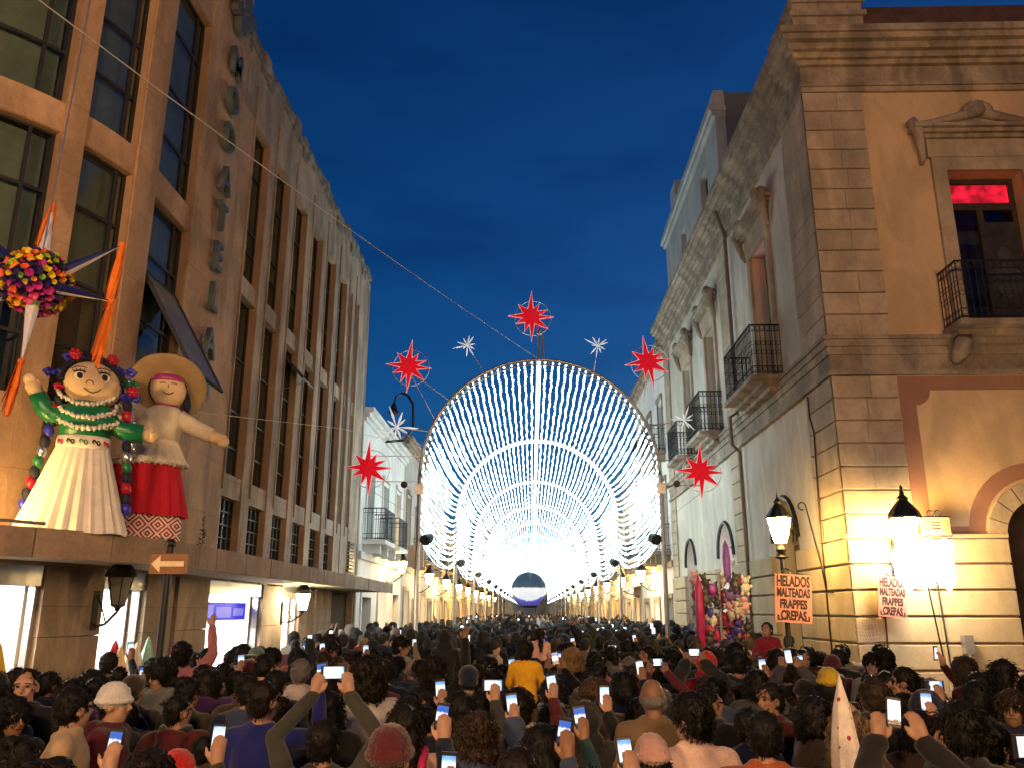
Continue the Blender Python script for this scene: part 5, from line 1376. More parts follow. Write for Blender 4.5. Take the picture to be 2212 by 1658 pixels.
# ================================================================ glowing balloons and toy seller's rack
def balloon_mesh(shape=0):
    m = MB()
    if shape == 0: m.lathe([(.004, -.20), (.02, -.19), (.012, -.175), (.05, -.13), (.105, -.04), (.12, .04), (.10, .11), (.055, .155), (0, .17)], 14)
    else:
        m.ball((0, 0, 0), (.12, .07, .13), 12, 8); m.ball((0, -.01, .16), (.09, .06, .09), 10, 8)
        for sx in (-1, 1): m.ball((sx * .08, 0, .25), (.035, .03, .05), 8, 6); m.ball((sx * .13, 0, .04), (.06, .04, .04), 8, 6); m.ball((sx * .07, 0, -.14), (.045, .04, .06), 8, 6)
    return m.mesh('balloon', True)
glow = M_emit('glowing_balloon', (1, .95, .86), 22.0)
BW = balloon_mesh(0); BW.materials.append(glow)
rr = random.Random(21)
GB = []
stick_top = Vector((6.02, 13.15, 2.45))
cent = Vector((5.95, 13.2, 2.83))
for k in range(16):
    while True:
        p = cent + Vector((rr.uniform(-.42, .46), rr.uniform(-.15, .15), rr.uniform(-.26, .30)))
        if all((p - q).length > .17 for q in GB): break
    GB.append(p)
for p in GB:
    t = thing('glowing_balloon', 'white glowing balloon bunched on a stick in front of the banded wall', 'balloon', p, group='glowing balloons on the stick')
    o = link('skin', BW, None, t, True); o.rotation_euler = (rr.uniform(-.3, .3), rr.uniform(-.3, .3), 0)
    m = MB(); q = stick_top - p; m.tube([(0, 0, -.19), tuple(q)], .003, 3); m.obj('ribbon', 'alu', t, local=True)
m = MB(); m.tube([(6.02, 13.15, 2.5), (6.12, 13.1, 1.2)], .012, 6); tag(m.obj('balloon_stick', 'iron'), 'thin dark stick holding the glowing white balloons', 'stick')

tcols = [((.42, .02, .10), 'crimson'), ((.05, .04, .30), 'navy blue'), ((.30, .05, .40), 'violet'), ((.60, .60, .62), 'pale grey'), ((.60, .05, .12), 'red'), ((.62, .35, .42), 'pink'), ((.05, .05, .06), 'black'), ((.10, .14, .34), 'steel blue'), ((.42, .38, .40), 'silver grey'), ((.16, .10, .30), 'dark purple')]
toy_m = M_objcol('toy_plush', rough=.5, var=.15, fine=30, bump=.15, spec=.5)
TY = balloon_mesh(1); TY.materials.append(toy_m); TB = balloon_mesh(0); TB.materials.append(toy_m)
RK = thing('toy_rack', 'tall pole rack hung with plush toys and balloons by the colonial wall', 'rack', (3.70, 17.0, 0))
m = MB(); m.tube([(0, 0, 0), (0, 0, 2.9)], .03, 8)
for z in (1.5, 1.85, 2.2, 2.55, 2.85): m.tube([(-.42, 0, z), (.42, 0, z)], .012, 5); m.tube([(0, -.25, z), (0, .25, z)], .012, 5)
m.obj('pole', 'steel', RK, local=True)
used = []
for k in range(64):
    for _ in range(60):
        p = Vector((3.70 + rr.uniform(-.5, .5), 17 + rr.uniform(-.3, .3), rr.uniform(1.35, 2.75) + 0))
        if all((p - q).length > .15 for q in used): break
    used.append(p); c, cn = tcols[rr.randrange(10)]; sh = rr.random() < .6
    o = link('plush_toy' if sh else 'toy_balloon', TY if sh else TB, None); o.location = p; o.color = c4(c); o.rotation_euler = (rr.uniform(-.3, .3), rr.uniform(-.4, .4), rr.uniform(-.6, .6)); o.scale = (rr.uniform(.5, .9),) * 3
    tag(o, ('%s plush toy hanging on the toy seller\'s pole' if sh else '%s balloon on the toy seller\'s pole') % cn, 'toy' if sh else 'balloon', 'toys on the toy seller pole')
m = MB(); m.lathe([(.02, 0), (.075, .1), (.09, .8), (.07, 1.25), (.015, 1.45), (0, 1.5)], 12, (3.26, 16.8, 1.35)); tag(m.obj('long_balloon', M_plain('crimson_foil', (.33, .01, .10), .3)), 'long crimson foil balloon standing beside the toy rack', 'balloon')
m = MB(); m.lathe([(.02, 0), (.07, .1), (.08, .5), (.05, .75), (0, .85)], 12, (3.95, 17.3, 2.7)); tag(m.obj('long_balloon', M_plain('violet_foil', (.22, .08, .5), .3)), 'violet foil balloon above the toy rack', 'balloon')
# bubble wand held above the crowd
BWN = thing('bubble_wand', 'pale net wand raised above the crowd before the banded wall', 'wand', (4.05, 10.6, 1.25))
m = MB(); m.tube([(.07, 0, 0), (0, 0, .52)], .012, 6); m.tube([(-.12, 0, .53), (-.05, 0, .54), (.05, 0, .54), (.12, 0, .55)], .01, 5); m.obj('handle', D['white'], BWN, local=True)
m = MB()
for k in range(9): m.tube([(-.12 + .03 * k, 0, .54), (-.15 + .035 * k + .02 * math.sin(k), .02, .66), (-.12 + .03 * k, 0, .78)], .0025, 3)
for z in (.6, .68, .76): m.tube([(-.14, 0, z), (0, .02, z - .02), (.14, 0, z)], .0025, 3)
m.obj('net', D['white'], BWN, local=True)
# ================================================================ people
M_SKIN = M_objcol('skin', rough=.55, var=.12, fine=25, bump=.1, spec=.35)
M_CLOTH = M_objcol('cloth', rough=.9, var=.28, fine=70, bump=.4, sheen=.15)
M_HAIR = M_objcol('hair_strands', rough=.55, var=.55, fine=60, bump=.6, stretch=(3.2, 3.2, .5), spec=.22)
M_KNIT = M_objcol('knit', rough=.95, var=.4, fine=85, bump=.9, stretch=(1, 1, 1.6), sheen=.3)
M_EYE = M_plain('dark_eye', (.012, .008, .006), .3)
M_SHOE = M_plain('dark_shoe', (.02, .018, .016), .6)
DG = bpy.context.evaluated_depsgraph_get

def caps(mb, a, b, ra, rb, n=12):
    a, b = Vector(a), Vector(b)
    mb.tube([a, a.lerp(b, .5), b], [ra, (ra + rb) / 2, rb], n); mb.ball(a, ra, n, 8); mb.ball(b, rb, n, 8)
def remesh(mb, voxel, smooth=3, ratio=1.0, disp=None):
    me = mb.mesh('tmp'); ob = bpy.data.objects.new('tmp', me); COL.objects.link(ob)
    md = ob.modifiers.new('r', 'REMESH'); md.mode = 'VOXEL'; md.voxel_size = voxel; md.use_smooth_shade = True
    if smooth: ms = ob.modifiers.new('s', 'SMOOTH'); ms.factor = .5; ms.iterations = smooth
    if ratio < 1 and not disp: dm = ob.modifiers.new('d', 'DECIMATE'); dm.ratio = ratio
    dg = DG(); dg.update(); out = bpy.data.meshes.new_from_object(ob.evaluated_get(dg))
    bpy.data.objects.remove(ob); bpy.data.meshes.remove(me)
    if disp:
        n = len(out.vertices); co = np.empty(n * 3, 'f'); no = np.empty(n * 3, 'f')
        out.vertices.foreach_get('co', co); out.vertex_normals.foreach_get('vector', no)
        co = co.reshape(-1, 3); no = no.reshape(-1, 3)
        d = np.array([disp(Vector(p)) for p in co], 'f'); co += no * d[:, None]
        out.vertices.foreach_set('co', co.ravel()); out.update()
        if ratio < 1:
            ob = bpy.data.objects.new('tmp', out); COL.objects.link(ob); dm = ob.modifiers.new('d', 'DECIMATE'); dm.ratio = ratio
            dg = DG(); dg.update(); o2 = bpy.data.meshes.new_from_object(ob.evaluated_get(dg)); bpy.data.objects.remove(ob); bpy.data.meshes.remove(out); out = o2
    out.polygons.foreach_set('use_smooth', [True] * len(out.polygons)); out.materials.clear()
    return out
def lowpoly(me, tris):
    ob = bpy.data.objects.new('tmp', me); COL.objects.link(ob); dm = ob.modifiers.new('d', 'DECIMATE'); dm.ratio = min(1, tris / max(1, sum(len(p.vertices) - 2 for p in me.polygons)))
    dg = DG(); dg.update(); o = bpy.data.meshes.new_from_object(ob.evaluated_get(dg)); bpy.data.objects.remove(ob); return o

SH = Vector((.185, 0, 1.385))
HEAD0 = Vector((0, .018, 1.585))
# arm poses: elbow, wrist, hand direction for the right side (x mirrored on the left)
ARM = dict(down=((.245, -.03, 1.12), (.235, .05, .88), (0, .15, -1)),
           pocket=((.27, -.06, 1.13), (.19, .10, .97), (-.3, .5, -.8)),
           front=((.25, .05, 1.13), (.07, .24, 1.12), (-1, .25, .1)),
           high=((.29, .13, 1.60), (.11, .27, 1.80), (-.25, .1, 1)),
           face=((.27, .13, 1.20), (.10, .30, 1.42), (-.2, .2, 1)),
           one=((.29, .14, 1.38), (.22, .28, 1.60), (-.05, .1, 1)),
           hold=((.30, .10, 1.30), (.16, .17, 1.52), (-.3, .1, 1)),
           up=((.30, .06, 1.60), (.26, .14, 1.86), (0, .1, 1)))
POSES = {  # right arm, left arm, head yaw, head pitch, phone (x,y,z) or None, landscape
 'relaxed': ('down', 'down', 0, 0, None), 'turned': ('pocket', 'down', 38, 0, None), 'turned_other': ('down', 'pocket', -34, -4, None), 'hands_together': ('front', 'front', 0, 8, None),
 'phone_high': ('high', 'high', 0, -10, (0, .31, 1.93)), 'phone_face': ('face', 'face', 4, 0, (0, .35, 1.545)), 'phone_one': ('one', 'down', -6, -4, (.20, .335, 1.725)),
 'carrying': ('hold', 'hold', 0, 0, None), 'holding': ('one', 'down', -12, 0, None), 'arm_up': ('up', 'pocket', 10, -6, None)}
def headM(yaw, pitch):
    return Matrix.Translation((0, .0, 1.47)) @ Matrix.Rotation(R(yaw), 4, 'Z') @ Matrix.Rotation(R(-pitch), 4, 'X') @ Matrix.Translation((0, 0, -1.47)) @ Matrix.Translation(HEAD0)
def hand(mb, w, d, side):
    w, d = Vector(w), Vector(d).normalized()
    sd = Vector((side, 0, 0)); ac = (sd - d * sd.dot(d)).normalized(); nn = d.cross(ac)
    mb.ball(w + d * .05, .001, 4, 3)
    caps(mb, w, w + d * .07, .028, .034, 8)
    for k, (o, l) in enumerate(((-.028, .062), (-.010, .074), (.010, .070), (.027, .052))):
        b = w + d * .075 + ac * o; m_ = b + d * l * .55 + nn * .008 * side; e = m_ + d * l * .35 + nn * .022 * side
        caps(mb, b, m_, .0105, .0095, 6); caps(mb, m_, e, .0095, .0085, 6)
    t = w + d * .03 - ac * .03; caps(mb, t, t + d * .03 - ac * .025, .013, .011, 6); caps(mb, t + d * .03 - ac * .025, t + d * .06 - ac * .028, .011, .0095, 6)
def head_prims(mb, M):
    rot = M.to_3x3(); P = lambda x, y, z: M @ Vector((x, y, z))
    mb.ball(P(0, -.012, .02), (.074, .092, .096), 18, 12, rot=rot); mb.ball(P(0, .02, -.045), (.058, .068, .072), 16, 10, rot=rot)
    mb.ball(P(0, .05, -.088), (.032, .03, .026), 10, 8, rot=rot)
    caps(mb, P(0, .086, .018), P(0, .104, -.02), .008, .014, 8)
    for s in (-1, 1):
        mb.ball(P(s * .076, -.008, -.008), (.010, .024, .033), 8, 8, rot=rot); mb.ball(P(s * .036, .062, -.025), (.022, .018, .02), 8, 6, rot=rot)
    caps(mb, P(-.022, .079, -.052), P(.022, .079, -.052), .0085, .0085, 6)
    caps(mb, P(-.05, .066, .034), P(.05, .066, .034), .013, .013, 6)
def torso(mb, g=0):
    for c, r in (((0, -.005, 1.27), (.165, .108, .19)), ((0, .0, 1.08), (.145, .10, .18)), ((0, -.005, .94), (.165, .115, .13))):
        mb.ball(c, tuple(q + g for q in r), 20, 14)
    caps(mb, (-.15, -.005, 1.385), (.15, -.005, 1.385), .058 + g * .8, .058 + g * .8)
    caps(mb, (-.06, -.012, 1.425), (.06, -.012, 1.425), .05 + g * .6, .05 + g * .6)
def arm(mb, pose, s, g=0, hand_=True):
    e, w, d = ARM[pose]; mir = lambda v: Vector((v[0] * s, v[1], v[2]))
    sh = Vector((SH.x * s, SH.y, SH.z))
    caps(mb, sh, mir(e), .052 + g, .041 + g); caps(mb, mir(e), mir(w), .040 + g, .029 + g * 1.1)
    if hand_: hand(mb, mir(w), mir(d), s)
def legs(mb, g=0):
    for s in (-1, 1):
        caps(mb, (s * .088, 0, .92), (s * .098, .012, .50), .082 + g, .056 + g); caps(mb, (s * .098, .012, .50), (s * .10, -.015, .10), .055 + g, .036 + g)
def feet(mb, g=0):
    for s in (-1, 1): caps(mb, (s * .10, -.04, .045), (s * .115, .14, .035), .043 + g, .034 + g)
LOWHEAD = {}
def make_body(pose):
    ra, la, yw, pt, ph = POSES[pose]; M = headM(yw, pt); mb = MB()
    torso(mb); caps(mb, (0, -.012, 1.40), tuple(M @ Vector((0, -.02, -.06))), .056, .052); head_prims(mb, M)
    arm(mb, ra, 1); arm(mb, la, -1); legs(mb); feet(mb)
    me = remesh(mb, .0092, 3, .3)
    ex = MB(); rot = M.to_3x3()
    for s in (-1, 1):
        ex.ball(M @ Vector((s * .031, .079, .012)), (.0125, .007, .008), 8, 6, rot=rot)
        ex.tube([M @ Vector((s * (.014 + .012 * t), .0855 - .003 * t, .031 + .003 * math.sin(t * 1.5))) for t in (0, 1, 2, 3)], .0035, 4)
    ex.tube([M @ Vector((x, .0885 - abs(x) * .12, -.052)) for x in (-.024, -.012, 0, .012, .024)], .0032, 4)
    bm = bmesh.new(); bm.from_mesh(me); n0 = len(bm.faces); em = ex.mesh('tmp'); bm.from_mesh(em); bm.faces.ensure_lookup_table()
    for f in bm.faces[n0:]: f.material_index = 1
    bm.to_mesh(me); bm.free(); bpy.data.meshes.remove(em)
    me.polygons.foreach_set('use_smooth', [True] * len(me.polygons))
    me.materials.append(M_SKIN); me.materials.append(M_EYE); me.name = 'body'
    return me
def folds(seed, amp, puff=0):
    o = Vector((seed * 3.7, seed * 1.3, 0))
    def f(p):
        v = noise.noise(Vector((p.x * 6, p.y * 6, p.z * 9)) + o) * amp + noise.noise(Vector((p.x * 17, p.y * 17, p.z * 26)) + o) * amp * .45
        if puff: v += puff * abs(math.sin(p.z * 30 + noise.noise(p * 4 + o)))
        return v
    return f
def make_jacket(pose, kind):
    ra, la = POSES[pose][:2]; mb = MB(); g = dict(coat=.026, puffer=.045, hoodie=.03, shirt=.016)[kind]
    torso(mb, g); arm(mb, ra, 1, g * .72, False); arm(mb, la, -1, g * .72, False)
    mb.ball((0, -.005, .90 if kind != 'coat' else .84), (.19 + g, .135 + g, .13), 20, 12)
    n = 16
    mb.tube([(.066 * math.cos(2 * PI * k / n), -.012 + .062 * math.sin(2 * PI * k / n), 1.455 + .012 * math.sin(2 * PI * k / n)) for k in range(n)], .020 + g * .25, 8, close=True)
    if kind in ('hoodie', 'puffer'):
        mb.ball((0, -.105, 1.43), (.115, .055, .06), 16, 10); mb.ball((0, -.125, 1.38), (.085, .045, .07), 14, 10)
    me = remesh(mb, .0145, 5, .5, folds(hash_i(pose + kind), .008 if kind == 'shirt' else .014, .012 if kind == 'puffer' else 0))
    me.materials.append(M_CLOTH); me.name = dict(coat='coat', puffer='padded_jacket', hoodie='hooded_jacket', shirt='shirt')[kind]
    return me
def hash_i(s): return sum(ord(c) * (i + 1) for i, c in enumerate(s)) % 97
def make_trousers():
    mb = MB(); legs(mb, .016); mb.ball((0, -.005, .93), (.178, .128, .12), 18, 12); me = remesh(mb, .015, 4, .4, folds(5, .008))
    f = MB(); feet(f, .008); s = remesh(f, .014, 3, .5)
    bm = bmesh.new(); bm.from_mesh(me); n0 = len(bm.faces); bm.from_mesh(s); bm.faces.ensure_lookup_table()
    for q in bm.faces[n0:]: q.material_index = 1
    bm.to_mesh(me); bm.free(); me.materials.append(M_CLOTH); me.materials.append(M_SHOE); me.name = 'trousers'
    me.polygons.foreach_set('use_smooth', [True] * len(me.polygons)); return me
def strandify(me, n, ln, seed, down=1.0):
    """fine loose strands standing off the surface so that the outline is not smooth"""
    r_ = random.Random(seed); ps = [p for p in me.polygons]; mb = MB()
    for _ in range(n):
        p = r_.choice(ps); c = p.center.copy(); nn = p.normal
        d = (nn * r_.uniform(.2, .7) + Vector((r_.uniform(-.3, .3), r_.uniform(-.3, .3), -down * r_.uniform(.4, 1.1)))).normalized()
        l = ln * r_.uniform(.5, 1.3); sd = d.cross(nn)
        if sd.length < 1e-4: continue
        sd = sd.normalized() * r_.uniform(.0005, .0013)
        mb.add([c - nn * .004 - sd, c - nn * .004 + sd, c + d * l * .6 + nn * .004, c + d * l - nn * .006], [(0, 1, 2), (0, 2, 3)])
    bm = bmesh.new(); bm.from_mesh(me); t = mb.mesh('t'); bm.from_mesh(t); bm.to_mesh(me); bm.free(); bpy.data.meshes.remove(t)
    me.polygons.foreach_set('use_smooth', [True] * len(me.polygons))
def make_hair(kind):
    mb = MB(); mat = M_HAIR; amp, fr = .006, 34; st = (520, .03)
    if kind in ('short', 'crop'):
        q = 0 if kind == 'short' else -.006
        mb.ball((0, -.024, .034), (.083 + q, .093 + q, .094 + q), 20, 14); mb.ball((0, -.05, -.01), (.072 + q, .062 + q, .075), 16, 10)
    elif kind == 'tousled':
        mb.ball((0, -.018, .042), (.09, .102, .1), 20, 14); mb.ball((0, -.05, -.02), (.078, .07, .08), 16, 10); amp, fr = .009, 34; st = (900, .045)
    elif kind == 'bob':
        mb.ball((0, -.02, .036), (.088, .1, .1), 20, 14); mb.ball((0, -.055, -.05), (.1, .07, .12), 18, 12)
        for s in (-1, 1): mb.ball((s * .078, -.01, -.05), (.03, .05, .11), 12, 10)
        st = (700, .05)
    elif kind == 'long':
        mb.ball((0, -.02, .036), (.087, .1, .098), 20, 14)
        for z, w, y in ((-.05, .095, -.06), (-.15, .105, -.085), (-.25, .11, -.105), (-.34, .10, -.12), (-.41, .08, -.125)): mb.ball((0, y, z), (w, .055, .09), 16, 10)
        for s in (-1, 1): mb.ball((s * .08, -.015, -.06), (.028, .045, .12), 12, 10)
        st = (900, .07)
    elif kind == 'ponytail':
        mb.ball((0, -.022, .034), (.083, .094, .094), 20, 14); mb.ball((0, -.05, -.01), (.072, .06, .07), 16, 10); mb.ball((0, -.12, .03), (.03, .03, .03), 10, 8)
        for z, y, w in ((-.03, -.145, .036), (-.1, -.15, .04), (-.18, -.14, .036), (-.26, -.13, .025)): mb.ball((0, y, z), (w, w * .8, .06), 12, 8)
        st = (600, .05)
    elif kind == 'bun':
        mb.ball((0, -.022, .034), (.083, .094, .094), 20, 14); mb.ball((0, -.05, -.01), (.072, .06, .07), 16, 10); mb.ball((0, -.085, .09), (.048, .045, .045), 14, 10)
    elif kind == 'curly':
        mb.ball((0, -.03, .035), (.112, .118, .115), 22, 14); mb.ball((0, -.06, -.06), (.12, .085, .12), 18, 12); amp, fr = .016, 30; st = (1300, .04)
    if kind == 'fringe_bald': mb.ball((0, -.05, -.015), (.077, .06, .05), 16, 10); amp = .003; st = (200, .015)
    if kind == 'beanie':
        mb.ball((0, -.018, .05), (.09, .106, .1), 22, 14); n = 20; mb.tube([(.086 * math.cos(2 * PI * k / n), -.014 + .102 * math.sin(2 * PI * k / n), .03 + .0 * k) for k in range(n)], .02, 8, close=True); mat = M_KNIT; amp, fr = .004, 60; st = None
    if kind == 'cap':
        mb.ball((0, -.015, .045), (.087, .103, .085), 20, 12); mb.ball((0, .1, .045), (.07, .075, .010), 16, 6); mb.ball((0, -.045, -.01), (.075, .06, .06), 14, 10); mat = M_KNIT; amp = .002; st = None
    if kind == 'hood':
        mb.ball((0, -.035, .02), (.112, .118, .128), 22, 14); mb.ball((0, -.06, -.11), (.13, .1, .09), 18, 12); mat = M_CLOTH; amp, fr = .012, 18; st = None
    if kind == 'fur_hood':
        mb.ball((0, -.045, .015), (.118, .115, .13), 22, 14); mb.ball((0, -.07, -.11), (.14, .1, .09), 18, 12); amp, fr = .02, 28; st = (1600, .05); mat = M_HAIR
    sd = hash_i(kind); o = Vector((sd, 0, 0))
    rib = (lambda p: .0035 * math.sin(30 * math.atan2(p.y, p.x)) + .002 * math.sin(p.z * 420)) if kind == 'beanie' else (lambda p: 0)
    me = remesh(mb, .008, 2, .45, lambda p: noise.noise(Vector((p.x * fr, p.y * fr, p.z * fr * .5)) + o) * amp + noise.noise(p * fr * 2.3 + o) * amp * .5 + rib(p))
    if st: strandify(me, int(st[0] * 2.2), st[1] * .8, sd)
    me.materials.append(mat); me.name = {'beanie': 'beanie', 'cap': 'cap', 'hood': 'hood', 'fur_hood': 'fur_hood'}.get(kind, 'hair')
    return me
BODY = {p: make_body(p) for p in POSES}
JACK = {}
def jacket(p, k):
    if (p, k) not in JACK: JACK[(p, k)] = make_jacket(p, k)
    return JACK[(p, k)]
TROU = make_trousers()
HAIR = {k: make_hair(k) for k in ('short', 'crop', 'tousled', 'bob', 'long', 'ponytail', 'bun', 'curly', 'fringe_bald', 'beanie', 'cap', 'hood', 'fur_hood')}
# seated child for shoulders: origin at the seat
def child_sit():
    mb = MB(); dz = -.90
    for c, r in (((0, -.005, 1.27), (.15, .10, .19)), ((0, .0, 1.08), (.135, .098, .18)), ((0, -.005, .94), (.15, .11, .11))): mb.ball((c[0], c[1], c[2] + dz), r, 18, 12)
    caps(mb, (-.13, 0, 1.375 + dz), (.13, 0, 1.375 + dz), .055, .055); M = Matrix.Translation((0, 0, dz)) @ headM(0, 0)
    M = M @ Matrix.Diagonal((1.18, 1.15, 1.12, 1)); 
    rot = M.to_3x3(); P = lambda x, y, z: M @ Vector((x, y, z))
    caps(mb, (0, -.01, 1.40 + dz), tuple(P(0, -.02, -.06)), .05, .048); head_prims(mb, M)
    for s in (-1, 1):
        caps(mb, (s * .17, 0, 1.37 + dz), (s * .24, .1, 1.14 + dz), .045, .038); caps(mb, (s * .24, .1, 1.14 + dz), (s * .12, .26, 1.10 + dz), .037, .028); hand(mb, (s * .12, .26, 1.10 + dz), (-s * .5, .8, 0), s)
        caps(mb, (s * .09, 0, .92 + dz), (s * .16, .30, .90 + dz), .078, .06); caps(mb, (s * .16, .30, .90 + dz), (s * .15, .33, .55 + dz), .055, .038); caps(mb, (s * .15, .31, .52 + dz), (s * .15, .42, .50 + dz), .04, .03)
    b = remesh(mb, .011, 3, .35); b.materials.append(M_SKIN); b.name = 'body'
    mb = MB(); g = .028
    for c, r in (((0, -.005, 1.27), (.15, .10, .19)), ((0, .0, 1.08), (.135, .098, .18)), ((0, -.005, .95), (.15, .11, .12))): mb.ball((c[0], c[1], c[2] + dz), tuple(q + g for q in r), 18, 12)
    caps(mb, (-.13, 0, 1.375 + dz), (.13, 0, 1.375 + dz), .08, .08)
    for s in (-1, 1): caps(mb, (s * .17, 0, 1.37 + dz), (s * .24, .1, 1.14 + dz), .068, .06); caps(mb, (s * .24, .1, 1.14 + dz), (s * .13, .25, 1.10 + dz), .057, .045)
    j = remesh(mb, .013, 5, .45, folds(9, .011)); j.materials.append(M_CLOTH); j.name = 'jacket'
    mb = MB()
    for s in (-1, 1): caps(mb, (s * .09, 0, .92 + dz), (s * .16, .30, .90 + dz), .093, .075); caps(mb, (s * .16, .30, .90 + dz), (s * .15, .33, .57 + dz), .07, .055)
    t = remesh(mb, .016, 4, .4); t.materials.append(M_CLOTH); t.name = 'trousers'
    return b, j, t, M
CHB, CHJ, CHT, CHM = child_sit()

SKIN = [(.30, .17, .105), (.24, .13, .078), (.36, .21, .14), (.20, .105, .062)]
HCOL = dict(black=(.006, .0055, .0055), dark_brown=(.009, .0065, .005), brown=(.026, .016, .010), grey=(.12, .115, .11), blonde=(.20, .125, .055))
CCOL = [('black', (.011, .011, .013), 26), ('charcoal', (.03, .03, .033), 16), ('navy', (.013, .018, .05), 12), ('dark grey', (.065, .065, .07), 9), ('brown', (.085, .05, .03), 7), ('maroon', (.11, .014, .02), 6), ('olive', (.055, .052, .028), 5),
        ('denim blue', (.05, .075, .14), 4), ('grey', (.19, .19, .19), 4), ('cream', (.46, .40, .31), 3), ('red', (.40, .025, .03), 2.5), ('pink', (.45, .17, .20), 1.5), ('tan', (.27, .18, .10), 3), ('white', (.62, .60, .57), 2), ('teal', (.03, .10, .10), 1.5), ('purple', (.09, .03, .13), 1.5)]
CCOL = [(n, tuple(q * .62 for q in c), w) for n, c, w in CCOL]
CD = {n: c for n, c, _ in CCOL}
prn = random.Random(42)
def zone(x, y):
    if y < 6.2: return 'in the plaza'
    if x < -2.3: return 'by the canopy'
    if x > 2.4: return 'by the corner wall'
    return 'near the tunnel' if y > 12 else 'in mid street'
POSEW = dict(relaxed='', turned='looking aside', turned_other='looking back', hands_together='hands together', phone_high='phone overhead', phone_face='filming', phone_one='phone raised', carrying='carrying', holding='hand raised', arm_up='arm up')
JW = dict(coat='coat', puffer='padded jacket', hoodie='hooded jacket', shirt='shirt')
HW = dict(short='short {c} hair', crop='cropped {c} hair', tousled='tousled {c} hair', bob='bobbed {c} hair', long='long {c} hair', ponytail='a {c} ponytail', bun='a {c} hair bun', curly='curly {c} hair', fringe_bald='a bald head', beanie='a {c} beanie', cap='a {c} cap', hood='a {c} hood up', fur_hood='a {c} fur hood')
PGROUP = 'people in the street crowd'
# phone
def M_screen(i):
    m, nt, b = nodes_of('phone_screen_%d' % i); L = nt.links.new
    tcn = N(nt, 'ShaderNodeTexCoord'); sp = N(nt, 'ShaderNodeSeparateXYZ'); L(tcn.outputs['Object'], sp.inputs[0])
    n = N(nt, 'ShaderNodeTexNoise', Scale=26.0 + 3 * i, Detail=3.0); L(tcn.outputs['Object'], n.inputs['Vector'])
    ad = N(nt, 'ShaderNodeMath', operation='MULTIPLY_ADD'); ad.inputs[1].default_value = .05; L(n.outputs['Fac'], ad.inputs[0]); L(sp.outputs['Z'], ad.inputs[2])
    mr = N(nt, 'ShaderNodeMapRange'); mr.inputs['From Min'].default_value = -.045; mr.inputs['From Max'].default_value = .095; L(ad.outputs[0], mr.inputs['Value'])
    r = N(nt, 'ShaderNodeValToRGB'); L(mr.outputs[0], r.inputs[0]); e = r.color_ramp.elements
    e[0].position = 0; e[0].color = (.015, .012, .02, 1); e[1].position = 1; e[1].color = (.06, .16, .55, 1)
    for p, c in [((.22, (.02, .02, .03, 1)), (.30, (.9, .96, 1, 1)), (.68, (1, 1, 1, 1)), (.80, (.25, .5, .95, 1))), ((.1, (.9, .95, 1, 1)), (.6, (1, 1, 1, 1)), (.85, (.5, .75, 1, 1))), ((.35, (.02, .03, .08, 1)), (.42, (.8, .95, 1, 1)), (.6, (.9, 1, 1, 1)), (.7, (.04, .12, .5, 1)))][i]:
        q = e.new(p); q.color = c
    L(r.outputs[0], b.inputs['Emission Color']); b.inputs['Emission Strength'].default_value = 1.25; b.inputs['Base Color'].default_value = (.01, .01, .01, 1); b.inputs['Roughness'].default_value = .15
    return m
SCR = []
for i in range(3):
    mb = MB(); mb.add([(-.031, -.0052, -.056), (.031, -.0052, -.056), (.031, -.0052, .056), (-.031, -.0052, .056)], [(0, 1, 2, 3)]); s_ = mb.mesh('screen'); s_.materials.append(M_screen(i)); SCR.append(s_)
mb = MB(); mb.cbox(lambda u, o, z: (u, -o, z), -.036, .036, -.005, .005, -.071, .071, .003); PHB = mb.mesh('phone_body'); PHB.materials.append(MT['black'])
def phone(loc, rz, label, landscape=False, scale=1.15):
    t = thing('smartphone', label, 'phone', loc, group='lit phones held up in the crowd'); t.rotation_euler = (R(prn.uniform(-12, 4)), R(90) if landscape else R(prn.uniform(-10, 10)), rz); t.scale = (scale,) * 3
    link('phone_body', PHB, None, t, True); link('screen', prn.choice(SCR), None, t, True)
    return t

def extra_mesh(fn, mat, name):
    m = MB(); fn(m); me = m.mesh(name, True); me.materials.append(mat); return me
X_PACK = extra_mesh(lambda m: (m.ball((0, -.225, 1.13), (.15, .085, .2), 20, 14), m.ball((0, -.29, 1.04), (.11, .05, .09), 14, 10), m.tube([(-.11, -.19, 1.3), (-.12, -.12, 1.44), (-.125, .02, 1.47), (-.13, .14, 1.38)], .022, 7), m.tube([(.11, -.19, 1.3), (.12, -.12, 1.44), (.125, .02, 1.47), (.13, .14, 1.38)], .022, 7)), M_CLOTH, 'backpack')
X_SCARF = extra_mesh(lambda m: (m.tube([(.088 * math.cos(a), -.012 + .082 * math.sin(a), 1.455 + .02 * math.cos(a * 2)) for a in [2 * PI * k / 16 for k in range(16)]], .034, 8, close=True), m.tube([(-.06, -.09, 1.44), (-.09, -.13, 1.3), (-.08, -.145, 1.1)], [.035, .04, .035], 8)), M_KNIT, 'scarf')
X_BAND = extra_mesh(lambda m: m.tube([(.1, -.1, 1.44), (.02, -.14, 1.25), (-.13, -.13, 1.0), (-.2, -.02, .9), (-.1, .14, 1.05), (.06, .15, 1.3), (.11, .04, 1.45)], .014, 6, close=True), M_CLOTH, 'bag_strap')
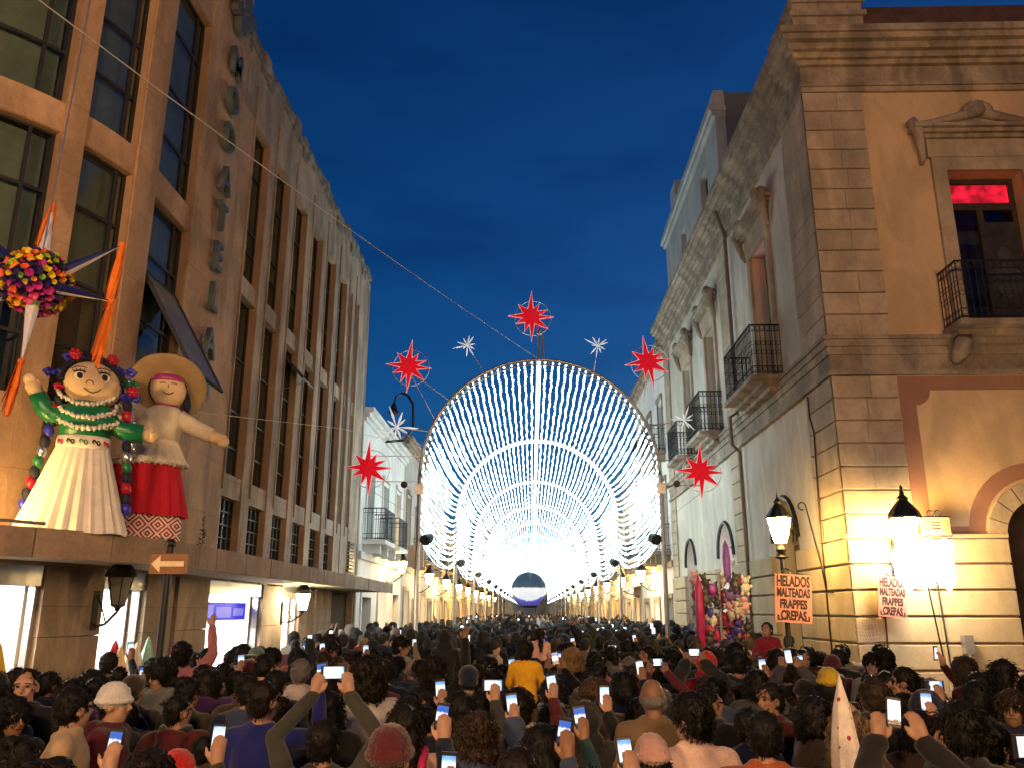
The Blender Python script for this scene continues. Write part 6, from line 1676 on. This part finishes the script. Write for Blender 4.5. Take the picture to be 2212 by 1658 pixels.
def person(x, y, h=1.68, rz=0, pose='relaxed', jk='coat', jc='black', hair='short', hc='black', skin=None, label=None, extra=None, z=0, tr=None, land=False, jrgb=None, hrgb=None, group=PGROUP, phone_scale=1.0):
    s = h / 1.70
    jw, hw = JW[jk], HW[hair].format(c=hc.replace('_', ' '))
    auto = not label
    if not label: label = ' '.join(('person in %s %s with %s %s %s' % (jc, jw, hw, POSEW[pose], zone(x, y))).split())
    label = ' '.join(label.split()[:16]) if len(label.split()) <= 16 else ' '.join(('person in %s %s with %s %s' % (jc, jw, hw, zone(x, y))).split())
    t = thing('person', label, 'person', (x, y, z), rz, group, s)
    b = link('body', BODY[pose], None, t, True); b.color = c4(skin or prn.choice(SKIN))
    j = link(JACK[(pose, jk)].name if (pose, jk) in JACK else 'jacket', jacket(pose, jk), None, t, True); j.name = jacket(pose, jk).name
    v = prn.uniform(.8, 1.2); j.color = c4([q * v for q in (jrgb or CD[jc])])
    q = link('trousers', TROU, None, t, True); q.color = c4(tr or prn.choice([(.012, .012, .014), (.03, .04, .08), (.04, .035, .03), (.02, .02, .03)]))
    M = headM(*POSES[pose][2:4])
    o = link('hair', HAIR[hair], None, t, True); o.name = HAIR[hair].name; o.matrix_basis = M @ Matrix.Diagonal((1.03, 1.03, 1.03, 1)); col = hrgb or HCOL.get(hc) or CD.get(hc) or (.1, .1, .1); o.color = c4(col)
    if hair in ('beanie', 'cap'):
        o2 = link('hair', HAIR['crop' if prn.random() < .6 else 'bob'], None, t, True); o2.matrix_basis = M @ Matrix.Translation((0, 0, -.012)) @ Matrix.Diagonal((.93, .93, .9, 1)); o2.color = c4(HCOL['black'])
    xr = prn.random()
    xm = X_PACK if xr < .09 else X_SCARF if xr < .2 else X_BAND if xr < .27 else None
    if xm and auto:
        e_ = link(xm.name, xm, None, t, True); e_.color = c4(CD[prn.choice(['black', 'navy', 'maroon', 'grey', 'brown', 'teal', 'cream', 'purple'])])
    ph = POSES[pose][4]
    if ph:
        w = Matrix.Translation((x, y, z)) @ Matrix.Rotation(rz, 4, 'Z') @ (Vector(ph) * s)
        phone(w, rz + (0 if True else 0), ('lit phone held by ' + label) if len(label.split()) < 13 else 'lit phone of person in %s %s with %s' % (jc, jw, hw), land, phone_scale)
    t['_m'] = 0; del t['_m']
    return t, M, s
def child_on(x, y, z, rz, scale, jrgb, hair, hcol, label, skin=None, trgb=(.02, .02, .03)):
    t = thing('person', label, 'person', (x, y, z), rz, PGROUP, scale)
    b = link('body', CHB, None, t, True); b.color = c4(skin or prn.choice(SKIN)); j = link('jacket', CHJ, None, t, True); j.color = c4(jrgb); q = link('trousers', CHT, None, t, True); q.color = c4(trgb)
    o = link(HAIR[hair].name, HAIR[hair], None, t, True); o.matrix_basis = CHM; o.color = c4(hcol)
    return t
PL = []          # occupied spots (x, y, radius)
def put(x, y, h, *a, r=.24, **k):
    PL.append((x, y, r)); return person(x, y, h, *a, **k)
def extra_box(t, name, mat, fn):
    m = MB(); fn(m); return m.obj(name, mat, t, smooth=True, local=True)
def M_flat(n, c, rough=.7): return M_rough(n, c, rough=rough, var=.2, scale=12, fine=50, bump=.2, world_pos=False)
# ---------------------------------------------------------------- recognisable figures
put(-1.61, 5.29, 1.74, rz=R(-12), pose='phone_one', jk='shirt', jc='navy', jrgb=(.012, .018, .16), hair='crop', hc='dark_brown', label='person with cropped hair in a royal blue sweatshirt filming with one hand')
t, M, s = put(-1.80, 4.55, 1.44, rz=R(20), pose='turned', jk='coat', jc='maroon', hair='beanie', hc='red', hrgb=(.42, .015, .015), label='child in a red knit hat with white trim beside the royal blue sweatshirt')
n = 18; extra_box(t, 'hat_trim', M_flat('white_trim', (.75, .72, .68)), lambda m: m.tube([tuple(M @ Vector((.088 * math.cos(2 * PI * k / n), -.014 + .104 * math.sin(2 * PI * k / n), .028))) for k in range(n)], .023, 8, close=True))
t, M, s = put(-.72, 5.0, 1.62, rz=R(4), pose='relaxed', jk='coat', jc='cream', jrgb=(.55, .36, .28), hair='long', hc='dark_brown', label='long dark haired person wearing a yellow and magenta backpack over a pale jacket')
bp = extra_box(t, 'backpack', M_flat('mustard_backpack', (.50, .34, .06)), lambda m: (m.ball((0, -.235, 1.12), (.155, .085, .2), 20, 14), m.box(-.12, .12, -.335, -.29, .98, 1.16)))
for q in (-.09, -.03, .03, .09): extra_box(bp, 'pattern_stripe', M_flat('pattern_cream', (.62, .5, .2)), lambda m, q=q: m.box(q - .012, q + .012, -.342, -.336, 1.0, 1.13))
for sx in (-1, 1): extra_box(t, 'backpack_strap', M_flat('magenta_strap', (.42, .02, .10)), lambda m, sx=sx: m.tube([(sx * .115, -.2, 1.3), (sx * .12, -.13, 1.42), (sx * .125, -.0, 1.47), (sx * .13, .12, 1.40), (sx * .13, .15, 1.2)], .026, 8))
extra_box(t, 'strap_bar', M_flat('magenta_top', (.42, .02, .10)), lambda m: m.tube([(-.13, -.2, 1.33), (0, -.21, 1.36), (.13, -.2, 1.33)], .03, 8))
put(-1.08, 4.62, 1.60, rz=R(6), pose='phone_high', jk='shirt', jc='dark grey', jrgb=(.032, .033, .026), hair='short', hc='black', land=True, label='person in a dark grey green jumper filming overhead')
put(.86, 4.79, 1.70, rz=R(10), pose='turned', jk='shirt', jc='white', jrgb=(.66, .47, .40), hair='tousled', hc='black', label='person in a pale pink shirt with tousled black hair')
put(1.14, 4.42, 1.66, rz=R(-12), pose='relaxed', jk='coat', jc='tan', jrgb=(.40, .10, .03), hair='short', hc='black', label='person in a burnt orange jacket beside the pale pink shirt')
t, M, s = put(.60, 4.55, 1.52, rz=R(0), pose='relaxed', jk='coat', jc='black', hair='beanie', hc='pink', hrgb=(.42, .24, .21), label='person in a dusty pink knitted beanie before the pale pink shirt')
put(.44, 3.95, 1.47, rz=R(-20), pose='turned', jk='coat', jc='black', hair='bob', hc='blonde', hrgb=(.20, .12, .05), label='short person with brown blonde bobbed hair in the open plaza')
put(-2.77, 5.81, 1.66, rz=R(-85), pose='relaxed', jk='hoodie', jc='maroon', hair='beanie', hc='white', hrgb=(.55, .54, .53), label='person in a white knitted beanie turned sideways by the big pier')
put(-2.72, 5.2, 1.70, rz=R(-70), pose='turned', jk='coat', jc='tan', jrgb=(.30, .215, .13), hair='short', hc='black', label='person in a tan coat with black hair turned sideways')
put(-3.26, 5.5, 1.60, rz=R(-115), pose='relaxed', jk='hoodie', jc='black', hair='curly', hc='black', label='person with big curly black hair and dark jacket looking across the plaza')
put(-3.62, 6.25, 1.74, rz=R(195), pose='relaxed', jk='coat', jc='charcoal', hair='crop', hc='black', label='person with receding cropped hair facing away from the tunnel by the big pier')
put(-2.62, 4.55, 1.52, rz=R(-60), pose='turned', jk='puffer', jc='charcoal', hair='bun', hc='black', label='person with a black hair bun in a charcoal padded jacket turned sideways')
put(-2.25, 4.25, 1.47, rz=R(-40), pose='turned_other', jk='coat', jc='black', hair='ponytail', hc='black')
t, M, s = put(-.06, 8.0, 1.58, pose='carrying', jk='coat', jc='black', hair='short', hc='black', label='person carrying the child in yellow on their shoulders')
child_on(-.06, 7.93, 1.36, R(-8), .64, (.62, .33, .012), 'tousled', (.012, .01, .01), 'child in a mustard yellow jacket riding on shoulders', trgb=(.015, .015, .02))
t, M, s = put(-.92, 9.35, 1.66, pose='carrying', jk='coat', jc='charcoal', hair='short', hc='dark_brown', label='person carrying the child in the black hood')
child_on(-.92, 9.28, 1.42, 0, .64, (.012, .012, .014), 'hood', (.011, .011, .013), 'child in a black hooded coat riding on shoulders')
t, M, s = put(.10, 11.6, 1.66, pose='carrying', jk='hoodie', jc='grey', hair='short', hc='black', label='person carrying the child in peach on their shoulders')
child_on(.10, 11.53, 1.42, R(14), .62, (.60, .36, .27), 'ponytail', (.016, .01, .01), 'child in a peach top with ponytail riding on shoulders', trgb=(.5, .05, .06))
t, M, s = put(2.92, 10.9, 1.72, rz=R(20), pose='carrying', jk='coat', jc='black', hair='short', hc='brown', label='person carrying the boy in dark red on their shoulders')
child_on(2.92, 10.83, 1.47, R(150), .66, (.20, .012, .02), 'short', (.012, .01, .01), 'boy in a dark red jacket riding on shoulders and looking back')
put(.78, 5.75, 1.72, pose='relaxed', jk='shirt', jc='brown', hair='fringe_bald', hc='grey', label='bald person in a brown jacket', jrgb=(.12, .08, .04))
t, M, s = put(2.20, 5.75, 1.72, rz=R(8), pose='relaxed', jk='puffer', jc='black', hair='short', hc='brown', label='person in a black parka with a grey fur collar')
extra_box(t, 'fur_collar', M_flat('grey_fur', (.16, .14, .12)), lambda m: [m.ball((.13 * math.cos(a), -.02 + .12 * math.sin(a), 1.44 + .03 * math.sin(a * 3)), .055, 8, 6) for a in [2 * PI * k / 14 for k in range(14)]])
put(2.54, 7.6, 1.65, rz=R(-15), pose='relaxed', jk='coat', jc='black', hair='beanie', hc='mustard', hrgb=(.50, .34, .02), label='person in a mustard yellow beanie near the pink menu board')
put(-2.17, 8.2, 1.70, rz=R(15), pose='relaxed', jk='hoodie', jc='white', jrgb=(.45, .40, .37), hair='short', hc='grey', label='grey haired person in a pale hooded jacket near the canopy shops')
t, M, s = put(-2.0, 9.3, 1.60, rz=R(10), pose='relaxed', jk='coat', jc='maroon', hair='long', hc='blonde', label='person with long blonde hair and a magenta scarf')
extra_box(t, 'scarf', M_flat('magenta_scarf', (.40, .015, .12)), lambda m: (m.tube([(.09 * math.cos(a), -.01 + .085 * math.sin(a), 1.44 + .02 * math.cos(a * 2)) for a in [2 * PI * k / 14 for k in range(14)]], .038, 8, close=True), m.tube([(-.08, -.08, 1.42), (-.12, -.14, 1.25), (-.11, -.15, 1.05)], .04, 8)))
put(-3.12, 9.85, 1.74, rz=R(170), pose='relaxed', jk='coat', jc='olive', hair='cap', hc='teal', hrgb=(.10, .16, .12), label='person in a green cap facing away from the tunnel beside the lit shop')
put(-3.40, 12.6, 1.62, rz=R(175), pose='turned', jk='coat', jc='tan', jrgb=(.35, .12, .04), hair='bob', hc='black', label='person in a rust top facing away from the tunnel under the canopy')
put(2.60, 8.45, 1.60, rz=R(10), pose='relaxed', jk='coat', jc='brown', hair='fur_hood', hc='brown', label='person in a brown fur hood near the pink menu board')
put(.50, 6.85, 1.62, rz=R(-10), pose='turned_other', jk='hoodie', jc='brown', hair='curly', hc='brown', hrgb=(.05, .03, .02), label='person with a mass of curly brown hair between the corner buildings')
put(2.08, 4.35, 1.70, rz=R(-65), pose='turned', jk='coat', jc='charcoal', hair='tousled', hc='black', label='person with tousled black hair in a charcoal coat turned towards the banded wall')
put(1.88, 9.5, 1.70, rz=R(0), pose='relaxed', jk='coat', jc='red', hair='hood', hc='red', hrgb=(.42, .03, .03), label='person in a red hood and red coat between the corner buildings')
put(1.70, 4.85, 1.60, rz=R(12), pose='holding', jk='coat', jc='brown', jrgb=(.14, .10, .06), hair='fur_hood', hc='brown', hrgb=(.16, .11, .06), label='person in a light brown fur hood holding up the white paper cone')
# white patterned paper cone held up
s_ = 1.60 / 1.70; hx, hy, hz = .22 * s_ - .03, .28 * s_, 1.62 * s_
ca, sa = math.cos(R(12)), math.sin(R(12)); wx, wy = 1.70 + hx * ca - hy * sa, 4.85 + hx * sa + hy * ca
WC = thing('paper_cone', 'white paper cone printed with red and purple marks held above a fur hood', 'cone', (wx - .22, 4.62, 1.38))
m = MB(); m.lathe([(.075, 0), (.07, .1), (.045, .28), (.0, .46)], 16, mod=lambda a, z: 1 + .06 * math.sin(a * 5)); m.obj('cone', M_flat('white_paper', (.70, .64, .58)), WC, local=True)
for i in range(7):
    a = R(-90 + prn.uniform(-50, 50)); z = .06 + i * .045; r_ = .078 * (1 - z / .5) + .004; m = MB(); m.ball((r_ * math.cos(a), r_ * math.sin(a), z), (.012, .006, .012), 8, 6); m.obj('printed_mark', M_flat('print_red', [(.35, .02, .06), (.30, .08, .30)][i % 2]), WC, local=True)
m = MB(); m.tube([(.0, .0, .0), (.14, .06, -.10), (.24, .22, .12)], .012, 6); m.obj('grip', 'wood', WC, local=True)
# person with the broad bright phone
put(2.28, 4.05, 1.50, rz=R(10), pose='phone_one', jk='coat', jc='brown', hair='bob', hc='brown', land=True, phone_scale=1.5, label='person with brown bobbed hair holding a broad bright phone sideways')

# ---------------------------------------------------------------- people filming: spots of their phones
spots = [(-2.06, 10.82), (-.80, 10.3), (-.2, 8.9), (.33, 10.9), (.24, 9.0), (-.62, 5.99), (-.26, 6.1), (-.12, 5.4), (.14, 6.2), (.97, 7.9), (1.2, 8.5), (1.62, 8.8), (.68, 6.2), (.27, 5.0), (-.42, 4.14), (.14, 3.96), (-.31, 3.35), (.36, 3.5), (-2.03, 15.06), (1.93, 16.4), (.69, 14.7), (2.1, 8.05), (2.42, 8.35), (3.1, 10.2), (2.84, 6.3), (1.5, 3.75), (-1.77, 3.77), (-1.42, 4.03), (-1.35, 13.2), (1.2, 13.0), (.2, 15.5), (3.5, 12.5)]
hairs = [('short', 22), ('crop', 12), ('tousled', 12), ('bob', 12), ('long', 13), ('ponytail', 9), ('bun', 5), ('curly', 6), ('beanie', 4), ('cap', 3), ('hood', 3), ('fur_hood', 1), ('fringe_bald', 1.5)]
hcs = [('black', 60), ('dark_brown', 26), ('brown', 9), ('grey', 3), ('blonde', 2)]
def pick(tab): return prn.choices([q[0] for q in tab], [q[-1] for q in tab])[0]
def attrs():
    hr = pick(hairs); jc = pick(CCOL); hc = pick(hcs)
    if hr in ('beanie', 'cap'): hc = prn.choice(['black', 'grey', 'maroon', 'charcoal', 'navy', 'brown', 'cream'])
    if hr == 'hood': hc = jc
    if hr == 'fur_hood': hc = 'brown'
    if hr == 'fringe_bald': hc = 'grey'
    return dict(hair=hr, hc=hc, jc=jc, jk=pick([('coat', 40), ('hoodie', 25), ('puffer', 18), ('shirt', 17)]))
def free(x, y, r):
    return all((x - a) ** 2 + (y - b) ** 2 > (r + c) ** 2 for a, b, c in PL)
def blocked(x, y):
    if y > 10.4 and not (-4.55 < x < 4.72): return True
    if (x - CX0) ** 2 + (y - CY0) ** 2 < 3.95 ** 2: return True
    for a, b, c in ((3.7, 17, .8), (4.28, 14.6, .4), (-3.5, 8.15, .3), (-3.28, 24.06, .3), (4.05, 10.6, .1), (4.1, 14.25, .4)):
        if (x - a) ** 2 + (y - b) ** 2 < c * c: return True
    k = round((y - Y_A0) / PITCH)
    for sx in (-1, 1):
        if k >= 0 and (x - TX - sx * TR) ** 2 + (y - Y_A0 - k * PITCH) ** 2 < .4 ** 2: return True
    if x > 4.9 and y > 9.3: return True
    if x / max(y, .1) > .40 and y > 8.9: return True
    return False
for (px, py) in spots:
    hgt = prn.uniform(1.54, 1.66); s = hgt / 1.7; rz = R(prn.uniform(-8, 8)); pz = 'phone_one' if prn.random() < .85 else 'phone_high'
    lx, ly = (.20 * s, .335 * s) if pz == 'phone_one' else (0, .31 * s)
    if pz == 'phone_high': hgt *= .93
    x = px - (lx * math.cos(rz) - ly * math.sin(rz)); y = py - (lx * math.sin(rz) + ly * math.cos(rz))
    for _ in range(12):
        if free(x, y, .17): break
        x += prn.uniform(-.12, .12); y += prn.uniform(-.2, .2)
    else: continue
    put(x, y, hgt, r=.2, rz=rz, pose=pz, phone_scale=.85 if y < 4.2 else 1.0, land=prn.random() < .12, **attrs())
# ---------------------------------------------------------------- everyone else, nearest first
N_MAX = 298
n_now = sum(1 for o in COL.objects if o.type == 'EMPTY' and o.name.startswith('person'))
cand = []
y = 3.5
while y < 19.2:
    x = -min(.66 * y + .3, 14)
    while x < min(.66 * y + .3, 14):
        cand.append((x + prn.uniform(-.17, .17), y + prn.uniform(-.17, .17))); x += .41
    y += .41
cand.sort(key=lambda p: p[1])
heroes = list(PL)
for (x, y) in cand:
    if n_now >= N_MAX: break
    if blocked(x, y) or not free(x, y, .175): continue
    hid = any(y < b and b - y < 1.6 and abs(x / y - a / b) * y < .17 for a, b, c in heroes[:40] if b < 7)
    if hid: continue
    if y < 4.1 and prn.random() < .35: continue
    hgt = prn.gauss(1.61, .085) if prn.random() > .07 else prn.uniform(1.25, 1.42); hgt = max(1.2, min(1.80, hgt))
    if y < 4.4: hgt = min(hgt, 1.62)
    edge = (x < -2.2 and y > 5) or (x > 3 and y < 9)
    u = prn.random()
    rz = R(prn.gauss(0, 16)) if u > (.38 if edge else .13) else R(prn.uniform(-180, 180))
    if edge and x > 3: rz += R(25)
    pz = pick([('relaxed', 34), ('turned', 18), ('turned_other', 16), ('hands_together', 14), ('arm_up', 1.5), ('phone_one', 1.8), ('holding', .8)])
    PL.append((x, y, .175)); person(x, y, hgt, rz=rz, pose=pz, **attrs()); n_now += 1
y_last = max(b for a, b, c in PL)

# ---------------------------------------------------------------- the rest of the crowd down the street, one mass
protos = []
for pz, jk, hr in (('relaxed', 'coat', 'short'), ('turned', 'hoodie', 'long'), ('turned_other', 'puffer', 'tousled'), ('hands_together', 'coat', 'bob'), ('phone_high', 'coat', 'short'), ('relaxed', 'hoodie', 'curly')):
    vs, fs, ids = [], [], []
    Mh = headM(*POSES[pz][2:4])
    for k, (me, tr_, M) in enumerate(((BODY[pz], 330, Matrix()), (jacket(pz, jk), 260, Matrix()), (TROU, 70, Matrix()), (HAIR[hr], 160, Mh @ Matrix.Diagonal((1.1, 1.1, 1.08, 1))))):
        lo = lowpoly(me, tr_); o = len(vs); vs += [tuple(M @ v.co) for v in lo.vertices]; fs += [tuple(i + o for i in p.vertices) for p in lo.polygons]; ids += [k] * len(lo.vertices); bpy.data.meshes.remove(lo)
    protos.append((np.array(vs, 'f'), fs, np.array(ids)))
V, F, C = [], [], []; off = 0; y = y_last - .3; scr = MB()
while y < 120:
    st = .50 if y < 32 else (.62 if y < 55 else .95)
    x = -4.5
    while x < 4.7:
        xx, yy = x + prn.uniform(-.2, .2) * st * 2, y + prn.uniform(-.2, .2) * st * 2; x += st
        if blocked(xx, yy) or (abs(xx + .25) < 1.9 and 82.8 < yy < 87.2) or not (-4.6 < xx < 4.75): continue
        if yy < y_last + .5 and not free(xx, yy, .2): continue
        vs, fs, ids = protos[prn.choice((0, 1, 2, 3, 5)) if prn.random() > .035 else 4]
        s = prn.gauss(1.63, .085) / 1.7; a = R(prn.gauss(0, 22)) if prn.random() > .12 else prn.uniform(0, 6.28)
        ca, sa = math.cos(a), math.sin(a)
        W = np.stack([(vs[:, 0] * ca - vs[:, 1] * sa) * s + xx, (vs[:, 0] * sa + vs[:, 1] * ca) * s + yy, vs[:, 2] * s], 1)
        cols = np.array([prn.choice(SKIN), CD[pick(CCOL)], (.02, .02, .03), HCOL[pick(hcs)]], 'f')
        V.append(W); F += [tuple(i + off for i in f) for f in fs]; C.append(cols[ids]); off += len(vs)
        if prn.random() < .03:
            scr.box(xx + .15, xx + .22, yy + .30 * s, yy + .31 * s, 1.66 * s, 1.78 * s)
    y += st
V = np.concatenate(V); C = np.concatenate(C)
me = bpy.data.meshes.new('distant_crowd'); me.from_pydata(V.tolist(), [], F); me.update()
at_ = me.color_attributes.new('Col', 'FLOAT_COLOR', 'POINT'); at_.data.foreach_set('color', np.concatenate([C, np.ones((len(C), 1), 'f')], 1).ravel().astype('f'))
me.polygons.foreach_set('use_smooth', [True] * len(me.polygons))
mm, nt, b = nodes_of('crowd_cloth'); an = N(nt, 'ShaderNodeAttribute'); an.attribute_name = 'Col'; nt.links.new(an.outputs['Color'], b.inputs['Base Color']); b.inputs['Roughness'].default_value = .85
me.materials.append(mm)
o = bpy.data.objects.new('distant_crowd', me); COL.objects.link(o); tag(o, 'dense crowd of people filling the street under the light tunnel', 'crowd', kind='stuff')
o = scr.obj('distant_phone_lights', M_emit('far_phone_glow', (.8, .92, 1), 1.6)); tag(o, 'scattered lit phone screens above the distant crowd', 'phones', kind='stuff')
